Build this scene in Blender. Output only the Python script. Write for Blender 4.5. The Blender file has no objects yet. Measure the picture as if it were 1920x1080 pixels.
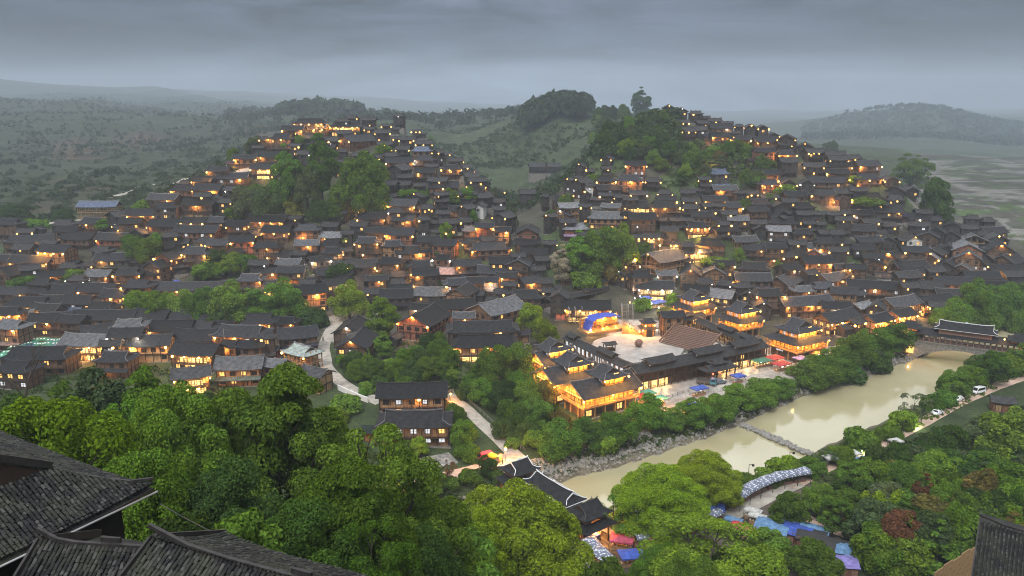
import bpy, math, random, re
import numpy as np
from mathutils import Vector, Matrix
random.seed(7); rng = np.random.default_rng(7)
R = math.radians
C = bpy.context.scene.collection
SC = bpy.context.scene

# ---------------------------------------------------------------- camera
F = 1493.3; EYE = 90.0; PITCH = math.atan(360/F)
CP, SP = math.cos(PITCH), math.sin(PITCH)
cam = bpy.data.objects.new('camera', bpy.data.cameras.new('camera')); C.objects.link(cam)
cam.location = (0, 0, EYE); cam.rotation_euler = (math.pi/2 - PITCH, 0, 0)
cam.data.lens = 28.0; cam.data.sensor_width = 36.0
cam.data.clip_start = 0.5; cam.data.clip_end = 9000
SC.camera = cam

# ---------------------------------------------------------------- world: overcast dusk sky
W = bpy.data.worlds.new('World'); SC.world = W; W.use_nodes = True
nt = W.node_tree; nt.nodes.clear()
def N(nt, t, **kw):
    n = nt.nodes.new(t)
    for k, v in kw.items():
        if k.startswith('i_'):
            key = k[2:]; key = int(key) if key.isdigit() else key
            n.inputs[key].default_value = v
        else: setattr(n, k, v)
    return n
def L(nt, a, b): nt.links.new(a, b)
SUN_EL, SUN_AZ = 50, 200
wo = N(nt, 'ShaderNodeOutputWorld'); bg = N(nt, 'ShaderNodeBackground')
tc = N(nt, 'ShaderNodeTexCoord'); sx = N(nt, 'ShaderNodeSeparateXYZ'); L(nt, tc.outputs['Generated'], sx.inputs[0])
ramp = N(nt, 'ShaderNodeValToRGB'); L(nt, sx.outputs['Z'], ramp.inputs[0])
cr = ramp.color_ramp; cr.interpolation = 'EASE'
cr.elements[0].position = 0.0; cr.elements[0].color = (0.155, 0.19, 0.245, 1)
cr.elements[1].position = 1.0; cr.elements[1].color = (1.30, 1.33, 1.36, 1)
for p, c in ((0.06, (0.034, 0.045, 0.068, 1)), (0.13, (0.055, 0.068, 0.096, 1)), (0.35, (0.82, 0.86, 0.91, 1))):
    e = cr.elements.new(p); e.color = c
mp = N(nt, 'ShaderNodeMapping'); mp.inputs['Scale'].default_value = (1.6, 1.6, 9.0); L(nt, tc.outputs['Generated'], mp.inputs[0])
no = N(nt, 'ShaderNodeTexNoise', i_Scale=3.0, i_Detail=7.0, i_Roughness=0.6, i_Distortion=.6); L(nt, mp.outputs[0], no.inputs['Vector'])
mr = N(nt, 'ShaderNodeMapRange'); mr.inputs[1].default_value = .3; mr.inputs[2].default_value = .7; mr.inputs[3].default_value = .1; mr.inputs[4].default_value = 2.0
L(nt, no.outputs[0], mr.inputs[0])
mul = N(nt, 'ShaderNodeMix', data_type='RGBA', blend_type='MULTIPLY'); mul.inputs[0].default_value = 1
L(nt, ramp.outputs[0], mul.inputs[6]); L(nt, mr.outputs[0], mul.inputs[7])
sky = N(nt, 'ShaderNodeTexSky'); sky.sky_type = 'NISHITA'; sky.sun_disc = False
sky.sun_elevation = R(SUN_EL); sky.sun_rotation = R(SUN_AZ)
sk = N(nt, 'ShaderNodeVectorMath', operation='SCALE'); L(nt, sky.outputs[0], sk.inputs[0]); sk.inputs['Scale'].default_value = 0.06
# heavier cloud to either side of the valley axis
ab = N(nt, 'ShaderNodeMath', operation='ABSOLUTE'); L(nt, sx.outputs['X'], ab.inputs[0])
sd = N(nt, 'ShaderNodeMapRange', interpolation_type='SMOOTHSTEP'); sd.inputs[1].default_value = .15; sd.inputs[2].default_value = .6; sd.inputs[3].default_value = 1.1; sd.inputs[4].default_value = .42
L(nt, ab.outputs[0], sd.inputs[0])
mul2 = N(nt, 'ShaderNodeMix', data_type='RGBA', blend_type='MULTIPLY'); mul2.inputs[0].default_value = 1
L(nt, mul.outputs[2], mul2.inputs[6]); L(nt, sd.outputs[0], mul2.inputs[7])
mx = N(nt, 'ShaderNodeMix', data_type='RGBA'); mx.inputs[0].default_value = 0.05
L(nt, mul2.outputs[2], mx.inputs[6]); L(nt, sk.outputs[0], mx.inputs[7])
L(nt, mx.outputs[2], bg.inputs[0]); bg.inputs[1].default_value = 1.0
L(nt, bg.outputs[0], wo.inputs[0])

# ---------------------------------------------------------------- overcast sun, exposure, render settings
sl = bpy.data.lights.new('sun', 'SUN'); sl.energy = 1.5; sl.angle = R(14); sl.color = (1, .97, .92)
so = bpy.data.objects.new('sun', sl); C.objects.link(so)
so.rotation_euler = (R(90-SUN_EL), 0, R(180-SUN_AZ))
SC.view_settings.view_transform = 'Standard'; SC.view_settings.look = 'None'
SC.view_settings.exposure = 0.78; SC.view_settings.gamma = 1; SC.view_settings.use_curve_mapping = False
cy = SC.cycles
cy.use_denoising = True; cy.max_bounces = 5; cy.diffuse_bounces = 2; cy.glossy_bounces = 2
cy.transmission_bounces = 2; cy.volume_bounces = 1; cy.transparent_max_bounces = 6
cy.sample_clamp_indirect = 4; cy.sample_clamp_direct = 0; cy.caustics_reflective = False; cy.caustics_refractive = False
cy.filter_width = 1.05; cy.use_light_tree = True; cy.volume_step_rate = 5

# ---------------------------------------------------------------- materials
M = {}
def newmat(name):
    m = bpy.data.materials.new(name); m.use_nodes = True
    b = m.node_tree.nodes['Principled BSDF']; M[name] = m
    return m, m.node_tree, b
def mixc(nt, a, b, f, mode='MIX'):
    n = N(nt, 'ShaderNodeMix', data_type='RGBA', blend_type=mode)
    for i, v in ((0, f), (6, a), (7, b)):
        if isinstance(v, (int, float)): n.inputs[i].default_value = v if i == 0 else (v, v, v, 1)
        elif isinstance(v, tuple): n.inputs[i].default_value = (*v, 1)
        else: L(nt, v, n.inputs[i])
    return n.outputs[2]
def noise(nt, scale, detail=4, rough=.6, vec=None, mapscale=None, lo=None, hi=None):
    if mapscale:
        t = N(nt, 'ShaderNodeMapping'); t.inputs['Scale'].default_value = mapscale; L(nt, vec, t.inputs[0]); vec = t.outputs[0]
    n = N(nt, 'ShaderNodeTexNoise', i_Scale=scale, i_Detail=detail, i_Roughness=rough)
    if vec is not None: L(nt, vec, n.inputs['Vector'])
    o = n.outputs[0]
    if lo is not None:
        m = N(nt, 'ShaderNodeMapRange'); m.inputs[1].default_value = .3; m.inputs[2].default_value = .7
        m.inputs[3].default_value = lo; m.inputs[4].default_value = hi; L(nt, o, m.inputs[0]); o = m.outputs[0]
    return o
def bump(nt, b, h, strength=.5, dist=.05):
    n = N(nt, 'ShaderNodeBump'); n.inputs['Strength'].default_value = strength; n.inputs['Distance'].default_value = dist
    L(nt, h, n.inputs['Height']); L(nt, n.outputs[0], b.inputs['Normal'])
def coord(nt, which='Object'): return N(nt, 'ShaderNodeTexCoord').outputs[which]
def simple(name, col, rough=.7, var=.25, scale=3.0, metal=0.0, spec=.3):
    m, nt, b = newmat(name)
    v = noise(nt, scale, vec=coord(nt), lo=1-var, hi=1+var)
    L(nt, mixc(nt, tuple(col), v, 1.0, 'MULTIPLY'), b.inputs['Base Color'])
    b.inputs['Roughness'].default_value = rough; b.inputs['Metallic'].default_value = metal
    b.inputs['Specular IOR Level'].default_value = spec
    return m
def tinted(name, rough, stripes=None, var=.35, scale=1.2, use_uv=False, bumpd=.03, spec=.3):
    """base colour comes from the object's own colour, broken up by grain"""
    m, nt, b = newmat(name)
    oi = N(nt, 'ShaderNodeObjectInfo'); v = coord(nt, 'UV' if use_uv else 'Object')
    c = mixc(nt, oi.outputs['Color'], noise(nt, scale, vec=v, lo=1-var, hi=1+var), 1.0, 'MULTIPLY')
    if stripes:
        axis, period, depth = stripes
        w = N(nt, 'ShaderNodeTexWave', i_Scale=1/period/3.1416*1.5708, i_Distortion=1.2, i_Detail=2.0); w.bands_direction = axis
        w.inputs['Detail Scale'].default_value = 2.5
        L(nt, v, w.inputs['Vector'])
        mrn = N(nt, 'ShaderNodeMapRange'); mrn.inputs[3].default_value = 1-depth; mrn.inputs[4].default_value = 1.08; L(nt, w.outputs[1], mrn.inputs[0])
        c = mixc(nt, c, mrn.outputs[0], 1.0, 'MULTIPLY')
        bump(nt, b, w.outputs[1], .6, bumpd)
    st = noise(nt, 2.0, 5, .65, vec=v, mapscale=(3.0, .35, .35) if use_uv else (2, 2, .4), lo=.75, hi=1.3)
    c = mixc(nt, c, st, 1.0, 'MULTIPLY')
    L(nt, c, b.inputs['Base Color']); b.inputs['Roughness'].default_value = rough
    b.inputs['Specular IOR Level'].default_value = spec
    return m
tinted('roof_tile', .72, ('X', .34, .5), var=.6, scale=.75, use_uv=True, bumpd=.08, spec=.18)
tinted('timber', .7, ('X', .55, .35), var=.35, scale=.7, bumpd=.02)
tinted('ridge_tile', .6, None, var=.35, scale=2.0)
tinted('cloth', .8, None, var=.45, scale=1.3)
tinted('paint', .3, None, var=.06, scale=1.0, spec=.5)
simple('beam', (.035, .022, .015), .7, .35, 2.0)
simple('foundation_stone', (.16, .15, .135), .85, .45, 1.6)
simple('plaster', (.46, .45, .43), .85, .2, .8)
simple('dark_glass', (.02, .024, .03), .12, .3, 1.0, spec=.5)
simple('metal', (.12, .12, .125), .45, .2, 5, metal=.6)
simple('black_metal', (.02, .02, .022), .5, .2, 5)
simple('rubber', (.015, .015, .015), .8, .2, 5)
simple('gutter_pvc', (.34, .34, .35), .4, .15, 1.0)
simple('white_paint', (.66, .66, .65), .5, .12, 1.0)
simple('ridge_white', (.72, .74, .78), .6, .12, 2.0)
simple('new_wood', (.30, .19, .10), .7, .35, 2.5)
simple('warm_wood', (.34, .19, .075), .6, .35, 1.5)
simple('bark', (.055, .045, .035), .9, .4, 6)
simple('path_paving', (.31, .285, .25), .85, .3, .5)
simple('wet_paving', (.27, .255, .24), .45, .3, .35, spec=.5)
simple('pink_paving', (.42, .30, .235), .8, .22, .8)
simple('plaza_paving', (.29, .28, .27), .75, .25, .25)
simple('step_wood', (.20, .115, .085), .7, .3, 2)
simple('bank_stone', (.20, .19, .175), .85, .55, 1.3)
simple('skin', (.45, .3, .22), .6, .1, 3)
def emis(name, col, strength, var=0.0, scale=2.0):
    m, nt, b = newmat(name)
    b.inputs['Base Color'].default_value = (.05, .04, .03, 1)
    c = tuple(col)
    if var:
        c = mixc(nt, c, noise(nt, scale, 3, .6, vec=coord(nt), lo=1-var, hi=1+var*.7), 1.0, 'MULTIPLY'); L(nt, c, b.inputs['Emission Color'])
    else: b.inputs['Emission Color'].default_value = (*c, 1)
    b.inputs['Emission Strength'].default_value = strength
    return m
emis('lamp_warm', (1, .46, .08), 10)
emis('lamp_white', (1, .93, .80), 8)
emis('lamp_red', (1, .06, .03), 6)
emis('strip_warm', (1, .50, .10), 3.5)
emis('pane_warm', (1, .53, .14), 1.2, .6, 1.7)
emis('pane_white', (.95, .97, 1.0), .55, .5, 2.0)
emis('shop_warm', (1, .60, .19), 1.6, .85, 1.3)

# foliage: object colour, per-leaf variation, some light passing through the leaves
def foliage(name, trans=.35):
    m = bpy.data.materials.new(name); m.use_nodes = True; M[name] = m; nt = m.node_tree; nt.nodes.clear()
    out = N(nt, 'ShaderNodeOutputMaterial'); oi = N(nt, 'ShaderNodeObjectInfo'); ge = N(nt, 'ShaderNodeNewGeometry')
    mrn = N(nt, 'ShaderNodeMapRange'); mrn.inputs[3].default_value = .5; mrn.inputs[4].default_value = 1.6; L(nt, ge.outputs['Random Per Island'], mrn.inputs[0])
    c = mixc(nt, oi.outputs['Color'], mrn.outputs[0], 1.0, 'MULTIPLY')
    nz = noise(nt, .35, 3, .6, vec=ge.outputs['Position'], lo=0, hi=1)
    c = mixc(nt, c, mixc(nt, c, (1.18, 1.1, .68), 1.0, 'MULTIPLY'), nz)
    d = N(nt, 'ShaderNodeBsdfDiffuse'); t = N(nt, 'ShaderNodeBsdfTranslucent'); L(nt, c, d.inputs[0])
    L(nt, mixc(nt, c, (1.25, 1.2, .5), 1.0, 'MULTIPLY'), t.inputs[0])
    ms = N(nt, 'ShaderNodeMixShader'); ms.inputs[0].default_value = trans
    L(nt, d.outputs[0], ms.inputs[1]); L(nt, t.outputs[0], ms.inputs[2]); L(nt, ms.outputs[0], out.inputs[0])
    return m
foliage('foliage')

# terrain: ground-cover colour is a vertex attribute, broken up by noise
m, nt, b = newmat('terrain')
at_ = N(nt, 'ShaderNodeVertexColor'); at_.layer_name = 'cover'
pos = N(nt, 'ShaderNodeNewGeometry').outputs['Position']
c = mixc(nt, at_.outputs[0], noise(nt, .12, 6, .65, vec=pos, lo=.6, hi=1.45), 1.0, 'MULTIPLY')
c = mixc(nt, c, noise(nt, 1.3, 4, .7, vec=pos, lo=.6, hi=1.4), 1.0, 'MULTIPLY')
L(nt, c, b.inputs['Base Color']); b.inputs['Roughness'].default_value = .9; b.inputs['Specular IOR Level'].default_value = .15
bump(nt, b, noise(nt, 1.1, 5, .7, vec=pos), .6, .5)
# river water: silty, slightly rippled
m, nt, b = newmat('river_water')
pos = N(nt, 'ShaderNodeNewGeometry').outputs['Position']
L(nt, mixc(nt, (.31, .28, .16), (.38, .345, .22), noise(nt, .05, 3, .5, vec=pos, lo=0, hi=1)), b.inputs['Base Color'])
b.inputs['Roughness'].default_value = .03; b.inputs['IOR'].default_value = 1.6; b.inputs['Specular IOR Level'].default_value = .8
bump(nt, b, noise(nt, .5, 6, .6, vec=pos, mapscale=(1, 1.6, 1)), .10, .22)
# flooded paddies
m, nt, b = newmat('paddy_water')
pos = N(nt, 'ShaderNodeNewGeometry').outputs['Position']
L(nt, mixc(nt, (.12, .115, .10), (.20, .19, .17), noise(nt, .05, 3, .5, vec=pos, lo=0, hi=1)), b.inputs['Base Color'])
b.inputs['Roughness'].default_value = .25
# speckled awning cloth
m, nt, b = newmat('awning_cloth')
vo = N(nt, 'ShaderNodeTexVoronoi', i_Scale=2.2); L(nt, coord(nt), vo.inputs['Vector'])
mrn = N(nt, 'ShaderNodeMapRange'); mrn.inputs[1].default_value = .25; mrn.inputs[2].default_value = .45; L(nt, vo.outputs['Distance'], mrn.inputs[0])
L(nt, mixc(nt, (.62, .64, .70), (.11, .13, .19), mrn.outputs[0]), b.inputs['Base Color']); b.inputs['Roughness'].default_value = .8

# light that the visible lamps give off
def lampdata(name, col, power, r=.2):
    d = bpy.data.lights.new(name, 'POINT'); d.energy = power; d.color = col; d.shadow_soft_size = r; return d
GLOW = {'w': lampdata('warm_glow', (1, .41, .07), 900), 'c': lampdata('white_glow', (1, .88, .68), 600), 'r': lampdata('red_glow', (1, .1, .05), 60), 's': lampdata('strip_glow', (1, .45, .08), 900, .3), 'f': lampdata('flood_glow', (1, .46, .10), 5200, .3), 'v': lampdata('white_flood', (.85, 1, .5), 900, .3), 'i': lampdata('shop_glow', (1, .58, .20), 420, .4)}
for k_ in list(GLOW):
    for q_, f_ in (('0', .35), ('2', 2.2)):
        d_ = GLOW[k_].copy(); d_.energy *= f_; GLOW[k_+q_] = d_
GR = random.Random(77)
def glow(k, t, loc):
    if k in 'wc': k += GR.choice(('', '', '0', '0', '2'))
    o = bpy.data.objects.new('lamp_light', GLOW[k]); C.objects.link(o); o.parent = t; o.location = loc; return o
# ---------------------------------------------------------------- terrain surface (thin-plate spline through surveyed points)
def slope(px, py):
    u = (px-960)/F; v = (540-py)/F; den = CP+v*SP
    return u/den, (v*CP-SP)/den
PTS = []
def addp(px, py, Y): a, b = slope(px, py); PTS.append((a*Y, Y, EYE+b*Y))
def addw(*p): PTS.append(p)
# camera hill (left steep, right gentler)
for x in (-160,-90,-40,0,40,90,160):
    addw(x,0,78); addw(x,-60,100)
for x,zz in ((-150,55),(-80,50),(-35,48),(0,46),(40,40),(90,34),(160,36)): addw(x,45,zz)
for x,zz in ((-150,36),(-90,32),(-40,27),(0,20),(40,15),(90,14),(170,20)): addw(x,85,zz)
for x,zz in ((-170,22),(-110,16),(-60,11),(-20,7),(20,4),(60,4),(110,6),(190,10)): addw(x,125,zz)
for x,zz in ((-190,12),(-120,9),(-70,7),(-35,5),(50,3.5),(90,3.5),(150,5),(220,8)): addw(x,160,zz)
# left-bank flats
for px,py,z in ((120,700,8),(350,700,7),(560,740,6),(640,700,6),(740,840,5),(900,830,4),(1000,830,3.5),(850,700,8),(820,640,9),(1000,700,5),(1150,780,3.5),(1300,730,3.5),(1450,690,3.5),(1600,640,4),(1250,640,4.5),(1100,620,5.5),(1400,580,6),(1700,600,5),(1850,540,6),(1920,530,7),(1500,540,8),(1650,540,8),(1300,540,8)):
    b=slope(px,py)[1]; Y=(z-EYE)/b; addp(px,py,Y)
prof={600:(296),560:317,520:331,480:342,440:356,400:372,360:391,320:417,280:445,240:480}
def hill(px,py,dy=0):
    ys=sorted(prof); Y=np.interp(py,ys,[prof[k] for k in ys])+dy; addp(px,py,Y)
# left hill faces
for px,py in ((30,600),(200,600),(420,600),(600,580),(750,560),(900,560),(1000,560)): hill(px,py)
for px,py in ((330,520),(480,520),(640,520),(780,520),(920,500)): hill(px,py)
for px,py in ((330,460),(450,460),(600,460),(750,450),(860,450)): hill(px,py)
for px,py in ((310,410),(430,400),(560,400),(700,400),(820,390),(900,395)): hill(px,py)
for px,py in ((370,355),(470,340),(580,340),(700,340),(820,335),(900,360)): hill(px,py)
for px,py in ((460,305),(560,290),(660,285),(760,295),(850,325)): hill(px,py)
for px,py in ((520,262),(600,255),(680,252),(760,272),(800,285)): hill(px,py)
for px,py in ((575,240),(650,240),(700,250)): hill(px,py,8)
# foggy houses ridge behind
addp(700,232,560); addp(760,255,560)
# left of left hill: valley flank
for px,py,Y in ((20,560,322),(100,520,338),(20,480,365),(180,490,350),(100,455,385),(240,440,365),(60,430,430),(180,425,395),(60,405,500),(180,400,450),(250,395,420)): addp(px,py,Y)
for px,py,Y in ((100,345,620),(250,352,580),(400,300,850),(60,265,1000),(200,255,1150),(330,245,1200),(450,255,1150),(120,190,1900),(0,200,1700),(250,205,2000),(-200,210,1600),(380,218,1900),(480,215,2000),(-300,330,700),(-300,430,420),(100,178,3200),(260,182,3200),(-100,178,3200),(420,200,3000),(100,160,4500),(300,170,4500),(-200,158,4500),(450,188,4500)): addp(px,py,Y)
addp(560,224,1400); addp(630,214,1400); addp(690,224,1400)
# saddle / middle valley
for px,py,Y in ((960,450,385),(950,420,425),(900,330,650),(960,390,480),(860,280,850),(840,255,1000),(1000,350,620),(960,290,800),(1030,300,700)): addp(px,py,Y)
# centre terraced hill
for px,py,Y in ((1000,240,820),(1040,222,860),(1100,235,780),(950,235,900),(900,240,1000),(1050,280,700),(1080,330,560)): addp(px,py,Y)
addw(60,1050,70); addw(200,1050,60)
# right hill
for px,py in ((1100,540),(1200,520)): hill(px,py)
for px,py in ((1060,450),(1150,445),(1250,440),(1350,440)): hill(px,py)
for px,py in ((1100,400),(1200,400),(1300,400),(1400,400),(1500,400),(1600,395)): hill(px,py,2)
for px,py in ((1110,355),(1200,345),(1300,350),(1400,350),(1500,350),(1600,350),(1680,360)): hill(px,py,4)
for px,py in ((1130,310),(1200,290),(1300,300),(1400,300),(1500,300),(1560,300)): hill(px,py,4)
for px,py in ((1150,270),(1220,250),(1300,255),(1400,262),(1480,280)): hill(px,py,6)
for px,py,Y in ((1180,228,490),(1250,220,495),(1310,230,485),(1380,248,474),(1440,262,462),(1520,288,448),(1590,307,430),(1660,335,415),(1715,375,402)): addp(px,py,Y)
# right flats
for px,py,Y in ((1300,480,345),(1450,480,352),(1600,480,365),(1750,480,378),(1900,500,365),(1450,440,375),(1600,440,385),(1700,440,392),(1760,430,420),(1850,430,430),(1920,430,430)): addp(px,py,Y)
# rice terraces and far right
for px,py,Y in ((1800,400,490),(1900,400,490),(1780,360,600),(1900,360,600),(2050,380,520),(1800,320,800),(1900,320,800),(1700,305,800)): addp(px,py,Y)
for px,py,Y in ((1640,222,2500),(1740,203,2500),(1690,208,2500),(1830,222,2450),(1920,265,2300),(1560,245,2500),(1480,262,2500),(1780,265,2000),(1800,290,1500),(1650,285,1500),(2050,285,2300)): addp(px,py,Y)
# drop behind ridges
def beh(px,Y,z): addw(slope(px,300)[0]*Y,Y,z)
for px,Y,z in ((560,560,60),(480,560,48),(400,540,36),(330,500,30),(850,540,40),(940,460,28),(1180,570,58),(1260,570,56),(1350,560,48),(1450,540,42),(1560,520,34),(1660,490,26),(1740,470,20),(600,640,58),(1400,700,36),(1550,700,25),(1250,760,50),(1450,1000,32),(650,1000,50),(760,1000,50)): beh(px,Y,z)
for x in (-200,300):
    addw(x,2200,10); addw(x,3200,-20)
addw(1000,3400,-30); addw(2500,3000,0); addw(2500,1500,20); addw(-2600,2000,100); addw(-2500,3400,150); addw(1500,6500,-40); addw(3500,6500,-20); addw(-5000,6500,150); addw(-2600,6500,140); addw(-300,6500,20)
addw(-1500,900,110); addw(1500,900,30); addw(-900,400,60); addw(900,400,40);addw(-800,50,70);addw(800,50,60); addw(-400,230,20); addw(450,260,12); addw(-1500,300,80); addw(1500,300,60)
PA = np.array(PTS)
def warp(x, y):
    s = np.where(y > 450, 450+(y-450)*.45, y)
    return np.stack([np.sign(x)*np.where(abs(x) > 300, 300+(abs(x)-300)*.45, abs(x)), s], 1)/100
PC = warp(PA[:, 0], PA[:, 1])
def phi(r2): return .5*r2*np.log(np.maximum(r2, 1e-12))
def _solve():
    n = len(PA); K = phi(((PC[:, None]-PC[None])**2).sum(-1))+np.eye(n)*.02
    Pm = np.concatenate([np.ones((n, 1)), PC], 1)
    return np.linalg.solve(np.block([[K, Pm], [Pm.T, np.zeros((3, 3))]]), np.concatenate([PA[:, 2], np.zeros(3)]))
PW = _solve()
def spline(x, y):
    q = warp(x.ravel(), y.ravel()); out = np.empty(len(q)); n = len(PA)
    for i in range(0, len(q), 20000):
        b = q[i:i+20000]; d2 = (b**2).sum(1)[:, None]+(PC**2).sum(1)[None]-2*b@PC.T
        out[i:i+20000] = phi(d2)@PW[:n]+PW[n]+b@PW[n+1:]
    return out.reshape(x.shape)
def steps(lo, hi, h0, grow):
    o = [lo]; h = h0
    while o[-1] < hi: o.append(o[-1]+h); h *= grow
    return o
xs = np.array([-v for v in steps(240, 5200, 4, 1.09)][::-1] + list(np.arange(-238, 322, 2.0)) + steps(322, 5200, 4, 1.09))
ys = np.array([-400, -300, -220, -160, -110, -70, -40, -20, -8] + list(np.arange(0, 460, 1.9)) + list(np.arange(461, 960, 4.0)) + steps(964, 6900, 8, 1.08))
GX, GY = np.meshgrid(xs, ys)
GZ = spline(GX, GY)
# gentle relief: stronger in the distance
from mathutils import noise as mn
def fbm(x, y, s, o=4):
    out = np.empty(x.size)
    for i, (a, b) in enumerate(zip(x.ravel(), y.ravel())): out[i] = mn.fractal(Vector((a*s, b*s, 3.3)), 1.0, 2.1, o)
    return out.reshape(x.shape)
far = np.clip((GY-450)/350, 0, 1)*np.clip((GY-300)/100, 0, 1)
FB = fbm(GX, GY, .012)
GZ += FB*far*7+np.clip((GY-800)/500, 0, 1)*fbm(GX, GY, .004, 3)*14
def inpoly(x, y, poly):
    ins = np.zeros(np.shape(x), bool); j = len(poly)-1
    for i in range(len(poly)):
        xi, yi = poly[i]; xj, yj = poly[j]
        ins ^= ((yi > y) != (yj > y)) & (x < (xj-xi)*(y-yi)/((yj-yi) or 1e-9)+xi); j = i
    return ins
def onz(px, py, z):
    a, b = slope(px, py); Y = (z-EYE)/b; return (a*Y, Y, z)
# river outline
LB = [(760,1015),(880,962),(960,932),(1090,893),(1150,880),(1250,848),(1330,820),(1395,795),(1470,760),(1560,725),(1650,700),(1720,672),(1752,658),(1850,622),(1920,606),(2040,580),(2300,540)]
RB = [(2300,570),(2060,608),(1960,640),(1900,665),(1845,692),(1800,718),(1740,750),(1650,792),(1560,830),(1500,862),(1420,890),(1330,908),(1230,935),(1130,962),(1060,1000),(960,1060),(820,1120)]
RIV = [onz(x, y, 0)[:2] for x, y in LB+RB]
def polydist(x, y, line):
    d = np.full(np.shape(x), 1e9)
    for (x0, y0), (x1, y1) in zip(line[:-1], line[1:]):
        dx, dy = x1-x0, y1-y0; t = np.clip(((x-x0)*dx+(y-y0)*dy)/(dx*dx+dy*dy), 0, 1)
        d = np.minimum(d, np.hypot(x-x0-t*dx, y-y0-t*dy))
    return d
ins = inpoly(GX, GY, RIV); dist = polydist(GX, GY, RIV+RIV[:1])
near = dist < 14
GZ = np.where(ins, -1.6, np.where(near, np.minimum(np.maximum(GZ, 1.2), .15+dist*.42+np.where(dist > 6, (dist-6)*.6, 0)), GZ))
GZ = np.where(~ins & (GY < 330) & (GY > 100), np.maximum(GZ, .35), GZ)
# rice terraces: stepped contours on the far centre hill and the valley fields
def terrace(mask, h, sharp=.8):
    global GZ
    q = GZ/h; f = q-np.floor(q); f2 = np.where(f < sharp, f*.12, .12*sharp+(f-sharp)*(1-.12*sharp)/(1-sharp))
    GZ = np.where(mask, (np.floor(q)+f2)*h, GZ)
PXg = 960+GX/np.maximum(GY, 1)*F*.99
rel = np.clip((GY-520)/500, 0, 1)*np.clip((640-960-GX/np.maximum(GY, 1)*F)/250, 0, 1)
GZ += rel*np.clip(GY/1500, .5, 1.4)*fbm(GX, GY, .0052, 4)*26
terrace((GY > 520) & (GY < 1000) & (GX > -60) & (PXg < 1290), 3.2)
terrace((GY > 395) & (PXg > 1700), 1.4)
terrace((GY > 470) & (PXg < 480), 4.5)
def hz(x, y):
    x = np.asarray(x, float); y = np.asarray(y, float)
    i = np.clip(np.searchsorted(xs, x)-1, 0, len(xs)-2); j = np.clip(np.searchsorted(ys, y)-1, 0, len(ys)-2)
    u = (x-xs[i])/(xs[i+1]-xs[i]); v = (y-ys[j])/(ys[j+1]-ys[j])
    return (GZ[j, i]*(1-u)+GZ[j, i+1]*u)*(1-v)+(GZ[j+1, i]*(1-u)+GZ[j+1, i+1]*u)*v
_YS = np.concatenate([np.arange(8, 620, .8), np.arange(620, 2200, 5)])
def at(px, py, h=0.0, ymax=None, ymin=0):
    """the point where the line of sight meets the ground (raised by h)"""
    a, b = slope(px, py); Y = _YS[_YS >= ymin]
    if ymax: Y = Y[Y < ymax]
    d = EYE+b*Y-(hz(a*Y, Y)+h); k = np.argmax(d <= 0)
    if d[k] > 0: k = int(np.argmin(d))
    elif k > 0: Yk = Y[k-1]+(Y[k]-Y[k-1])*d[k-1]/(d[k-1]-d[k]); return Vector((a*Yk, Yk, EYE+b*Yk))
    return Vector((a*Y[k], Y[k], EYE+b*Y[k]))
def ground(x, y): return float(hz(x, y))
def px_of(p):
    rel = (p[0], p[1], p[2]-EYE); dep = rel[1]*CP-rel[2]*SP; up = rel[1]*SP+rel[2]*CP
    return 960+F*rel[0]/dep, 540-F*up/dep

# ground cover colours, by place
cov = np.empty(GX.shape+(3,)); cov[:] = (.036, .052, .02)
def paint(mask, col, amt=1.0): cov[mask] = cov[mask]*(1-amt)+np.array(col)*amt
n2 = fbm(GX, GY, .03, 4)
PYg = 540-F*((GY*SP+(GZ-EYE)*CP)/np.maximum(GY*CP-(GZ-EYE)*SP, 1))
pxg = 960+F*GX/np.maximum(GY*CP-(GZ-EYE)*SP, 1)
def zone(poly): return inpoly(pxg, PYg, poly) & (GY > 5)
def zonep(poly, col, amt, thr=-9): paint(zone(poly) & (n2 > thr), col, amt)
vill = (GY > 225) & (GY < 520) & (pxg > -300)
zonep([(-200,440),(250,400),(430,290),(600,225),(720,240),(960,400),(1060,330),(1260,200),(1700,330),(2200,420),(2200,700),(1500,700),(1000,700),(640,640),(-200,720)], (.050, .045, .036), .85)
paint(vill & (n2 > .12) & (GZ > 12), (.045, .07, .022), .8)
zonep([(1130,600),(1240,600),(1330,640),(1420,650),(1560,650),(1700,625),(1760,640),(1500,720),(1400,730),(1290,775),(1190,770),(1180,720)], (.30, .28, .255), 1)
zonep([(600,600),(720,560),(720,590),(650,640),(620,640)], (.27, .25, .22), .9)
zonep([(1060,955),(1150,985),(1380,950),(1560,890),(1640,1020),(1600,1080),(1100,1080)], (.075, .062, .05), 1)
# bare earth cuts and light field terraces up the valley flank
for poly in ([(60,370),(130,352),(215,352),(235,372),(150,392),(60,392)], [(110,330),(210,345),(210,356),(90,362)], [(100,268),(160,255),(180,300),(110,300)], [(230,252),(300,248),(310,268),(220,275)], [(40,380),(140,378),(140,396),(30,398)], [(470,238),(500,236),(500,260),(460,262)]):
    zonep(poly, (.10, .06, .042), .8)
paint((GY > 520) & (pxg < 480) & (FB > .15), (.035, .05, .025), .7)
fl = GZ/4.5-np.floor(GZ/4.5); paint((GY > 470) & (pxg < 480) & (fl > .4) & (n2 > -.3), (.055, .072, .03), .7)
ter = (GY > 520) & (GY < 1000) & (pxg > 850) & (pxg < 1260)
fr = GZ/3.2-np.floor(GZ/3.2)
paint(ter & (n2 > -.2), (.045, .066, .026), .8); paint(ter & (fr > .35), (.075, .095, .042), .6)
rice = (GY > 395) & (pxg > 1690) & (GY < 1300)
fr = GZ/1.4-np.floor(GZ/1.4)
paint(rice, (.055, .055, .042), .9); paint(rice & (fr > .5), (.05, .085, .025), .9); paint(rice & (fr < .12) & (n2 > .1), (.20, .195, .18), .7)
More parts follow.
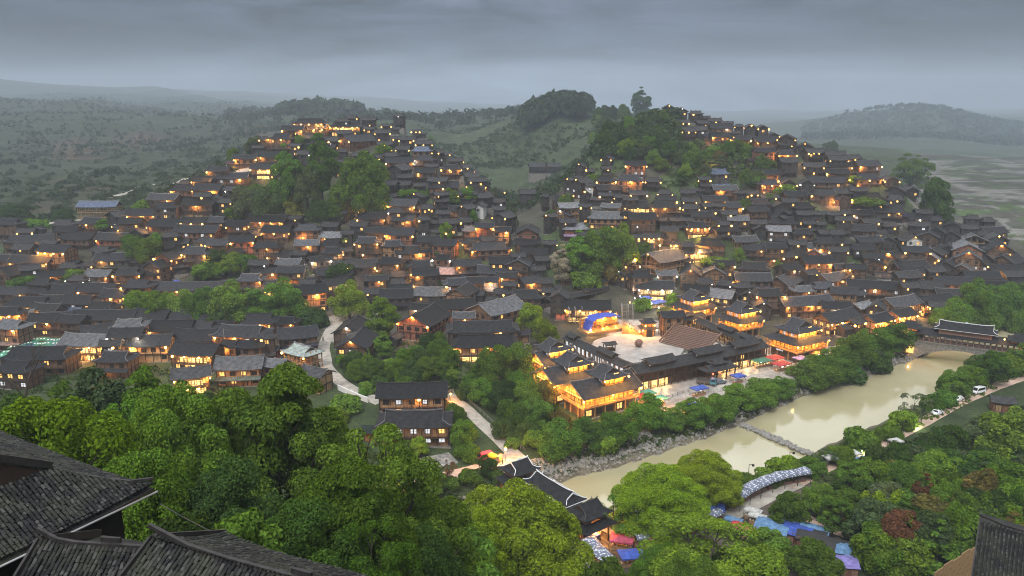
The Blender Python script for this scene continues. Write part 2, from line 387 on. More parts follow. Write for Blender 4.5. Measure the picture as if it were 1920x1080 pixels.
cov[(GY > 400) & (pxg < 520)] *= .62; cov[(GY > 520) & (pxg >= 520)] *= .75  # left flank darkened, cloud shade put into the cover colour; far ground toned down
paint(ins | (dist < 2.2), (.12, .105, .075), 1)
ny, nx = GX.shape
me = bpy.data.meshes.new('terrain'); me.vertices.add(nx*ny)
me.vertices.foreach_set('co', np.stack([GX, GY, GZ], -1).astype(np.float32).ravel())
idx = np.arange(nx*ny).reshape(ny, nx)
q = np.stack([idx[:-1, :-1], idx[:-1, 1:], idx[1:, 1:], idx[1:, :-1]], -1).reshape(-1, 4)
me.loops.add(q.size); me.loops.foreach_set('vertex_index', q.ravel().astype(np.int32))
me.polygons.add(len(q)); me.polygons.foreach_set('loop_start', np.arange(0, q.size, 4, dtype=np.int32))
me.polygons.foreach_set('use_smooth', np.ones(len(q), bool))
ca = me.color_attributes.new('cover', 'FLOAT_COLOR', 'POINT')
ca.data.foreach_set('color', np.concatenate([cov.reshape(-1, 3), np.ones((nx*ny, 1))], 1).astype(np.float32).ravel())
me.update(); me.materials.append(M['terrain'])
terrain = bpy.data.objects.new('terrain', me); C.objects.link(terrain); terrain['kind'] = 'structure'
# water sheet, cut to the river outline and running under its banks
import bmesh
bm = bmesh.new(); ce = [(a, b) for a, b in zip([onz(x, y, 0)[:2] for x, y in LB], [onz(x, y, 0)[:2] for x, y in RB[::-1]])]
vs = []
for (ax, ay), (bx, by) in ce:
    mx_, my_ = (ax+bx)/2, (ay+by)/2
    vs.append([bm.verts.new((mx_+(ax-mx_)*s, my_+(ay-my_)*s, 0)) for s in (1.35, 0, -0)][:1]+[bm.verts.new((mx_+(bx-mx_)*1.35, my_+(by-my_)*1.35, 0))])
for r0, r1 in zip(vs[:-1], vs[1:]): bm.faces.new((r0[0], r0[1], r1[1], r1[0]))
bmesh.ops.recalc_face_normals(bm, faces=bm.faces)
me = bpy.data.meshes.new('river'); bm.to_mesh(me); bm.free(); me.materials.append(M['river_water'])
if me.polygons[0].normal.z < 0: me.flip_normals()
river = bpy.data.objects.new('river', me); C.objects.link(river); river['kind'] = 'structure'
# ---------------------------------------------------------------- mesh helpers
class MB:
    def __init__(s): s.v = []; s.f = []; s.m = []; s.uv = []; s.sm = []
    def add(s, vs, fs, mi=0, uvs=None, smooth=False):
        o = len(s.v); s.v += [tuple(p) for p in vs]
        for k, f in enumerate(fs):
            s.f.append([o+i for i in f]); s.m.append(mi); s.sm.append(smooth)
            s.uv += [tuple(uvs[i]) for i in f] if uvs is not None else [(0, 0)]*len(f)
    def box(s, x0, x1, y0, y1, z0, z1, mi=0):
        s.add([(x0,y0,z0),(x1,y0,z0),(x1,y1,z0),(x0,y1,z0),(x0,y0,z1),(x1,y0,z1),(x1,y1,z1),(x0,y1,z1)],
              [(3,2,1,0),(4,5,6,7),(0,1,5,4),(1,2,6,5),(2,3,7,6),(3,0,4,7)], mi)
    def bar(s, a, b, w, h=None, mi=0, up=(0,0,1)):
        a = Vector(a); b = Vector(b); d = (b-a).normalized(); h = h or w; u = Vector(up)
        if abs(d.dot(u)) > .98: u = Vector((1, 0, 0))
        sd = d.cross(u).normalized()*w/2; u = sd.cross(d).normalized()*h/2
        s.add([a-sd-u,a+sd-u,a+sd+u,a-sd+u,b-sd-u,b+sd-u,b+sd+u,b-sd+u], [(0,1,2,3),(7,6,5,4),(0,4,5,1),(1,5,6,2),(2,6,7,3),(3,7,4,0)], mi)
    def tube(s, a, b, r0, r1=None, n=6, mi=0, cap=True):
        a = Vector(a); b = Vector(b); d = (b-a).normalized(); r1 = r0 if r1 is None else r1
        u = d.orthogonal().normalized(); w = d.cross(u)
        vs = [a+(u*math.cos(t)+w*math.sin(t))*r0 for t in [2*math.pi*i/n for i in range(n)]]+[b+(u*math.cos(t)+w*math.sin(t))*r1 for t in [2*math.pi*i/n for i in range(n)]]
        fs = [(i,(i+1)%n,n+(i+1)%n,n+i) for i in range(n)]
        if cap: fs += [tuple(range(n))[::-1], tuple(range(n, 2*n))]
        s.add(vs, fs, mi, smooth=True)
    def ball(s, c, r, n=6, mi=0, sz=1.0):
        vs = [(c[0],c[1],c[2]-r*sz)]; k = n//2+1
        for j in range(1, k):
            t = math.pi*j/k
            vs += [(c[0]+r*math.sin(t)*math.cos(2*math.pi*i/n), c[1]+r*math.sin(t)*math.sin(2*math.pi*i/n), c[2]-r*sz*math.cos(t)) for i in range(n)]
        vs.append((c[0],c[1],c[2]+r*sz)); e = len(vs)-1; fs = [(0,1+(i+1)%n,1+i) for i in range(n)]
        for j in range(k-2): fs += [(1+j*n+i,1+j*n+(i+1)%n,1+(j+1)*n+(i+1)%n,1+(j+1)*n+i) for i in range(n)]
        fs += [(e,e-n+i,e-n+(i+1)%n) for i in range(n)]
        s.add(vs, fs, mi, smooth=True)
    def mesh(s, name, mats):
        me = bpy.data.meshes.new(name); me.from_pydata(s.v, [], s.f)
        for m in mats: me.materials.append(M[m])
        me.polygons.foreach_set('material_index', s.m); me.polygons.foreach_set('use_smooth', s.sm)
        ul = me.uv_layers.new(name='UVMap'); ul.data.foreach_set('uv', [c for p in s.uv for c in p])
        me.update(); return me
def ob(name, me, parent=None, loc=None, rotz=0, color=None, scale=None):
    o = bpy.data.objects.new(name, me); C.objects.link(o)
    if parent: o.parent = parent
    if loc is not None: o.location = loc
    if rotz: o.rotation_euler = (0, 0, rotz)
    if scale is not None: o.scale = scale
    if color is not None: o.color = (*color, 1)
    return o
def thing(name, label, cat, loc, rotz=0, group=None, scale=None):
    o = ob(name, None, None, loc, rotz, None, scale); o['label'] = label; o['category'] = cat
    if group: o['group'] = group
    return o
def tag(o, label, cat, group=None):
    o['label'] = label; o['category'] = cat
    if group: o['group'] = group
    return o
CACHE = {}
def cached(key, fn):
    if key not in CACHE: CACHE[key] = fn()
    return CACHE[key]
ORD = 'zeroth first second third fourth fifth sixth seventh eighth ninth tenth eleventh twelfth thirteenth fourteenth fifteenth sixteenth seventeenth eighteenth nineteenth twentieth'.split()
def ordn(i): return ORD[i] if i < len(ORD) else '%d%s' % (i, {1:'st',2:'nd',3:'rd'}.get(i % 10 if i not in (11,12,13) else 0, 'th'))
NUMW = 'no one two three four five six seven eight nine ten'.split()

# ---------------------------------------------------------------- roofs
def roof_z(w, d, rise, style):
    k = .225 if style == 'hip' else 0
    def z(x, y, inner=True):
        t = min(1, abs(y)/(d/2)); zm = rise*(1-t)**1.12
        if style == 'hip':
            dx = max(0, w/2-abs(x))
            if dx < k*d-1e-4 or (not inner and dx < k*d+1e-4): zm = min(zm, rise*.98*(dx/(d/2))**1.05)
        if style == 'pyramid': zm = min(zm, rise*(max(0, w/2-abs(x))/(w/2))**1.12)
        return zm+.32*(abs(x)/(w/2))**5*(.35+.65*t**3)
    return z
def roof_mesh(w, d, hs, rise, style, nyh=5, th=.17, name='roof', hole=None, mats=('roof_tile', 'beam')):
    zf = roof_z(w, d, rise, style); mb = MB()
    ts = [i/nyh for i in range(nyh+1)]; Yl = [-d/2*(1-t) for t in ts]+[d/2*t for t in ts[1:]]
    if style == 'hip':
        e = .225*d; half = [0, e*.5, (e, False), (e, True)]; rest = w/2-e; n = max(1, int(w/6))
        half += [e+rest*i/n for i in range(1, n+1)]
        Xl = [(-w/2+h[0], h[1]) if isinstance(h, tuple) else (-w/2+h, True) for h in half]; Xl = Xl+[(-x, b) for x, b in Xl[::-1] if abs(x) > 1e-6]
    else:
        n = max(2, int(w/4)); Xl = [(-w/2+w*i/n, True) for i in range(n+1)]
        if style == 'pyramid': Xl = [(-w/2+w*i/8, True) for i in range(9)]
    nxn, nyn = len(Xl), len(Yl)
    top = [[(x, y, hs+zf(x, y, b)) for y in Yl] for x, b in Xl]
    vs = [p for c in top for p in c]; sl = math.hypot(1, rise/(d/2))
    uv = [(x, abs(y)*sl) for x, b in Xl for y in Yl]
    fr, fg = [], []
    for i in range(nxn-1):
        step = style == 'hip' and abs(Xl[i][0]-Xl[i+1][0]) < 1e-6
        for j in range(nyn-1):
            f = (i*nyn+j, (i+1)*nyn+j, (i+1)*nyn+j+1, i*nyn+j+1)
            (fg if step else fr).append(f)
    mb.add(vs, fr, 0, uv); mb.add(vs, fg, 1, uv)
    lo = [(x, y, z-th) for x, y, z in vs]
    mb.add(lo, [f[::-1] for f in fr], 1, uv)
    ed = [i*nyn for i in range(nxn)], [i*nyn+nyn-1 for i in range(nxn)][::-1], list(range(nyn))[::-1], [(nxn-1)*nyn+j for j in range(nyn)]
    for e in ed:
        for a, b in zip(e[:-1], e[1:]): mb.add([lo[a], lo[b], vs[b], vs[a]], [(0, 1, 2, 3)], 1)
    return mb.mesh(name, list(mats))
def ridge_mesh(w, d, hs, rise, style, mat='ridge_tile', sz=.24):
    mb = MB(); e = .225*d if style == 'hip' else 0; hw = w/2-e; n = 8; pts = []
    zf = roof_z(w, d, rise, style)
    for i in range(n+1):
        x = -hw+2*hw*i/n; u = abs(2*i/n-1); pts.append((x*(1.02 if i in (0, n) else 1), 0, hs+rise+.32*(abs(x)/(w/2))**5*.35+.08+.35*u**6))
    for a, b in zip(pts[:-1], pts[1:]): mb.bar(a, b, sz, sz*1.2)
    mb.bar((-.35, 0, hs+rise+.3), (.35, 0, hs+rise+.3), sz*.8, sz*1.5)
    if style == 'hip':
        for sx in (-1, 1):
            for sy in (-1, 1):
                pr = None
                for i in range(5):
                    t = i/4; x = sx*(w/2-e*(1-t)); y = sy*(d/2-.5*d*(1-t)*.45); p = (x, y, hs+zf(x*.999, y*.999, False)+.06+.22*t**5)
                    if pr: mb.bar(pr, p, sz*.8, sz*.9)
                    pr = p
            mb.bar((sx*(hw+.05), 0, hs+rise), (sx*(hw+.05), -d*.275, hs+rise*.47), .09, .28); mb.bar((sx*(hw+.05), 0, hs+rise), (sx*(hw+.05), d*.275, hs+rise*.47), .09, .28)
    else:
        for sx in (-1, 1):
            for sy in (-1, 1): mb.bar((sx*(w/2+.04), 0, hs+rise+.1), (sx*(w/2+.04), sy*d/2, hs+.25), .09, .3)
    return mb.mesh('ridge', [mat])
def wall_mesh(w, d, hs, rise, style, st, kind):
    mb = MB(); bw, bd = w/2-.85, d/2-.8; zt = hs+rise*.8/(d/2)-.1; sh = hs/st
    if kind == 'frame':                                   # bare unfinished post-and-beam frame
        nx_ = max(2, int(w/2.2)); ny_ = max(2, int(d/2.4))
        for i in range(nx_+1):
            for j in range(ny_+1):
                x = -bw+2*bw*i/nx_; y = -bd+2*bd*j/ny_; mb.bar((x, y, -.3), (x, y, hs+rise*(1-abs(y)/(d/2))-.12), .22, mi=1)
        for s_ in range(1, st+1):
            for y in (-bd, 0, bd): mb.bar((-bw, y, sh*s_-.2), (bw, y, sh*s_-.2), .18, .24, 1)
            for i in range(nx_+1): x = -bw+2*bw*i/nx_; mb.bar((x, -bd, sh*s_-.45), (x, bd, sh*s_-.45), .18, .22, 1)
            mb.box(-bw, bw, -bd*.96, bd*.96, sh*(s_-1)-.06, sh*(s_-1)+.02, 0)
        for y in (-bd-.25, bd+.25):
            for k in range(int(hs/1.1)): mb.bar((-bw, y, .6+k*1.1), (bw, y, .6+k*1.1), .08, .08, 1)
        return mb.mesh('wall', ['timber', 'new_wood'])
    over = .55 if st > 1 and kind != 'plaster' else 0      # upper floors jut out over the ground floor
    if over: mb.box(-bw+.3, bw-.3, -bd+over, bd, -.02, sh); mb.box(-bw, bw, -bd, bd, sh-.12, zt)
    else: mb.box(-bw, bw, -bd, bd, -.02, zt)
    if style == 'gable':
        zr = lambda y: hs+rise*(1-abs(y)/(d/2))**1.12-.12
        prof = [(-bd, zt-.01), (-bd, zr(bd)), (-bd/2, zr(bd/2)), (0, zr(0)), (bd/2, zr(bd/2)), (bd, zr(bd)), (bd, zt-.01)]
        n = len(prof); vs = [(-bw+.004, y, z) for y, z in prof]+[(bw-.004, y, z) for y, z in prof]
        mb.add(vs, [tuple(range(n))[::-1], tuple(range(n, 2*n))]); 
    b = 1
    for s_ in range(0 if not over else 1, st+1):
        z = min(sh*s_, zt-.15)+.02; y0 = -bd
        mb.box(-bw-.07, bw+.07, y0-.07, y0+.02, z-.12, z+.12, b); mb.box(-bw-.07, -bw+.02, y0, bd+.02, z-.12, z+.12, b); mb.box(bw-.02, bw+.07, y0, bd+.02, z-.12, z+.12, b)
    n = max(2, round(2*bw/2.6))
    for i in range(n+1):
        x = -bw+2*bw*i/n; mb.box(x-.11, x+.11, -bd-.1, -bd+.05, 0, zt-.06, b)
    n = max(2, round(2*bd/2.4))
    for sx in (-1, 1):
        for i in range(n+1):
            y = -bd+2*bd*i/n; mb.box(sx*bw-.1, sx*bw+.1, y-.11, y+.11, 0, zt-.05, b)
    return mb.mesh('wall', ['plaster' if kind == 'plaster' else 'timber', 'beam' if kind != 'plaster' else 'white_paint'])
def window_mesh(pane, w=1.15, h=1.15):
    mb = MB(); mb.box(-w/2, w/2, -.03, .05, 0, h, 1)
    for x0, x1, z0, z1 in ((-w/2-.07, -w/2+.03, -.07, h+.07), (w/2-.03, w/2+.07, -.07, h+.07), (-w/2, w/2, -.07, .03), (-w/2, w/2, h-.03, h+.07), (-.03, .03, 0, h), (-w/2, w/2, h*.55, h*.55+.05)):
        mb.box(x0, x1, -.09, -.025, z0, z1, 0)
    return mb.mesh('window', ['beam', pane])
def balcony_mesh(w, z, dep=.95, top=2.3):
    mb = MB(); h = w/2; mb.box(-h, h, -dep, 0, z-.14, z, 0); n = max(3, round(w/1.9))
    for i in range(n+1): x = -h+.06+(w-.12)*i/n; mb.box(x-.07, x+.07, -dep+.01, -dep+.15, z-.6, z+top, 0)
    for k in (.35, .62, .9): mb.box(-h, h, -dep+.04, -dep+.1, z+k, z+k+.07, 1)
    n = int(w/.55)
    for i in range(n): x = -h+.3+(w-.6)*i/max(1, n-1); mb.box(x-.025, x+.025, -dep+.05, -dep+.09, z+.05, z+.92, 1)
    return mb.mesh('balcony', ['beam', 'timber'])
def door_mesh():
    mb = MB(); mb.box(-.75, .75, -.05, .06, 0, 2.1, 1); mb.box(-.85, -.72, -.1, .05, 0, 2.2); mb.box(.72, .85, -.1, .05, 0, 2.2); mb.box(-.72, .72, -.1, .05, 2.08, 2.2); mb.box(-.03, .03, -.09, -.04, 0, 2.08)
    return mb.mesh('door', ['beam', 'timber'])
def lamp_mesh(mat, r=.26):
    mb = MB(); mb.ball((0, 0, 0), r, 6, 0, 1.1); mb.box(-.03, .03, -.03, .03, r, r+.28, 1); return mb.mesh('eave_lamp', [mat, 'beam'])
def foundation_mesh(w, d):
    mb = MB(); a, b = w/2-.45, d/2-.4; mb.add([(-a-.5,-b-.35,-7),(a+.5,-b-.35,-7),(a+.5,b+.35,-7),(-a-.5,b+.35,-7),(-a,-b,-.03),(a,-b,-.03),(a,b,-.03),(-a,b,-.03)], [(4,5,6,7),(0,1,5,4),(1,2,6,5),(2,3,7,6),(3,0,4,7)])
    return mb.mesh('foundation', ['foundation_stone'])
WIN = {k: window_mesh(k) for k in ('dark_glass', 'pane_warm', 'pane_white')}
LAMPS = {'w': lamp_mesh('lamp_warm'), 'c': lamp_mesh('lamp_white', .22), 'r': lamp_mesh('lamp_red', .3)}
DOOR = door_mesh()
def house_kit(w, d, st, style, kind):
    def mk():
        sh = 2.65 if st > 1 else 2.9; hs = sh*st; rise = d*.27
        return dict(w=w, d=d, hs=hs, sh=sh, rise=rise, roof=roof_mesh(w, d, hs, rise, style), ridge=ridge_mesh(w, d, hs, rise, style),
                    wall=wall_mesh(w, d, hs, rise, style, st, kind), foundation=foundation_mesh(w, d), balcony=balcony_mesh(w-2.2, sh) if st > 1 else None)
    return cached((w, d, st, style, kind), mk)
WB = (6, 8.5, 11, 14, 18, 23, 29, 36)
def near_of(v, opts): return min(opts, key=lambda o: abs(math.log(o/max(v, .1))))
ROOFC = [(.014,.0145,.017), (.018,.0185,.021), (.011,.012,.014), (.024,.025,.029), (.016,.0155,.016)]
WALLC = {'n': [(.11,.068,.045), (.09,.06,.045), (.13,.08,.05), (.07,.052,.043)], 'r': [(.21,.08,.048), (.18,.085,.05)], 'b': [(.22,.125,.065), (.26,.145,.07)],
         'd': [(.05,.048,.05)], 't': [(.34,.22,.11)], 'w': [(1, 1, 1)], 'f': [(.3, .19, .1)]}
HOUSES = []          # survey of roof lines: eave centre x, y and eave length in the photograph, then flags
HDATA = """10 422 44;70 431 20 k;177 389 70 s3 f B;121 435 42;167 421 50 l1;214 407 32 y60;268 405 76 l4;303 376 55 l1;305 391 45;305 426 62 l2;46 455 86;143 450 62;210 451 66 r l2;98 474 60 l4 L b;204 490 64 l1 d;255 493 38 k;50 494 72 l2 L;3 490 40;145 506 24 b k;164 500 22 b;338 358 46 l2;387 358 54 l1;432 358 38 g c1;372 386 66 l1;360 419 48 l3;404 418 46;368 437 82 y-8 r L;440 425 44 l2;500 417 76 l4;553 412 30 l1;516 437 56 l3;572 433 54 g l1;619 426 36;620 447 46 G;447 455 48 r l2;404 461 48 l2 L;365 478 56 y-10 d;497 466 56 l1;572 462 48 g;520 483 50 l3;560 479 32 l1 L;622 476 46 b L l2;498 514 44 l1;542 513 54 l1;335 458 32 L k;407 516 30 k
830 353 62 l1;755 348 32;822 367 30 y30 l1;900 372 30 y40 l1;936 360 24 l2 r;757 387 58 l2;693 412 56 l2;757 415 46 L l1;792 413 30 L s3 h l1;832 402 30;862 397 44 l2 b;872 393 28 y60 l1;898 389 26 y80 w;936 394 28;943 410 34 y60 l2 r;704 438 52;750 442 60 l2 r L;650 440 26 l1;686 457 52 l2;700 476 62 l2;648 472 24 l1;770 476 74 l1;835 462 54 y-15 r;883 434 42 g;908 428 40 l2 L r;910 470 84 y15 l2;675 502 62 l2;731 496 52 l2;788 502 54;795 518 54 l1;873 500 58 y10 l1;937 495 48;927 514 70
988 364 34 d;1023 369 18 d;1068 366 22 l2;1106 350 17 w s3;1100 365 24 y70 l1 r;1141 357 52;1136 368 28 l2;1162 371 24 l2;1183 376 28;1198 366 36 l2;1065 391 44 f s3 G;1098 389 24 l2;1123 400 22 d;1150 391 40 y-20 f G;1140 411 72 y-8 G b;1078 431 54 g r;1030 408 20 y50 l1;990 440 46 y85 r;988 459 56;1031 459 30;1003 478 56;970 483 30 y15;1015 490 34 y20 r;980 512 48 L;1200 390 56 l3 L o;1252 378 42 l2;1245 390 60 l3;1205 413 56;1244 415 24;1263 399 36;1270 415 30;1258 435 36 y-10;1225 447 34 L l4 o b;1198 447 26 L l3 o;1236 452 22 y90 L b;1268 460 30 L b o l3;1172 486 50 l1;1172 499 60 l3;1243 492 64 y40 f s3 g l1;1190 424 20 L c1
1292 363 30 l1;1325 350 18 L;1362 358 48 g l1;1293 379 30 l2;1342 378 46 l2;1297 392 36 l2;1326 388 22 l1;1351 388 26 g l1;1409 365 30 l3;1444 347 42 l3 L r;1557 343 66;1493 369 42;1546 367 48 l2;1482 380 30 B;1425 384 46;1421 398 42;1469 389 32 y85 r;1508 391 44;1508 404 30 r;1537 403 24 l1;1563 404 26;1588 401 24 l1;1319 408 42;1290 415 24;1387 415 42 y-5 g;1473 420 60;1425 421 32 r;1306 428 52 L l5 o;1465 435 46 g W;1427 432 28 y85 B;1366 434 54 d;1398 455 50 f g;1292 463 32;1338 462 56;1305 476 58 o b l6;1455 467 46;1475 483 38 y30;1498 460 36;1535 467 48 b g;1550 457 42 l1;1577 473 36;1510 440 42;1550 440 32 g;1573 440 34;1543 422 24 r;1518 421 26;1438 488 66 k;1422 507 64;1482 508 50 y30 l1;1537 495 56 l3;1585 505 40 l1;1520 516 32 y30;1344 515 42 y80 b g;1300 518 42 y75
1713 360 27 y85 d r;1630 374 66 l2;1682 376 36 l1;1672 399 52 l1 d;1620 404 42 l2;1717 412 50 W c1;1737 401 30;1672 425 36 d;1622 434 50;1656 438 24 w k;1632 455 48;1620 470 44 W;1670 456 34 y75 r;1694 452 18 r s3;1718 452 30 y85 w s3;1752 446 38 y60;1768 438 32 y50;1792 426 30 y70 d;1822 430 30;1829 411 26 h;1855 416 28;1792 445 32 y60;1836 455 56 y75 G f;1880 452 34 y70 l1;1826 472 50 y70 r g;1787 470 30 y60;1751 488 42 y60 l2 g;1764 478 40 y45;1887 473 44 y70 l1;1652 500 42 y60 l2;1683 486 40 y45 l1;1712 503 62;1717 513 42;1790 503 40 y50;1815 508 38 y55 g;1855 499 38 y40 W;1868 488 36 y30;1902 494 40 y40;1893 512 56 l3 L;1610 506 40;1868 438 44
408 322 42 l2;378 341 44 l2;431 336 60 l1 W;455 299 44 l2 b;505 295 52 l1;494 318 52 L o;491 262 24 y30 l2;528 261 48 l3 L;342 345 22;577 232 60 h l5;548 245 44 l2;590 242 46 l3 L;647 238 66 o l5 h;640 228 30 h;586 261 38;610 266 28 y70 l2;662 266 44 y40 l2 r;692 243 24 l1;715 250 32 l2;573 290 34 c1;674 293 34;720 272 30 l3;739 261 20 l1;762 263 32 L l2;793 271 36 L l3;755 281 28 l2;790 284 42 B;745 306 54 l2;797 301 42 c2;796 325 44 l1;734 334 16 h k;757 334 32;785 350 28 y20 B;642 285 20;632 305 22;660 222 26 l2;690 226 30 l1;725 237 22 l2;748 218 24 c1;780 247 18 l3
820 287 18 y60 l2;840 290 24 l1;853 303 34 l2;825 297 18;873 315 30 l1;843 318 44 L l3;890 322 16 l1;882 332 36 l1;894 341 36 g l1;897 350 46 L l4;1006 313 32;1038 313 30 B;1090 313 20 y60 l1;1104 323 20 y60 l1;1140 300 22 y70 r l2;1138 318 22 l1;1193 311 42 r s3 l2 W;1073 341 26 y45 l1;1090 344 28 y45 l1;1138 341 40 l2;1184 340 56 l3;1228 341 34 l2;1200 268 16 h k
1256 204 24 y85 l1;1280 210 24 y85 c1;1307 214 30 l1;1342 228 26 l3;1367 233 22 l3;1388 238 20 l2;1410 240 20 y85 l1;1433 242 22 y85 l2;1453 256 22 y85 l2;1481 263 36 y70 l2;1515 278 32 y70 l1;1356 241 44 c1;1311 245 38 l1;1290 247 34 l3;1355 257 44 l2;1392 263 42 l2;1438 267 48 l3;1478 273 36 l1;1282 231 26 l3;1318 232 24 l1;1435 286 40 r s3 W;1476 291 40 l3;1481 305 36;1350 327 42 B d;1322 338 24 l2;1447 328 42 l3;1530 287 38 l4;1572 292 36 l2;1600 298 32 l1;1576 301 36 l2;1532 314 40 l3;1577 314 48 l2;1630 312 46 l2;1575 326 44 l2;1628 337 56 l3;1676 341 28 y80 L l2
18 553 52 l1;70 551 42;110 550 64 l2;178 549 70 l2;255 540 56;350 546 130 l1;46 575 78 l3 L o;140 571 74;206 559 58 l3 L o;82 585 50;130 590 44 B k;82 606 70 l3 L;186 601 108 b;280 600 66;232 617 62 g b L s3 o;300 622 100;155 650 84 b L g o;272 651 76 t l2;5 592 50 b L s3 o;60 675 110;208 680 66;365 602 92;470 543 90;465 528 54;568 553 74 y20 b s3 L;360 640 80;362 668 84 L o;447 633 100 y-5 r s3 l3 L;478 608 68;535 608 46 L l1;548 636 76 y20;440 695 84 g b;512 690 50 g b;565 668 72 y-35 f P s2;590 708 62 y-30 t L g;652 628 60 y85 c1;660 655 66 y85 l1;345 712 70 y20 g o L;235 775 60 L o;20 700 70 L W
700 552 40 l1;740 560 70;748 547 50;808 556 68 G;853 536 56 y10 r;843 580 86 r;925 590 74 y45 g;785 612 76 y70 r l3;900 624 140 y5 l1;905 652 130 y5 b l3 L o;737 638 24 y70 k;918 530 42 w s3 W;888 533 50;838 515 60 P k;950 522 44 L b;985 561 74 h;1021 532 36 B;1105 582 90 y-5 o b;1232 543 76 L o c4;1262 597 50 b;1418 528 70 l2;1395 540 40;1475 536 50 y50 g;1445 556 60 l2;1510 548 44 g;1510 574 100 y12 l3;1355 560 70 y-30 d G;1310 548 50 b;1565 528 68 y30 b l3;1590 553 50 y-10 b
1655 543 90 y-15 W l1;1710 541 36 l1;1755 543 56 y-5;1800 535 70 y-8 l1;1850 524 60 y-5 l1;1872 543 70 L o l3;1692 575 74 y25 b l3;1755 572 76 y20 l4 L o;1787 555 44 l1;1770 578 40 L l3 g;1620 580 44 G y30;1650 605 56 L o b l4 y30;1695 595 50 L o b l4 y25;1608 608 34 L l2 y30;1705 522 50;1610 555 30;1660 522 30 w k;1905 520 40 l1;1572 604 84 y30 L o b l4;768 748 132 y3 b l1;772 803 142 y2 b c1 W
"""
for grp in HDATA.strip().replace('\n', ';').split(';'):
    tk = grp.split(); x, y, w = map(float, tk[:3]); fl = tk[3:]; h = dict(x=x, y=y, w=w, yaw=0, st=2, lamps=0, lc='w', k='n', fl=set(fl))
    for f in fl:
        if f[0] == 'y': h['yaw'] = int(f[1:])
        elif f[0] == 's': h['st'] = int(f[1:])
        elif f[0] == 'l': h['lamps'] = int(f[1:])
        elif f[0] == 'c': h['lamps'] = int(f[1:]); h['lc'] = 'c'
        elif f in ('r', 'b', 'd', 't', 'w', 'f'): h['k'] = f
    if 'k' in h['fl']: h['st'] = 1
    if 'o' in h['fl'] and not h['lamps']: h['lamps'] = 4
    if not h['lamps'] and y > 440 and random.Random(int(x*5+y)).random() < .4: h['lamps'] = 1+int(x) % 2  # lamps added to random unlit lower houses for more warm glow
    HOUSES.append(h)
# smaller houses that fill the lanes between the surveyed ones
fr_ = random.Random(31)
FILL = [((0,430),(270,400),(430,300),(560,240),(700,240),(940,380),(960,520),(640,540),(560,590),(0,600)), ((960,430),(1080,330),(1240,345),(1330,330),(1420,345),(1640,310),(1740,400),(1920,450),(1920,540),(1700,580),(1480,590),(1330,560),(1190,520),(960,540)), ((0,560),(560,590),(590,640),(420,660),(0,660)), ((690,520),(960,520),(1060,560),(1000,600),(860,600),(700,560))]
NOF = [(545,330,150,95),(500,390,130,60),(660,350,110,90),(1120,480,130,70),(265,470,70,40),(400,512,130,24),(440,585,330,60),(655,570,90,60),(716,610,80,70),(300,528,160,20),(1210,560,110,60),(1120,590,110,70),(60,650,130,60),(990,590,90,60),(1330,315,190,60),(1020,425,60,50)]
for poly in FILL:
    x0, x1 = min(q[0] for q in poly), max(q[0] for q in poly); y0, y1 = min(q[1] for q in poly), max(q[1] for q in poly); k = 0
    for _ in range(900):
        x, y = fr_.uniform(x0, x1), fr_.uniform(y0, y1)
        if not inpoly(np.array([x]), np.array([y]), poly)[0] or any(abs(x-a) < w_/2+8 and abs(y-b) < h_/2 for a, b, w_, h_ in NOF): continue
        w = (14+.062*y)*fr_.uniform(.65, 1.15)
        if any(abs(x-h['x']) < (w+h['w'])*.34 and abs(y-h['y']) < 6+.014*y for h in HOUSES): continue
        HOUSES.append(dict(x=round(x), y=round(y), w=round(w), yaw=fr_.choice((0, 0, 8, -10, 15, 35, 62, 75, 80, -20) if x > 960 else (0, 5, -8, 12, -12, 30, 70)), st=2, lamps=fr_.choice((0, 0, 0, 1, 1, 2)), lc=fr_.choice('wwwwc'), k=fr_.choice('nnnnrbd'), fl=set(fr_.choice(((), (), (), ('g',), ('L',)))))); k += 1
print('houses', len(HOUSES))
for h in HOUSES:
    if h['yaw'] == 0 and h['w'] < 90: h['yaw'] = random.Random(int(h['x']*3+h['y'])).uniform(-13, 13)
    if h['st'] == 2 and h['w'] < 62 and h['k'] in 'nrbd' and random.Random(int(h['x']*9+h['y'])).random() < .33: h['st'] = 3
    if h['w'] < 80 and abs(h['yaw']) < 40: h['w'] *= .94
def zone_of(x, y):
    if x < 960:
        if y < 340: return 'upper left hill'
        if y < 440: return 'mid left hill'
        if y < 526: return 'foot of left hill'
        return 'lower left village' if x < 640 else 'lower middle village'
    if x < 1300: return 'saddle of right hill' if y < 345 else 'right hill flank' if y < 430 else 'village behind plaza'
    if y < 345: return 'upper right hill'
    if y < 430: return 'mid right hill'
    return 'lower right village'
byz = {}
for h in HOUSES: byz.setdefault(zone_of(h['x'], h['y']), []).append(h)
for z, hs_ in byz.items():
    hs_.sort(key=lambda h: h['y']); row, r0, rn = [], hs_[0]['y'], 1; rows = []
    for h in hs_:
        if h['y']-r0 > 16: rows.append(row); row = []; r0 = h['y']
        row.append(h)
    rows.append(row)
    for i, row in enumerate(rows):
        for j, h in enumerate(sorted(row, key=lambda h: h['x'])): h['place'] = '%s from left, %s row, %s' % (ordn(j+1), ordn(i+1), z)
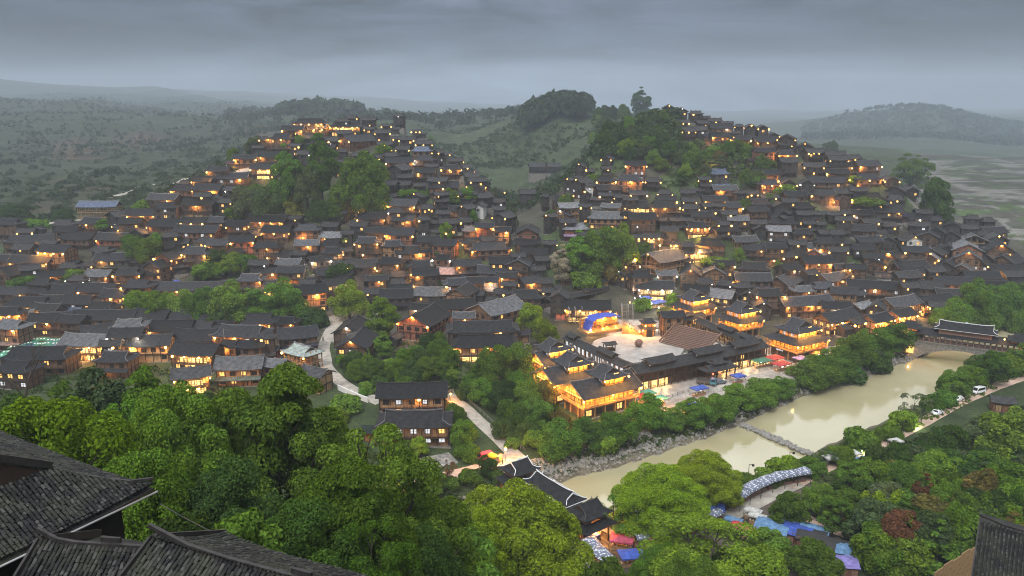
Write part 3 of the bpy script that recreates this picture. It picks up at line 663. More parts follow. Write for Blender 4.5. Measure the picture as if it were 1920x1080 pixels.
def look(h):
    f = h['fl']; 
    mat_ = {'n': 'dark timber', 'r': 'red-brown timber', 'b': 'brown timber', 'd': 'blackened', 't': 'tan timber', 'w': 'white-walled', 'f': 'unfinished open-framed'}[h['k']]
    rf = ' pale-roofed' if ('g' in f or 'G' in f) else ' blue-roofed' if 'B' in f else ' pinkish-roofed' if 'P' in f and h['st'] == 1 else ''
    nm = 'shed' if 'k' in f else 'house'
    tl = ' with lit windows' if ('L' in f or 'o' in f) else (' with %s lamp%s' % (NUMW[h['lamps']], 's' if h['lamps'] > 1 else '') if h['lamps'] else '')
    return mat_+rf+' '+nm+tl
ROOT_OBJS = []
LIT_N = [0]
def lamp_on(h): return True
LSC = {}
def build_house(h, individual=True, lab=None):
    f = h['fl']; st = h['st']; yaw = R(h['yaw']); a = h['yaw']
    style = 'hip' if ('h' in f or (abs(a) < 40 and (int(h['x'])*7+int(h['y'])) % 3 == 0)) else 'gable'
    sh = 2.65 if st > 1 else 2.9; hs = sh*st
    e = at(h['x'], h['y'], hs, ymax=640 if not (640 < h['x'] < 790 and h['y'] < 250) else 800, ymin=120)
    dist = (e-Vector((0, 0, EYE))).length; wm = h['w']*dist/F
    if abs(a) >= 40: d = wm*.98; w = d*1.35
    else: w = wm; d = min(max(.6*w+1.4, 5), 9.8)
    w0 = near_of(w, WB); d0 = near_of(d, (5, 6.5, 8.2, 10, 13))
    kind = 'frame' if h['k'] == 'f' else 'plaster' if h['k'] == 'w' else 'timber'
    K = house_kit(w0, d0, st, style, kind); hs = K['hs']
    s, c = math.sin(yaw), math.cos(yaw); lp = Vector((-(w/2)*s, -(d/2)*c)); off = Vector((lp.x*c-lp.y*s, lp.x*s+lp.y*c))
    base = Vector((e.x-off.x, e.y-off.y, e.z-hs))
    sc = (w/w0, d/d0, 1)
    rs = random.Random(int(h['x']*131+h['y']*17))
    rc = rs.choice(ROOFC); g = rs.uniform(.7, 1.5)*rs.choice((1, 1, 1, 1.7))
    if 'g' in f: rc = (.075, .078, .086)
    if 'G' in f: rc = (.13, .135, .145)
    if 'B' in f: rc = (.07, .09, .14)
    if 'P' in f: rc = (.30, .35, .33) if st > 1 else (.36, .22, .19)
    rc = tuple(v*g for v in rc); wc = rs.choice(WALLC[h['k']]); g = rs.uniform(.8, 1.35); wc = tuple(v*g for v in wc)
    t = thing('timber_house' if h['k'] not in 'wf' else 'concrete_house' if h['k'] == 'w' else 'unfinished_house', lab or look(h)+', '+h['place'], 'house' if 'k' not in f else 'shed', base, yaw, 'houses of the hillside village', sc)
    ro = ob('roof', K['roof'], t, color=rc); ob('ridge', K['ridge'], ro, color=(lambda q: tuple(min(.2, v*q) for v in rc))(rs.choice((1.3, 2.0, 3.2, 4.5))))
    wl = ob('wall', K['wall'], t, color=wc); ob('foundation', K['foundation'], t)
    bw, bd = w0/2-.85, d0/2-.8; sh = K['sh']
    big = h['w'] >= 64
    front = -1; balc = st > 1 and kind == 'timber' and abs(a) < 40 and (rs.random() < .55 or 'o' in f)
    if balc: ob('balcony', K['balcony'], t, (0, -bd-.08, 0), color=tuple(v*1.3 for v in wc))
    if kind == 'timber' and abs(a) < 40 and st > 1:
        if rs.random() < .38:
            A2 = house_kit(6, 5, 1, 'gable', 'timber'); sd_ = rs.choice((-1, 1)); an = ob('annex', A2['wall'], t, (sd_*(w0/2+.7), rs.uniform(-1.2, .8), rs.uniform(-.4, .9)), color=tuple(v*rs.uniform(.7, 1.3) for v in wc)); ob('annex_roof', A2['roof'], an, color=tuple(v*rs.uniform(.8, 1.6) for v in rc)); ob('annex_base', A2['foundation'], an)
        if rs.random() < .32 and not balc: ob('pent_roof', cached(('pent', w0), lambda: pent_mesh(w0-1.0)), t, (0, -bd, sh), color=tuple(v*rs.uniform(.9, 1.5) for v in rc))
    lit = 'L' in f or 'o' in f
    def pane():
        if 'W' in f and rs.random() < .6: return WIN['pane_white']
        if lit and rs.random() < (.75 if 'o' in f else .45): return WIN['pane_warm']
        if rs.random() < .12: return WIN['pane_warm']
        if rs.random() < .05: return WIN['pane_white']
        return WIN['dark_glass']
    if kind != 'frame':
        floors = range(st) if (big or 'o' in f or st == 3) else [st-1] if st > 1 else [0]
        faces = []
        if abs(a) < 75: faces.append((2*bw, lambda q: (q, -bd-.02, 0), 0))
        if a > 18: faces.append((2*bd, lambda q: (-bw-.02, q, 0), -math.pi/2))
        if a < -18: faces.append((2*bd, lambda q: (bw+.02, q, 0), math.pi/2))
        for fi, (wid, pf, rz) in enumerate(faces):
            n = max(1, min(5 if big else 3, int(wid/2.6)))
            for s_ in floors:
                for i in range(n):
                    if rs.random() < (.12 if big else .25): continue
                    q = -wid/2+wid*(i+.5)/n
                    p = pf(q); inset = .55 if (s_ == 0 and st > 1 and kind == 'timber') else 0
                    if inset: p = (p[0], p[1]+inset, 0) if fi == 0 and abs(a) < 75 else (p[0]+.3*(1 if a > 0 else -1), p[1], 0)
                    if s_ == 0 and i == n//2 and big: ob('door', DOOR, t, p, rz, color=wc); continue
                    wn = ob('window', pane(), t, (p[0], p[1], s_*sh+.85), rz)
                    if big: wn.scale = (1.25, 1, 1.05)
    if 'o' in f:
        for s_ in range(st): 
            if rs.random() < .8: ob('shop_opening', cached('shopopen', shop_mesh), t, (rs.uniform(-.1, .1)*w0, -bd-.03+(.55 if s_ == 0 and st > 1 else 0), s_*sh+.35), scale=(bw*rs.uniform(.5, .85), 1, 1.6)); glow('i', t, (0, -bd-1.1, s_*sh+1.3))
    n = h['lamps']; lm = LAMPS[h['lc']]
    for i in range(n):
        if abs(a) >= 40:
            sx = -1 if a > 0 else 1
            y = 0 if n == 1 else -d0*.42+.84*d0*i/(n-1)
            p = (sx*(w0/2-.25), y, hs+K['rise']*(1-abs(y)/(d0/2))-.45)
        else:
            x = (rs.uniform(-.35, .35) if n == 1 else -.44+.88*i/(n-1)+rs.uniform(-.05, .05))*w0; p = (x, -d0/2+.3, hs-.42-(sh if rs.random() < .12 and st > 1 else 0))
        ob('eave_lamp', lm, t, p, scale=(rs.choice((.8, 1.1, 1.5)),)*3); glow(h['lc'], t, (p[0]-(.42*(-1 if a > 0 else 1) if abs(a) >= 40 else 0), p[1]-(0 if abs(a) >= 40 else .38), p[2]-.1)) if lamp_on(h) else None
    h['base'] = base; h['obj'] = t
    return t
def pent_mesh(w):
    mb = MB(); v = []; n = 6
    for i in range(n+1):
        x = -w/2+w*i/n
        for y, z in ((-1.5, -.25), (-.7, .05), (0, .55)): v.append((x, y, z+.12*abs(2*i/n-1)**5))
    fs = [(3*i+j, 3*i+3+j, 3*i+4+j, 3*i+1+j) for i in range(n) for j in range(2)]
    mb.add(v, fs, 0, [(p[0], -p[1]*1.1) for p in v]); lo = [(x, y, z-.13) for x, y, z in v]; mb.add(lo, [q[::-1] for q in fs], 1)
    for i in range(n): mb.add([lo[3*i], lo[3*i+3], v[3*i+3], v[3*i]], [(0, 1, 2, 3)], 1)
    for e in (0, 3*n): mb.add([v[e], v[e+1], v[e+2], lo[e+2], lo[e+1], lo[e]], [(0, 1, 2, 3, 4, 5), (5, 4, 3, 2, 1, 0)], 1)
    return mb.mesh('pent_roof', ['roof_tile', 'beam'])
def shop_mesh():
    mb = MB(); mb.box(-1, 1, -.02, .02, 0, 1, 0)
    for x in (-1, -.5, 0, .5, 1): mb.box(x-.02, x+.02, -.09, -.015, 0, 1, 1)
    mb.box(-1, 1, -.085, -.015, .68, .72, 1); mb.box(-1.03, 1.03, -.1, -.01, .98, 1.06, 1); mb.box(-1, 1, -.1, -.01, -.04, .02, 1)
    return mb.mesh('shop_opening', ['shop_warm', 'beam'])
order = sorted(HOUSES, key=lambda h: -h['w'])
NIND = 300
for h in order[:NIND]: build_house(h)
# the rest, small and far, as one mass
def merge_stuff(name, roots):
    data = {}
    for t in roots:
        bpy_m = Matrix.LocRotScale(t.location, t.rotation_euler, t.scale)
        def rec(o, mt):
            for c in [c for c in ALLCH.get(o, [])]:
                m2 = mt @ Matrix.LocRotScale(c.location, c.rotation_euler, c.scale)
                if c.type == 'MESH' and c.data:
                    me = c.data; nv = len(me.vertices); co = np.empty(nv*3); me.vertices.foreach_get('co', co); co = co.reshape(-1, 3)
                    A_ = np.array(m2); co = co@A_[:3, :3].T+A_[:3, 3]
                    mats = [m_.name for m_ in me.materials]
                    uvl = me.uv_layers[0].data if me.uv_layers else None
                    for p in me.polygons: data.setdefault('f', []).append((co, list(p.vertices), mats[p.material_index], [tuple(uvl[i].uv) for i in p.loop_indices] if uvl else None))
                rec(c, m2)
        rec(t, bpy_m)
    mats = sorted({f[2] for f in data['f']}); mb = MB()
    for co, vi, mt, uv in data['f']: mb.add([co[i] for i in vi], [tuple(range(len(vi)))], mats.index(mt), uv)
    o = ob(name, mb.mesh(name, mats), color=(.042, .041, .043)); o['kind'] = 'stuff'; return o
rest = [build_house(h) for h in order[NIND:]]
if rest:
    ALLCH = {}
    for o in bpy.data.objects:
        if o.parent: ALLCH.setdefault(o.parent, []).append(o)
    merge_stuff('far_village_houses', rest)
    def kill(o):
        if o.name not in bpy.data.objects: return
        for c in ALLCH.get(o, []): kill(c)
        bpy.data.objects.remove(o)
    for t in rest: kill(t)
    for h in order[NIND:]: h['obj'] = None
# ---------------------------------------------------------------- roads and paved ground, draped over the terrain
def strip(name, pix, width, mat, lift=.1, h=0):
    pts = [at(x, y, h) for x, y in pix]; P2 = []
    for a, b in zip(pts[:-1], pts[1:]):
        n = max(2, int((b-a).length/1.6)); P2 += [a.lerp(b, i/n) for i in range(n)]
    P2.append(pts[-1]); sm = P2[:]
    for _ in range(6): sm = [sm[0]]+[(sm[i-1]+sm[i]*2+sm[i+1])/4 for i in range(1, len(sm)-1)]+[sm[-1]]
    mb = MB(); rows = []
    for i, p in enumerate(sm):
        d = (sm[min(i+1, len(sm)-1)]-sm[max(i-1, 0)]); d.z = 0; d.normalize(); sd = Vector((d.y, -d.x, 0))
        wv = width*(1+.08*mn.noise(Vector((p.x*.2, p.y*.2, 1))))
        rows.append([Vector((p.x, p.y, 0))+sd*wv*k/8 for k in range(-4, 5)])
    vs = [(q.x, q.y, ground(q.x, q.y)+lift-(.35 if k in (0, 8) else 0)) for r_ in rows for k, q in enumerate(r_)]
    fs = [(i*9+k, i*9+k+1, i*9+k+10, i*9+k+9) for i in range(len(rows)-1) for k in range(8)]
    mb.add(vs, fs); o = ob(name, mb.mesh(name, [mat])); o['kind'] = 'structure'; return sm
strip('village_road', [(700,560),(660,585),(620,615),(606,650),(612,690),(640,718),(668,735),(715,755)], 5, 'path_paving')
strip('garden_path', [(842,700),(836,740),(870,762),(905,795),(935,822),(962,850),(985,868)], 4.6, 'path_paving', .14)
strip('lower_road', [(968,852),(930,868),(880,884),(820,897),(740,915),(690,930)], 5.0, 'pink_paving', .19)
strip('riverside_street', [(1170,770),(1215,745),(1290,725),(1370,700),(1440,688),(1500,682),(1570,664),(1650,645),(1730,628)], 11, 'wet_paving', .1)
strip('river_walk', [(1270,778),(1330,748),(1400,722),(1440,708)], 2.6, 'path_paving', .16)
strip('market_lane', [(1085,985),(1140,990),(1200,1012),(1290,1000),(1380,962),(1440,930),(1495,905)], 5.0, 'path_paving')
strip('bank_road', [(1480,912),(1540,880),(1600,852),(1650,832),(1705,806),(1752,780),(1795,756),(1840,736),(1880,720),(1940,700)], 4.6, 'pink_paving')
strip('forest_track', [(1480,960),(1540,985),(1590,1000),(1640,1022)], 4.5, 'pink_paving')
strip('hill_road', [(200,372),(250,356),(300,346),(360,336),(430,325),(490,316)], 5, 'path_paving', .5)
strip('dirt_track', [(20,428),(80,420),(140,414),(170,409)], 4, 'path_paving', .3)
strip('stone_yard', [(735,880),(800,868),(850,858)], 7, 'bank_stone', .12)

# ---------------------------------------------------------------- lit towers along the plaza
def stripbox(t, x0, x1, y, z):
    n = max(1, int((x1-x0)/3.2))
    for i in range(n): glow('s', t, (x0+(x1-x0)*(i+.5)/n, y-.25, z-.25))
    return ob('light_strip', cached(('ls', round(x1-x0, 1)), lambda: _ls(x1-x0)), t, ((x0+x1)/2, y, z))
def _ls(w):
    mb = MB(); mb.box(-w/2, w/2, -.05, .05, -.05, .05); return mb.mesh('light_strip', ['strip_warm'])
def skirt_mesh(w, d, iw, idp, z0, z1):
    mb = MB(); o = [(-w/2,-d/2),(w/2,-d/2),(w/2,d/2),(-w/2,d/2)]; i_ = [(-iw/2,-idp/2),(iw/2,-idp/2),(iw/2,idp/2),(-iw/2,idp/2)]
    for k in range(4):
        a, b = Vector(o[k]), Vector(o[(k+1) % 4]); c, e = Vector(i_[(k+1) % 4]), Vector(i_[k]); n = 6; g = []
        for r_ in range(5):
            v = r_/4; lo, hi = a.lerp(e, v), b.lerp(c, v)
            for q in range(n+1):
                p = lo.lerp(hi, q/n); up = .35*(abs(2*q/n-1)**5)*(1-v)**2; g.append((p.x, p.y, z0+(z1-z0)*v**1.15+up))
        ln = (b-a).length; uv = [((q/n-.5)*ln, r_*.6) for r_ in range(5) for q in range(n+1)]
        fs = [(r_*(n+1)+q, r_*(n+1)+q+1, (r_+1)*(n+1)+q+1, (r_+1)*(n+1)+q) for r_ in range(4) for q in range(n)]
        mb.add(g, fs, 0, uv); mb.add([(x, y, z-.16) for x, y, z in g], [f[::-1] for f in fs], 1)
        for q in range(n): mb.add([g[q], g[q+1], (g[q+1][0], g[q+1][1], g[q+1][2]-.16), (g[q][0], g[q][1], g[q][2]-.16)], [(3, 2, 1, 0)], 1)
    return mb.mesh('lower_roof', ['roof_tile', 'beam'])
def lit_body(t, w, d, z0, h, sides, n=None, wood='warm_wood', nm='lit_gallery'):
    """timber wall panels between posts, lit from lamps under the eave"""
    mb = MB(); mb.box(-w/2, w/2, -d/2, d/2, z0, z0+h, 0)
    for s_ in (-1, 1):
        k = max(3, int(w/1.6))
        for i in range(k+1): x = -w/2+w*i/k; mb.box(x-.09, x+.09, s_*d/2-.12, s_*d/2+.12, z0, z0+h-.02, 1)
        k = max(3, int(d/1.6))
        for i in range(k+1): y = -d/2+d*i/k; mb.box(s_*w/2-.12, s_*w/2+.12, y-.09, y+.09, z0, z0+h-.02, 1)
        for z in (z0+.1, z0+h*.42, z0+h-.25):
            mb.box(-w/2-.03, w/2+.03, s_*d/2-.07, s_*d/2+.07, z, z+.16, 1); mb.box(s_*w/2-.07, s_*w/2+.07, -d/2-.03, d/2+.03, z, z+.16, 1)
    ob(nm, mb.mesh(nm, [wood, 'beam']), t)
def gable_lattice(t, x, d, z0, h, sgn=-1):
    mb = MB(); n = 6
    for i in range(1, n): y = -d/2+d*i/n; mb.box(x-.06, x+.06, y-.07, y+.07, z0, z0+h*(1-abs(y)/(d/2)), 0)
    for k in (.25, .5, .75): wd = d/2*(1-k); mb.box(x-.05, x+.05, -wd, wd, z0+h*k-.06, z0+h*k+.06, 0)
    mb.add([(x-.12*sgn, -d/2, z0), (x-.12*sgn, d/2, z0), (x-.12*sgn, 0, z0+h)], [(0, 1, 2), (2, 1, 0)], 1)
    ob('gable_screen', mb.mesh('gable_screen', ['new_wood', 'warm_wood']), t)
RT = (.034, .035, .041)
def tower(label, cx, cy, yaw, w, d, tw, td, toff=0, kind='gable', sign=False, h1=3.4, h2=3.0, gz=None):
    z = ground(cx, cy) if gz is None else gz
    t = thing('gallery_building', label, 'building', (cx, cy, z), R(yaw), 'lit gallery buildings round the plaza')
    ob('foundation', foundation_mesh(w-.6, d-.6), t)
    # ground floor: dark bays between timber posts
    mb = MB(); mb.box(-w/2+1.4, w/2-1.4, -d/2+1.4, d/2-1.4, 0, h1, 0); n = max(3, int((w-2)/3.2))
    for i in range(n+1):
        x = -w/2+1+(w-2)*i/n
        for y in (-d/2+1, d/2-1): mb.box(x-.16, x+.16, y-.16, y+.16, 0, h1, 1)
    for x in (-w/2+1, w/2-1):
        for k in (-.17, .17): mb.box(x-.16, x+.16, k*d-.16, k*d+.16, 0, h1, 1)
    ob('ground_floor', mb.mesh('ground_floor', ['timber', 'warm_wood']), t, color=(.10, .055, .03))
    for i in range(n): ob('window', WIN['dark_glass'] if i % 3 else WIN['pane_warm'], t, (-w/2+1+(w-2)*(i+.5)/n, -d/2+1.36, .7), scale=(1.7, 1, 1.5))
    # gallery floor with railing
    mb = MB(); a, b = w/2-.15, d/2-.15; mb.box(-a, a, -b, b, h1, h1+.22, 0)
    for zz in (.5, .95): mb.box(-a, a, -b, -b+.1, h1+zz, h1+zz+.12, 0); mb.box(-a, a, b-.1, b, h1+zz, h1+zz+.12, 0); mb.box(-a, -a+.1, -b, b, h1+zz, h1+zz+.12, 0); mb.box(a-.1, a, -b, b, h1+zz, h1+zz+.12, 0)
    k = max(4, int(2*a/2.4))
    for i in range(k+1):
        x = -a+.08+(2*a-.16)*i/k
        for y in (-b+.08, b-.08): mb.box(x-.09, x+.09, y-.09, y+.09, h1, h1+h2, 0)
    for sx in (-a+.08, a-.08):
        for y in (-b*.4, b*.4): mb.box(sx-.09, sx+.09, y-.09, y+.09, h1, h1+h2, 0)
    mb.box(-a+.1, a-.1, -b+.02, -b+.06, h1+.22, h1+.5, 0)
    ob('gallery_railing', mb.mesh('gallery_railing', ['warm_wood']), t)
    lit_body(t, w-3.2, d-3.0, h1+.22, h2-.2, None)
    stripbox(t, -a+.6, a-.6, -b+.35, h1+h2-.35)
    ze = h1+h2
    if kind == 'gable':
        rise = d*.30; rf = ob('roof', roof_mesh(w+1.2, d+1.2, ze, rise, 'gable'), t, color=RT); ob('ridge', ridge_mesh(w+1.2, d+1.2, ze, rise, 'gable'), rf, color=(.12, .12, .13))
        gable_lattice(t, -w/2+.75, d-1.2, ze+.05, rise*.92); stripx = cached(('lsy', d), lambda: _lsy(d*.7)); ob('light_strip', stripx, t, (-w/2+.35, 0, ze-.1))
        zb = ze+rise*.35
    else:
        ob('lower_roof', skirt_mesh(w+1.6, d+1.6, tw+.4, td+.4, ze-.1, ze+1.5), t, color=RT); zb = ze+.7
        ob('light_strip', cached(('lsy2', d), lambda: _lsy(d*.8)), t, (-a+.35, 0, ze-.45))
    # upper storey and its roof, gable to the street
    ut = ob('upper_storey', None, t, (toff, 0, 0)); uh = 2.5; z2 = zb+uh
    lit_body(ut, tw-1.6, td-1.6, zb-.9, uh+.9, None, nm='upper_wall')
    for i in (-.6, .6): ob('window', WIN['pane_white'], ut, (-tw/2+.77, i*td*.3, zb+.7), -math.pi/2)
    rise = tw*.30; rf = ob('upper_roof', roof_mesh(td+1.2, tw+.8, z2, rise, 'hip'), t, (toff, 0, 0), math.pi/2, color=tuple(v*1.25 for v in RT)); ob('ridge', ridge_mesh(td+1.2, tw+.8, z2, rise, 'hip'), rf, color=(.12, .12, .13))
    stripbox(ut, -tw/2+.9, tw/2-.9, -td/2-.05, z2-.25)
    ob('light_strip', cached(('g', 1), lambda: _ls(1.6)), ut, (0, -td/2-.02, z2+rise*.5))
    for x, y, zz in ((-a-.2, -b-.2, ze-.5), (a+.2, -b-.2, ze-.5), (toff+tw/2, -td/2-.4, z2-.3), (toff-tw/2, -td/2-.4, z2-.3), (0, -b-.3, ze-.5)): ob('eave_lamp', LAMPS['w'], t, (x, y, zz)); glow('w', t, (x, y-.35, zz))
    for k in (-.3, 0, .3): glow('s', t, (-a-.1, k*d, ze-.5 if kind != 'gable' else ze+.6*(k == 0)))
    if sign:
        mb = MB()
        for i in range(6): mb.box(i*.5, i*.5+.36, -.03, .03, 0, .42*(1 if i % 2 else .8), 0)
        ob('sign_letters', mb.mesh('sign_letters', ['pane_white']), t, (-a-.06, 2.2, h1-.6), -math.pi/2)
    return t
def _lsy(d):
    mb = MB(); mb.box(-.05, .05, -d/2, d/2, -.05, .05); return mb.mesh('light_strip', ['strip_warm'])
tower('large lit gallery building nearest the riverside trees, two lit gables', 25, 212, 32, 20, 11, 8.5, 8, 2.2)
tower('lit gallery building between two others left of the stage plaza', 16.3, 221.2, 32, 17, 11, 8.5, 8, 1.5)
tower('small lit gallery building at the rear left plaza corner', 12.8, 234.5, 32, 13, 10, 8.5, 7.5, 0)
tower('lit corner gallery building beside the red and green stalls', 97.3, 260, 31, 15.5, 13.5, 11, 9.5, 0, 'skirt', True)
tower('pale roofed lit gallery house behind the walkway', 84.5, 283, 31, 12, 11, 9.5, 8.5, 0, 'skirt')
tower('lit gallery house at the far end of the walkway', 70.5, 298, 31, 12, 11, 9.5, 8.5, 0, 'skirt')

# ---------------------------------------------------------------- covered walkways and the long shop gallery
def walkway(label, A, B, d, hs, raised, z0, posts=2.6, shops=None, portico=None, wall=None):
    A = Vector(A); B = Vector(B); w = (B-A).length; c = (A+B)/2; yaw = math.atan2(B.y-A.y, B.x-A.x)
    t = thing('covered_walkway' if not shops else 'shop_gallery', label, 'walkway' if not shops else 'gallery', (c.x, c.y, z0), yaw, 'tile roofed walkways round the plaza')
    rise = d*.26; rf = ob('roof', roof_mesh(w, d, hs, rise, 'gable'), t, color=(.030, .031, .034)); ob('ridge', ridge_mesh(w, d, hs, rise, 'gable'), rf, color=(.08, .08, .085))
    mb = MB(); n = int(w/posts)
    for i in range(n+1):
        x = -w/2+.4+(w-.8)*i/n
        for y in (-d/2+.7, d/2-.7): mb.box(x-.13, x+.13, y-.13, y+.13, -1.5, hs+.1, 0)
    for y in (-d/2+.7, d/2-.7): mb.box(-w/2+.3, w/2-.3, y-.1, y+.1, hs-.25, hs-.02, 0); mb.box(-w/2+.3, w/2-.3, y-.06, y+.06, .8, .92, 0)
    ob('posts', mb.mesh('posts', ['beam']), t)
    mb = MB(); mb.box(-w/2, w/2, -d/2+.4, d/2-.4, -4, .12); ob('base', mb.mesh('base', ['foundation_stone']), t)
    for a, b in raised:
        x0, x1 = -w/2+w*a, -w/2+w*b; rw = x1-x0; o = ob('raised_roof', cached(('rr', round(rw, 1), d), lambda: roof_mesh(rw, d*.72, 0, rise*.8, 'gable')), t, ((x0+x1)/2, 0, hs+rise*.62+.55), color=(.033, .034, .037))
        mb = MB(); mb.box(-rw/2+.3, rw/2-.3, -d*.24, d*.24, -1.0, .25, 0); k = int(rw/1.2)
        for i in range(k): x = -rw/2+.8+(rw-1.6)*i/max(1, k-1); mb.box(x-.3, x+.3, -d*.245, d*.245, -.28, -.02, 1)
        ob('clerestory', mb.mesh('clerestory', ['beam', 'pane_white' if shops else 'plaster']), o)
    if shops:
        fh = hs*.5; mb = MB(); mb.box(-w/2+.5, w/2-.5, -d/2+1.6, d/2-.8, 0, hs+.3, 0); mb.box(-w/2+.3, w/2-.3, -d/2+.5, d/2-.8, fh-.12, fh+.1, 1)
        for z in (fh+.5, fh+.95): mb.box(-w/2+.3, w/2-.3, -d/2+.62, -d/2+.72, z, z+.1, 1)
        ob('wall', mb.mesh('wall', ['timber', 'beam']), t, color=(.06, .035, .024))
        for a, b, red in shops:
            x0, x1 = -w/2+w*a, -w/2+w*b; ob('shop_opening', cached('shopopen', shop_mesh), t, ((x0+x1)/2, -d/2+1.56, .1), scale=((x1-x0)/2, 1, fh-.5)); glow('i', t, ((x0+x1)/2, -d/2+.3, fh*.6))
            if red:
                mb = MB(); mb.box(-1, 1, -.05, .05, 0, .5, 0)
                for i in range(5): mb.box(-.85+i*.36, -.6+i*.36, -.075, -.051, .1, .4, 1)
                ob('shop_sign', mb.mesh('shop_sign', ['beam', 'lamp_red']), t, ((x0+x1)/2-.1, -d/2+1.4, fh-.62), scale=((x1-x0)/2.3, 1, 1))
        for i in range(8): ob('window', WIN['pane_warm' if i == 6 else 'dark_glass'], t, (-w/2+w*(.06+.125*i), -d/2+1.55, fh+.35), scale=(1.3, 1, 1.1))
    if portico:
        x = -w/2+w*portico; pt = ob('portico', None, t, (x, -d/2-2.2, 0))
        ob('portico_roof', roof_mesh(13, 5.5, 3.7, 1.5, 'hip'), pt, color=(.033, .034, .037)); ob('portico_roof', roof_mesh(6, 4, 5.3, 1.1, 'hip'), pt, (0, .6, 0), color=(.033, .034, .037))
        mb = MB(); mb.box(-2, 2, -.6, 1.6, 4, 5.5)
        for xx in (-5.6, -2, 2, 5.6): mb.box(xx-.16, xx+.16, -2, -1.68, 0, 3.9)
        ob('posts', mb.mesh('posts', ['beam']), pt)
        for xx in (-4, -1.2): ob('lantern', LAMPS['r'], pt, (xx, -2.2, 2.9))
    if wall: 
        mb = MB(); mb.box(-w/2+.6, w/2-.6, -d/2+1.1, -d/2+1.2, .2, hs-.5, 0); k = int(w/2.4)
        for i in range(k): x = -w/2+1+2.4*i; mb.box(x, x+1.3, -d/2+1.06, -d/2+1.24, .9, hs-.7, 1)
        ob('wall', mb.mesh('wall', ['warm_wood', 'pane_white']), t)
    return t
walkway('long two storey shop gallery with lit shopfronts facing the riverside street', (35.5, 227.5), (83, 254), 7.5, 5.6, [(.1, .3), (.44, .66), (.74, .95)], 3.6, 2.6, [(.03, .10, 0), (.11, .17, 1), (.175, .24, 0), (.62, .69, 0), (.70, .78, 0), (.80, .87, 1), (.88, .96, 1)], .55)
walkway('covered walkway descending along the left side of the plaza', (19.5, 264), (37.5, 231), 5, 3.6, [(.02, .16), (.5, .74)], 5, wall=True)
walkway('covered walkway running behind the wooden seating steps', (70, 286), (84, 256), 5, 3.6, [(.35, .6), (.7, .9)], 4.6)
walkway('covered walkway along the back of the plaza below the old grove', (14, 304), (49, 331), 4.6, 3.4, [(.05, .25), (.42, .7), (.78, .96)], 8)
walkway('short walkway roof beside the rear right plaza corner', (58, 283), (72, 291), 5, 3.6, [(.3, .7)], 5.5)

# plaza floor, stage, steps
mb = MB(); cx, cy = 44, 263; ring = [(cx+math.cos(a)*15.5*(1+.08*math.sin(3*a)), cy+math.sin(a)*16.5) for a in [i*math.pi/24 for i in range(48)]]
mb.add([(cx, cy, 5.35)]+[(x, y, 5.35) for x, y in ring]+[(x, y, 3) for x, y in ring], [(0, 1+i, 1+(i+1) % 48) for i in range(48)]+[(1+(i+1) % 48, 1+i, 49+i, 49+(i+1) % 48) for i in range(48)])
o = ob('plaza_pavement', mb.mesh('plaza_pavement', ['plaza_paving'])); o['kind'] = 'structure'
mb = MB()
for r0, r1, a0, a1, z in ((5, 8, .2, 2.6, 5.36), (9.5, 10.2, 0, 3.1, 5.36), (2, 3.2, 3, 5.6, 5.36)):
    n = 20; v = []
    for i in range(n+1): a = a0+(a1-a0)*i/n; v += [(cx+math.cos(a)*r0, cy+math.sin(a)*r0, z), (cx+math.cos(a)*r1, cy+math.sin(a)*r1, z)]
    mb.add(v, [(2*i, 2*i+1, 2*i+3, 2*i+2) for i in range(n)])
o = ob('plaza_pavement_bands', mb.mesh('bands', ['path_paving'])); o['kind'] = 'structure'
st_ = thing('seating_steps', 'broad bank of reddish wooden seating steps facing the plaza', 'steps', (58.5, 262.5, 5.3), R(-45))
mb = MB(); mb.box(-9, 9, 0, .55, 0, .2); step_me = mb.mesh('step', ['step_wood']); mb = MB(); mb.box(-9, 9, 0, 10.4, -2, .02); ob('base', mb.mesh('base', ['foundation_stone']), st_)
for i in range(13):
    ob('step', step_me, st_, (0, i*.8, .22+i*.36)); mb = MB(); mb.box(-8.96, 8.96, .5, .8, -.4, .16); ob('riser', cached('riser', lambda: mb.mesh('riser', ['foundation_stone'])), st_, (0, i*.8, .22+i*.36))
for sx in (-1, 1):
    mb = MB(); mb.bar((sx*9.2, 0, .6), (sx*9.2, 10.4, 5.4), .3, .6); ob('side_wall', mb.mesh('side_wall', ['step_wood']), st_)
sg = thing('stage', 'open timber stage lit orange under a sagging blue tarpaulin', 'stage', (33.5, 284, ground(33.5, 284)), R(27))
mb = MB(); mb.box(-8.5, 8.5, -3.5, 3.5, -3, 1.0); mb.box(-8.3, 8.3, 2.6, 3.0, 1, 5)
for i in range(8): x = -8+16*i/7; mb.box(x-.12, x+.12, 2.3, 2.6, 1, 5.6, 1)
for z in (1.6, 2.6, 3.6, 4.6): mb.box(-8.2, 8.2, 2.2, 2.4, z, z+.3, 1)
for i in range(9): x = -8+2*i; mb.box(x-.35, x+.35, 1.2, 1.6, 1, 1.9+.5*(i % 2), 1)
for z in (.25, .6): mb.box(-8.6, 8.6, -3.62, -3.5, z, z+.14, 1)
ob('stage_platform', mb.mesh('stage_platform', ['warm_wood', 'new_wood']), sg)
mb = MB(); n, k = 12, 6; g = []
for i in range(n+1):
    for j in range(k+1):
        u, v = i/n*2-1, j/k*2-1; g.append((u*6.2-(.8 if u < -.8 else 0), v*3.0-.2, 5.6+.55*(1-abs(u)**2.2)-.22*abs(math.sin(4.7*u+.6))-.15*(1-v*v)*abs(math.sin(3*u))-(4.2*(abs(u)-.8)/.2 if u < -.8 else 0)+.2*mn.noise(Vector((u*3, v*3, 0)))))
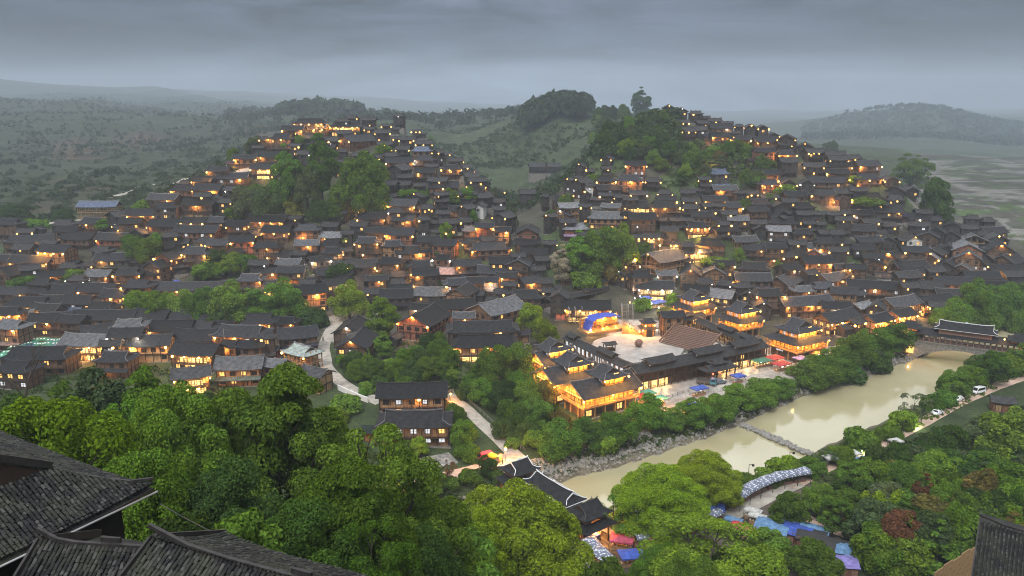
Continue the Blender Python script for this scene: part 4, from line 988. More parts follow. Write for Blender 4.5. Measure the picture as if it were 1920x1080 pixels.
mb.add(g, [(i*(k+1)+j, (i+1)*(k+1)+j, (i+1)*(k+1)+j+1, i*(k+1)+j+1) for i in range(n) for j in range(k)])
o = ob('blue_tarpaulin', mb.mesh('blue_tarpaulin', ['cloth']), color=(.04, .07, .36)); o.location = sg.location; o.rotation_euler = sg.rotation_euler; o.modifiers.new('thickness', 'SOLIDIFY').thickness = .05; tag(o, 'bright blue tarpaulin draped over the lit stage frame', 'tarpaulin')
for i in range(6): ob('stage_lamp', LAMPS['w'], sg, (-7+2.8*i, 1.6 if i % 2 else -2.6, 3.9 if i % 2 else 1.6)); glow('w', sg, (-7+2.8*i, 1.1 if i % 2 else -3.2, 3.7 if i % 2 else 1.8))
ob('light_strip', _ls(15), sg, (0, 2.0, 5.2))
def scaffold(label, p, yaw, w, h):
    t = thing('scaffold_tower', label, 'scaffold', p, R(yaw), 'scaffolds beside the stage'); mb = MB()
    for x in (-w/2, 0, w/2):
        for y in (-.8, .8): mb.tube((x, y, -1), (x, y, h), .07, n=5)
    ob('uprights', mb.mesh('uprights', ['gutter_pvc']), t); mb = MB()
    for z in np.arange(1.2, h+.1, 1.4):
        for y in (-.8, .8): mb.tube((-w/2, y, z), (w/2, y, z), .06, n=5)
        mb.box(-w/2, 0, -.7, 0, z-.1, z-.06)
    for i in range(3): mb.bar((-w/2, -.82, i*2), (w/2, -.82, i*2+2), .07)
    ob('decks', mb.mesh('decks', ['metal']), t)
p = at(1078, 606, 0); scaffold('white scaffold tower at the left side of the stage', p, 10, 5, 6.5)
p = at(1176, 602, 0); scaffold('white scaffold tower at the right side of the stage', p, 10, 4.5, 7)
# glowing gate tower and orange stair
p = at(1214, 632, 0); gt = thing('gate_tower', 'small glowing orange gate tower with black screen by the steps', 'tower', p, R(10))
lit_body(gt, 4, 3, 0, 5.6, None); ob('roof', roof_mesh(5.6, 4.6, 5.7, 1.5, 'hip'), gt, color=RT); ob('lower_roof', skirt_mesh(6.2, 5.2, 4.1, 3.1, 3.6, 4.4), gt, color=RT)
mb = MB(); mb.box(-1.1, 1.1, -2.1, -1.6, -.2, 4.2); ob('screen', mb.mesh('screen', ['black_metal']), gt)
for x in (-2.6, -1.7, 1.7, 2.6): ob('lantern', LAMPS['w'], gt, (x, -2.2, 3.2 if abs(x) > 2 else 4.9)); glow('w', gt, (x, -2.7, 3.2 if abs(x) > 2 else 4.9))
p = at(1188, 628, 0); sr = thing('wooden_stair', 'orange lit wooden stair and rails between stage and gate tower', 'stair', p, R(-25)); mb = MB()
for i in range(8): mb.box(-4+i, -3+i, -1, 1, -.5, 3.6-i*.42)
for y in (-1, 1): mb.bar((-4, y, 4.7), (4, y, 1.4), .14, mi=0)
for i in range(5):
    for y in (-1, 1): mb.box(-4+i*2-.08, -4+i*2+.08, y-.08, y+.08, 0, 4.6-i*.8)
ob('stair_body', mb.mesh('stair_body', ['warm_wood']), sr); ob('lamp', LAMPS['w'], sr, (-1, -1.4, 3.4)); ob('lamp', LAMPS['w'], sr, (2.6, -1.5, 2)); glow('w', sr, (-1, -1.9, 3.4)); glow('w', sr, (2.6, -2, 2.2))
pv = at(1142, 662, 0); t = thing('small_pavilion', 'small dark shelter standing on the pale plaza', 'pavilion', (pv.x, pv.y, 5.35), R(20)); ob('roof', roof_mesh(4.6, 3.4, 2.4, .9, 'gable'), t, color=(.05, .045, .04)); mb = MB()
for x in (-1.7, 1.7):
    for y in (-1, 1): mb.box(x-.12, x+.12, y-.12, y+.12, 0, 2.5)
mb.box(-1.6, 1.6, -.9, .9, 0, 1.1); ob('frame', mb.mesh('frame', ['beam']), t)
pv = at(1197, 655, 0); t = thing('wooden_drum', 'dark barrel drum on a stand on the pale plaza', 'drum', (pv.x, pv.y, 5.35), R(60)); mb = MB(); mb.tube((-1, 0, 1.5), (1, 0, 1.5), 1.15, 1.15, 12); mb.tube((-.3, 0, 1.5), (.3, 0, 1.5), 1.27, 1.27, 12); ob('barrel', mb.mesh('barrel', ['step_wood']), t); mb = MB()
for x in (-.7, .7): mb.bar((x, -1, 0), (x, 1, 1), .14); mb.bar((x, 1, 0), (x, -1, 1), .14)
ob('stand', mb.mesh('stand', ['beam']), t)

# ---------------------------------------------------------------- wind-and-rain bridges
def posts_rail(w, d, z, h, n):
    mb = MB()
    for i in range(n+1):
        x = -w/2+w*i/n
        for y in (-d/2, d/2): mb.box(x-.14, x+.14, y-.14, y+.14, z, z+h)
    for y in (-d/2, d/2):
        for k in (.35, .9): mb.box(-w/2, w/2, y-.06, y+.06, z+k, z+k+.1)
        mb.box(-w/2, w/2, y-.1, y+.1, z+h-.25, z+h-.02)
    return mb.mesh('posts_and_rails', ['step_wood'])
br = thing('covered_bridge', 'covered timber bridge with white ridges crossing beside the huge round tree', 'bridge', (8.3, 154.5, 0), math.atan2(145-165, 16-1.2))
Lb = 27; mb = MB(); mb.box(-Lb/2, Lb/2, -2.4, 2.4, 3.6, 4.1)
for x in (-8.5, 0, 8.5): mb.box(x-.8, x+.8, -2.2, 2.2, -3, 3.6, 1)
ob('deck', mb.mesh('deck', ['step_wood', 'foundation_stone']), br)
ob('posts_and_rails', posts_rail(Lb-1, 4.4, 4.1, 2.9, 12), br)
BR = (.020, .021, .024)
o = ob('lower_roof', roof_mesh(Lb+1, 6.4, 6.9, 1.5, 'gable', nyh=6), br, color=BR)
o = ob('middle_roof', roof_mesh(14.5, 5.6, 9.0, 1.9, 'hip', nyh=6), br, (1.0, 0, 0), color=BR); ob('ridge', ridge_mesh(14.5, 5.6, 9.0, 1.9, 'hip', 'ridge_white', .13), o)
mb = MB(); mb.box(-5.8, 7.8, -1.9, 1.9, 7.4, 9.3); ob('middle_wall', mb.mesh('middle_wall', ['step_wood']), br)
# white eave edging of the middle roof
mb = MB()
for sy in (-1, 1): mb.bar((-6.2, sy*2.82, 9.02), (8.2, sy*2.82, 9.02), .09)
for sx in (-6.3, 8.3): mb.bar((sx, -2.8, 9.05), (sx, 2.8, 9.05), .09)
ob('eave_edging', mb.mesh('eave_edging', ['ridge_white']), br)
for nm, x, zz, w_, d_ in (('gate_roof', -11.2, 9.2, 6.2, 7.4), ('pavilion_roof', 11.8, 9.0, 6.4, 7.6)):
    o = ob(nm, roof_mesh(d_, w_, zz, 2.0, 'hip', nyh=6), br, (x, 0, 0), math.pi/2, color=BR); ob('ridge', ridge_mesh(d_, w_, zz, 2.0, 'hip', 'ridge_white' if x < 0 else 'ridge_tile', .15), o, color=(.05, .05, .05))
    mb = MB(); mb.box(x-2, x+2, -2.4, 2.4, 7.3, 9.3); mb.box(x-2.05, x+2.05, -2.45, 2.45, 8.2, 8.4); ob('pavilion_wall', mb.mesh('pavilion_wall', ['step_wood']), br)
    ob('lower_roof', skirt_mesh(w_+1.2, d_+1.2, 4.2, 5, 6.6, 7.6), br, (x, 0, 0), color=BR)
    mb = MB(); 
    for sx in (-2.6, 2.6):
        for sy in (-3.2, 3.2): mb.box(x+sx-.16, x+sx+.16, sy-.16, sy+.16, -1, 6.8)
    ob('corner_posts', mb.mesh('corner_posts', ['beam']), br)
for x, y in ((11.8, -2.7), (11.8, 2.7), (14.2, 0), (-11.2, -2.8)): ob('eave_lamp', LAMPS['w'], br, (x, y, 6.3), scale=(.7, .7, .7)); glow('w', br, (x, y*.8, 6.0))
# upstream bridge
b2 = thing('covered_bridge', 'long covered bridge with stone arch and white ridge far up the river', 'bridge', (155.5, 263, 1.2), math.atan2(240-262, 163.6-144)*.62)
Lb = 38; mb = MB(); na = 16
arch = [(-13+26*i/na, -.4+4.0*math.sin(math.pi*i/na)**.8) for i in range(na+1)]
for (x0, z0), (x1, z1) in zip(arch[:-1], arch[1:]):
    for y, s_ in ((-2.9, 1), (2.9, -1)): mb.add([(x0, y, z0), (x1, y, z1), (x1, y, 5.1), (x0, y, 5.1)], [(0, 1, 2, 3)])
    mb.add([(x0, -2.9, z0), (x1, -2.9, z1), (x1, 2.9, z1), (x0, 2.9, z0)], [(3, 2, 1, 0)])
mb.box(-19, -13, -2.9, 2.9, -3, 5.1); mb.box(13, 19, -2.9, 2.9, -3, 5.1); mb.box(-19.2, 19.2, -3.1, 3.1, 5.1, 5.5)
ob('stone_arch', mb.mesh('stone_arch', ['foundation_stone']), b2)
mb = MB(); mb.box(-1.1, 1.1, -.05, .05, 0, 2.4); mb.ball((0, 0, 2.4), 1.1, 8, 0, .8); ob('lit_passage', mb.mesh('lit_passage', ['pane_warm']), b2, (-15.6, -2.9, .6)); glow('w', b2, (-15.6, -3.6, 2))
ob('posts_and_rails', posts_rail(Lb-1, 5.4, 5.5, 2.6, 22), b2)
ob('lower_roof', roof_mesh(Lb+1, 7.6, 8.1, 1.7, 'gable'), b2, color=BR)
o = ob('upper_roof', roof_mesh(19, 6.2, 10.6, 2.3, 'hip'), b2, (.5, 0, 0), color=BR); ob('ridge', ridge_mesh(19, 6.2, 10.6, 2.3, 'hip', 'ridge_white', .15), o)
mb = MB(); mb.box(-7.5, 8.5, -2.1, 2.1, 8.4, 10.9); ob('upper_wall', mb.mesh('upper_wall', ['step_wood']), b2)
mb = MB()
for sy in (-1, 1): mb.bar((-9, sy*3.12, 10.62), (10, sy*3.12, 10.62), .09)
ob('eave_edging', mb.mesh('eave_edging', ['ridge_white']), b2)
for x in (-16.5, 16.5):
    ob('end_roof', roof_mesh(7, 7.6, 9.6, 2.1, 'hip'), b2, (x, 0, 0), color=BR); mb = MB(); mb.box(x-2.4, x+2.4, -2.4, 2.4, 8, 9.9); ob('end_wall', mb.mesh('end_wall', ['step_wood']), b2)
for x, y, z in ((-17, -3.5, 8.4), (12, -3.3, 9.9), (17, -3.4, 8.2)): ob('eave_lamp', LAMPS['w'], b2, (x, y, z)); glow('w', b2, (x, y-.4, z-.1))

# weir across the river
A_, B_ = onz(1393, 799, 0), onz(1512, 850, 0); A_ = Vector(A_); B_ = Vector(B_); wv = thing('weir', 'low rubble stone weir across the muddy river', 'weir', (A_+B_)/2, math.atan2(B_.y-A_.y, B_.x-A_.x)); lw = (B_-A_).length
mb = MB(); mb.box(-lw/2-1, lw/2+2, -.9, .9, -2, .45); ob('core', mb.mesh('core', ['bank_stone']), wv)
stones = []
for k in range(3):
    mb = MB(); bm = bmesh.new(); bmesh.ops.create_icosphere(bm, subdivisions=1, radius=.5)
    for v in bm.verts: v.co *= 1+.35*mn.noise(v.co*2+Vector((k*9, 0, 0))); v.co.z *= .7
    mb.add([v.co[:] for v in bm.verts], [[v.index for v in f.verts] for f in bm.faces]); bm.free(); stones.append(mb.mesh('stone', ['bank_stone']))
rs = random.Random(3)
for i in range(130):
    ob('stone', rs.choice(stones), wv, (rs.uniform(-lw/2-1, lw/2+1), rs.uniform(-1.2, 1.2), rs.uniform(.2, .6)), rs.uniform(0, 6), scale=(rs.uniform(.8, 1.7),)*3)
# loose stone along the banks
def stone_mass(name, pix, n, w0, w1, side, seed):
    pts = [onz(x, y, 0) for x, y in pix]; seg = [(a, b, math.hypot(b[0]-a[0], b[1]-a[1])) for a, b in zip(pts[:-1], pts[1:])]; tot = sum(s[2] for s in seg); rs = random.Random(seed); mb = MB()
    base = [(1,0,0),(-.5,.87,0),(-.5,-.87,0),(0,0,.8),(0,0,-.6)]; fc = [(0,1,3),(1,2,3),(2,0,3),(1,0,4),(2,1,4),(0,2,4)]
    for _ in range(n):
        r_ = rs.uniform(0, tot)
        for a, b, l_ in seg:
            if r_ <= l_: break
            r_ -= l_
        dx, dy = (b[0]-a[0])/l_, (b[1]-a[1])/l_; o_ = rs.uniform(w0, w1)*side; x = a[0]+dx*r_-dy*o_; y = a[1]+dy*r_+dx*o_; z = ground(x, y); s_ = rs.uniform(.22, .6)*rs.choice((1, 1, 1.5)); th = rs.uniform(0, 6.3)
        mb.add([(x+s_*(p[0]*math.cos(th)-p[1]*math.sin(th))*rs.uniform(.7, 1.3), y+s_*(p[0]*math.sin(th)+p[1]*math.cos(th)), z+s_*p[2]+.05) for p in base], fc)
    o = ob(name, mb.mesh(name, ['bank_stone'])); o['kind'] = 'stuff'
stone_mass('bank_rubble', LB[1:15], 3000, -.6, 4.2, 1, 5)
stone_mass('pebble_bar', [(960,932),(1090,893),(1150,880),(1250,848)], 1500, 2.5, 8, 1, 6)
# ---------------------------------------------------------------- vegetation
def leaf_mesh(name, pos, nrm, size, seed, aspect=1.0, mat='foliage'):
    g = np.random.default_rng(seed); n = len(pos)
    nrm = nrm/np.linalg.norm(nrm, axis=1, keepdims=True)
    r_ = g.normal(size=(n, 3)); u = np.cross(nrm, r_); u /= np.linalg.norm(u, axis=1, keepdims=True)+1e-9; w = np.cross(nrm, u)
    s = (size*g.uniform(.6, 1.35, n))[:, None]
    v = np.stack([pos-u*s*aspect, pos-w*s*.55+nrm*s*.12, pos+u*s*aspect, pos+w*s*.55+nrm*s*.12], 1).reshape(-1, 3)
    me = bpy.data.meshes.new(name); me.vertices.add(4*n); me.vertices.foreach_set('co', v.astype(np.float32).ravel())
    me.loops.add(4*n); me.loops.foreach_set('vertex_index', np.arange(4*n, dtype=np.int32)); me.polygons.add(n); me.polygons.foreach_set('loop_start', np.arange(0, 4*n, 4, dtype=np.int32))
    me.update(); me.materials.append(M[mat]); return me
def crown_points(seed, nl, n, shape, lobe, A, fill=.1):
    """leaf clumps over a crown of half width 1 and height A"""
    g = np.random.default_rng(seed); cs, rs_ = [], []
    for i in range(nl):
        for _ in range(40):
            d = g.normal(size=3); d /= np.linalg.norm(d)
            if shape in ('round', 'umbrella') and d[2] < -.35: d[2] = abs(d[2])
            r_ = g.uniform(.55, .92) if g.random() < .8 else g.uniform(.2, .6); p = d*r_
            if shape == 'cone': z = g.uniform(.03, .97); a = g.uniform(0, 6.28); q = (1-z)**.85*.72; c = np.array([math.cos(a)*q, math.sin(a)*q, z*A])
            elif shape == 'umbrella': c = np.array([p[0], p[1], A*(.5+p[2]*.4)])
            elif shape == 'shrub': c = np.array([p[0]*.85, p[1]*.85, A*max(.15, .35+p[2]*.5)])
            elif shape == 'tall': z = .5+p[2]*.5; k = .95-.5*max(0, z-.45); c = np.array([p[0]*k, p[1]*k, z*A])
            else: c = np.array([p[0]*.88, p[1]*.88, A*(.42+p[2]*.5)])
            if all(np.linalg.norm(c-k) > lobe[0]*.95 for k in cs): break
        cs.append(c); rs_.append(g.uniform(*lobe)*(1 if shape != 'cone' else .5+.7*(1-c[2]/A)))
    P_, N_ = [], []; tot = sum(r*r for r in rs_)
    for c, r_ in zip(cs, rs_):
        per = max(6, int(n*r_*r_/tot)); out = np.array([c[0], c[1], (c[2]-A*.4)*.9])*.6
        d = g.normal(size=(per, 3)); d /= np.linalg.norm(d, axis=1, keepdims=True)
        d = d+out[None]+np.array([0, 0, .5]); d /= np.linalg.norm(d, axis=1, keepdims=True)
        rr = r_*g.uniform(.82, 1.08, per); rr = np.where(g.random(per) < fill, rr*g.uniform(.2, .8, per), rr)
        P_.append(c+d*rr[:, None]*np.array([1, 1, .78])); N_.append(d+g.normal(size=(per, 3))*.42+np.array([0, 0, .25]))
    P_ = np.concatenate(P_); hx = np.percentile(np.hypot(P_[:, 0], P_[:, 1]), 97); z0, z1 = np.percentile(P_[:, 2], 1), np.percentile(P_[:, 2], 99.3)
    f = lambda q: np.stack([q[:, 0]/hx, q[:, 1]/hx, (q[:, 2]-z0)/(z1-z0)*A], 1)
    return f(P_), np.concatenate(N_), f(np.array(cs))
def trunk_mesh(seed, cs, A, b0, limbs=9, r0=.045, fork=.3):
    g = random.Random(seed); mb = MB(); top = b0+(A-b0)*fork
    pts = [Vector((0, 0, -.15))]
    for i in range(1, 5): pts.append(Vector((g.uniform(-.04, .04)*i, g.uniform(-.04, .04)*i, top*i/4)))
    for i, (a, b) in enumerate(zip(pts[:-1], pts[1:])): mb.tube(a, b, r0*(1.25-.2*i), r0*(1.05-.2*i), 6, cap=False)
    for c in sorted(cs, key=lambda c: g.random())[:limbs]:
        s_ = pts[g.choice((2, 3, 4, 4))]; e = Vector((c[0], c[1], b0+c[2])); m_ = s_.lerp(e, .5)+Vector((g.uniform(-.08, .08), g.uniform(-.08, .08), -.05))
        mb.tube(s_, m_, r0*.55, r0*.36, 5, cap=False); mb.tube(m_, e, r0*.36, r0*.14, 4, cap=False)
        for _ in range(2): q = e+Vector((g.uniform(-.25, .25), g.uniform(-.25, .25), g.uniform(-.02, .15))); mb.tube(m_.lerp(e, .6), q, r0*.2, r0*.07, 3, cap=False)
    return mb.mesh('trunk', ['bark'])
KINDS = {  # clumps, leaves, leaf size, shape, crown height, bole height, clump radius, limbs, trunk radius
    'great':   (150, 95000, .0205, 'round', 1.9, .5, (.12, .22), 16, .075),
    'greatb':  (120, 90000, .0205, 'tall', 2.2, .5, (.13, .23), 20, .07),
    'camphor': (210, 95000, .0195, 'round', 1.55, .35, (.10, .17), 14, .08),
    'airy':    (64, 26000, .026, 'tall', 1.9, .6, (.13, .24), 24, .055),
    'round':   (40, 11000, .054, 'round', 1.75, .3, (.2, .34), 8, .07),
    'roundb':  (34, 10000, .056, 'round', 1.6, .2, (.22, .36), 8, .07),
    'tall':    (44, 11000, .056, 'tall', 2.6, .4, (.2, .34), 8, .07),
    'umbrella':(26, 8000, .052, 'umbrella', 1.3, .6, (.2, .32), 9, .07),
    'cone':    (34, 4800, .075, 'cone', 3.0, .25, (.2, .34), 3, .06),
    'shrub':   (18, 2800, .1, 'shrub', 1.1, .02, (.28, .45), 3, .05),
    'thin':    (22, 2300, .055, 'tall', 2.2, .8, (.15, .26), 14, .04),
}
TK = {}
def tree_kit(kind, v):
    if (kind, v) not in TK:
        nl, n, ls, sh, A, b0, lobe, limbs, r0 = KINDS[kind]; sd = sum(map(ord, kind))*7+v*101+13
        p, nm, cs = crown_points(sd, nl, n, sh, lobe, A); p[:, 2] += b0
        TK[(kind, v)] = (leaf_mesh('crown', p, nm, ls, sd), trunk_mesh(sd, cs, A, b0, limbs, r0), A+b0)
    return TK[(kind, v)]
GREEN = {'B': (.15, .235, .018), 'b': (.115, .19, .018), 'm': (.072, .138, .022), 'd': (.038, .074, .02), 'g': (.060, .088, .045), 'y': (.15, .165, .035), 'r': (.085, .045, .025), 'w': (.30, .29, .27), 'o': (.10, .09, .03), 'l': (.098, .172, .024)}
GWORD = {'B': 'brilliant green', 'b': 'bright green', 'm': 'green', 'd': 'dark green', 'g': 'grey-green', 'y': 'yellow-green', 'r': 'reddish brown', 'w': 'white blossoming', 'o': 'olive', 'l': 'fresh green'}
KWORD = {'great': 'spreading tree', 'greatb': 'tall many-limbed tree', 'camphor': 'broad domed tree', 'airy': 'open feathery tree', 'round': 'round tree', 'roundb': 'bushy tree', 'tall': 'upright tree', 'umbrella': 'flat-topped tree', 'cone': 'conifer', 'shrub': 'shrub', 'thin': 'thin sparse tree'}
PLANTS = []
def plant(kind, col, base, width, height, where, x, label=None):
    PLANTS.append(dict(kind=kind, col=col, base=base, w=width, h=height, where=where, x=x, label=label))
def pt(px, py, w, h, kind, col, where, label=None):
    """a tree whose foot stands at this pixel, crown w by h pixels"""
    b = at(px, py, 0, ymin=100); s = (b-Vector((0, 0, EYE))).length/F; plant(kind, col, b, w*s*.96, h*s*(1.05 if py < 700 else .92), where, px, label)
def nt_(px, ptop, w, Y, kind, col, where, label=None):
    a, b = slope(px, ptop); X = a*Y; z = ground(X, Y); top = EYE+b*Y; s = math.sqrt(X*X+Y*Y+(top-EYE)**2)/F
    plant(kind, col, Vector((X, Y, z-.3)), w*s, max(3, top-z), where, px, label)
FG = 'slope by near roofs'
for a in ((512,692,300,80,'greatb','m','largest tree standing left of centre, dark open limbs showing between its leaf clumps'), (318,735,230,74,'great','l',None), (95,758,320,62,'great','b',None), (185,700,150,104,'round','g',None), (272,688,115,104,'tall','m',None), (700,790,250,74,'airy','l',None), (640,870,270,60,'greatb','m',None), (790,915,230,80,'great','m',None), (420,885,250,58,'great','d',None), (230,850,240,56,'great','m',None), (560,965,260,50,'great','d',None), (770,1000,230,62,'great','d',None), (340,960,150,44,'round','d',None), (20,850,180,60,'great','m',None), (600,770,120,95,'round','m',None), (395,770,130,92,'tall','d',None), (130,805,190,78,'round','b',None), (690,980,170,52,'airy','m',None), (335,712,95,112,'tall','d',None), (28,735,110,100,'round','d',None), (120,715,90,112,'tall','m',None), (375,735,80,108,'round','g',None), (455,960,190,46,'round','m',None), (880,1000,160,80,'roundb','m',None), (235,745,90,98,'round','m',None), (430,728,130,100,'round','m',None)):
    nt_(*a[:6], FG, a[6])
nt_(962, 925, 285, 112, 'camphor', 'B', FG, 'huge bright green domed tree covering the near end of the covered bridge')
nt_(872, 958, 170, 104, 'camphor', 'B', FG, 'bright domed tree joined to the huge tree at its left')
nt_(1238, 880, 170, 148, 'camphor', 'B', 'x', 'bright round tree on the river edge behind the pink stall canopies')
nt_(1322, 851, 130, 158, 'camphor', 'B', 'x', 'bright round tree on the river edge above a blue tarp')
nt_(1160, 935, 90, 146, 'thin', 'm', 'x', 'thin leafy tree between bridge pavilion and bright round trees')
nt_(1330, 985, 250, 112, 'airy', 'l', 'bottom centre'), nt_(1240, 1030, 120, 112, 'great', 'm', 'bottom centre'); nt_(1400, 1010, 130, 118, 'airy', 'm', 'bottom centre'); nt_(1130, 1045, 120, 108, 'roundb', 'm', 'bottom centre'); nt_(1300, 1050, 150, 100, 'great', 'm', 'bottom centre')
# bare tree, far left
bt = at(50, 790, 0, ymin=60, ymax=120)
def T(rows, kind, col, where):
    for r_ in rows:
        if where == W_RIV: r_ = (r_[0], r_[1]-9, r_[2]*.92, r_[3]*.86, *r_[4:])
        pt(*r_[:4], r_[4] if len(r_) > 4 else kind, r_[5] if len(r_) > 5 else col, where)
W_RIV = 'plaza river bank'
T([(1045,862,95,80,'roundb','m'),(1000,850,48,45,'round','l'),(1100,850,80,70,'round','m'),(1150,838,90,75,'roundb','m'),(1130,858,60,50,'shrub','l'),(1215,812,90,78,'roundb','m'),(1255,812,60,50,'round','m'),(1300,806,80,58,'round','m'),(1345,792,80,52,'roundb','m'),(1385,775,75,52,'round','m'),(1425,764,75,52,'roundb','l'),(1462,750,65,42,'round','m'),(1525,730,95,58,'roundb','l'),(1560,716,85,66,'round','m'),(1598,702,75,66,'roundb','m'),(1636,684,75,62,'round','m'),(1672,672,65,60,'tall','m'),(1702,664,60,46,'shrub','m'),(1585,722,70,36,'shrub','d'),(1640,700,60,30,'shrub','d')], 'round', 'm', W_RIV)
W_UP = 'bank beyond far bridge'
T([(1790,618,52,46),(1822,604,62,66,'round','m'),(1828,600,48,54,'round','d'),(1858,604,60,56),(1885,596,60,52),(1912,588,60,48),(1940,580,60,48),(1765,612,40,30,'shrub','l'),(1845,618,50,30,'shrub','l'),(1880,612,50,28,'shrub','d'),(1975,572,60,46),(1905,630,34,40),(1935,624,40,40)], 'roundb', 'm', W_UP)
W_ROW = 'row among left village roofs'
T([(268,608,58,56,'round','b'),(305,612,62,60,'round','b'),(345,612,60,62,'round','l'),(385,614,72,68,'round','m'),(432,618,92,80,'round','m'),(478,612,72,66,'tall','m'),(532,602,84,72,'round','m'),(425,628,60,44,'shrub','d'),(592,612,50,32,'shrub','d'),(570,606,40,28,'shrub','d')], 'round', 'm', W_ROW)
pt(655,596,72,64,'round','b','x','bright round tree beside the pale village road'); pt(716,640,68,80,'tall','l','x','light green upright tree before the big red gabled house')
pt(996,624,56,54,'round','b','x','bright round tree behind the rear lit gallery'); pt(1022,646,52,44,'round','b','x','small bright tree in front of the rear lit gallery roof')
W_GR = 'old grove behind the plaza'
pt(1052,532,46,70,'tall','w','x','white blossoming tree at the edge of the old grove behind the plaza')
T([(1088,530,74,92,'tall','m'),(1128,522,84,92,'round','m'),(1162,512,66,86,'round','l'),(1180,500,46,40,'round','y'),(1100,540,60,34,'shrub','m'),(1205,488,36,32,'round','m'),(1150,528,50,36,'shrub','o'),(1205,582,36,22,'shrub','m'),(1250,600,40,22,'shrub','y'),(1260,570,30,20,'shrub','l')], 'round', 'm', W_GR)
W_LG = 'big grove on the left hill'
T([(545,405,62,120,'tall','m'),(606,400,60,135,'tall','m'),(578,408,52,84,'round','g'),(682,400,92,104,'round','m'),(640,402,50,60,'tall','m'),(712,406,58,64,'roundb','m'),(503,410,62,58,'roundb','g'),(465,408,62,52,'roundb','g'),(632,412,42,44,'cone','m'),(552,412,40,38,'round','y'),(668,408,44,46,'round','o'),(480,372,36,24,'shrub','l'),(600,415,46,38,'roundb','d'),(440,412,36,22,'shrub','m'),(520,385,40,44,'round','m'),(655,330,34,32,'tall','m'),(700,330,32,34,'round','l'),(722,345,30,30,'round','l'),(738,340,28,26,'round','m'),(720,300,36,28,'round','l'),(562,280,24,24,'round','m'),(480,285,40,26,'round','g'),(438,302,22,22,'round','l'),(808,272,20,16,'round','m')], 'round', 'm', W_LG)
W_HS = 'among left hill houses'
T([(262,486,50,36,'round','m'),(284,494,46,44,'round','l'),(250,470,40,26,'round','m'),(300,470,40,30,'round','m'),(270,404,40,24,'shrub','l'),(440,478,36,22,'shrub','d'),(435,512,50,34,'round','l'),(410,500,50,30,'round','d'),(462,508,44,28,'shrub','m'),(390,520,60,26,'shrub','l'),(640,525,60,28,'shrub','d'),(836,452,30,34,'round','l'),(850,382,30,22,'round','m'),(876,378,42,26,'round','m'),(842,378,24,24,'round','l'),(885,420,22,28,'round','m'),(826,484,26,22,'shrub','m'),(770,370,70,14,'shrub','l'),(712,536,40,22,'shrub','d'),(650,462,26,20,'shrub','l'),(50,545,60,22,'shrub','m'),(130,535,60,24,'shrub','m'),(215,425,60,14,'shrub','m'),(60,432,60,16,'shrub','m'),(120,418,40,22,'round','d'),(30,420,60,30,'round','d'),(795,520,26,18,'shrub','m'),(955,430,40,40,'round','g'),(930,385,30,30,'round','g')], 'shrub', 'm', W_HS)
W_RH = 'right hill wood'
pt(1200,222,40,52,'tall','d','x','tallest dark tree standing at the top of the right hill wood'); pt(1172,298,34,34,'round','b','x','single bright round tree below the right hill wood'); pt(1556,292,28,24,'round','g','x','small tree on the skyline of the right hill ridge')
pt(1706,366,64,64,'airy','m','x','large open tree at the end of the right ridge'); pt(1752,418,54,70,'round','d','x','dark round tree below the large open ridge tree'); pt(1766,428,36,38,'round','d','x','low dark tree at the foot of the ridge beside the rice fields')
rs = random.Random(21)
for i in range(46):
    px, py = rs.choice(((rs.uniform(1110,1265), rs.uniform(215,300)), (rs.uniform(1240,1430), rs.uniform(282,345)), (rs.uniform(1110,1260), rs.uniform(225,290))))
    pt(px, py+14, rs.uniform(22,36), rs.uniform(24,38), rs.choice(('round','tall','roundb')), rs.choice('dmmgd'), W_RH)
T([(1285,335,26,26,'round','l'),(1400,300,30,26,'round','l'),(1240,322,30,24,'round','l'),(1110,350,30,22,'shrub','l'),(1060,400,36,34,'round','l'),(1035,425,32,30,'round','m'),(1420,350,40,24,'shrub','m'),(1470,368,44,20,'shrub','m'),(1395,398,26,24,'round','l'),(1440,380,30,16,'shrub','m'),(1385,492,22,26,'round','l'),(1458,512,14,26,'tall','l'),(1340,500,60,16,'shrub','l'),(1620,385,60,14,'shrub','l'),(1605,345,26,14,'shrub','l'),(1340,300,34,24,'round','l'),(1380,295,30,30,'round','m'),(1350,312,34,26,'round','o'),(1320,310,30,26,'round','m'),(1440,325,30,24,'round','m')], 'round', 'l', 'gardens of the right hill')
W_GD = 'slope below red gabled house'
T([(655,702,26,46,'cone','d'),(668,712,40,42,'round','m'),(700,712,46,44,'round','m'),(720,672,40,48,'tall','m'),(745,712,44,44,'roundb','m'),(775,715,46,44,'roundb','d'),(805,712,50,48,'round','l'),(830,708,46,46,'round','m'),(690,690,30,34,'cone','m'),(760,690,36,36,'round','m'),(790,685,36,34,'round','d'),(820,676,44,40,'round','m'),(845,690,36,40,'round','m'),(800,655,34,30,'round','d'),(825,650,30,28,'round','m'),(735,700,34,30,'shrub','l'),(850,720,30,36,'tall','l'),(665,690,36,30,'shrub','d'),(712,730,40,24,'shrub','d'),(760,728,44,24,'shrub','m'),(780,672,28,24,'shrub','m'),(842,725,36,22,'shrub','d'),(690,735,36,20,'shrub','m'),(640,690,24,24,'shrub','m')], 'round', 'm', W_GD)
W_PT = 'grove beside garden path'
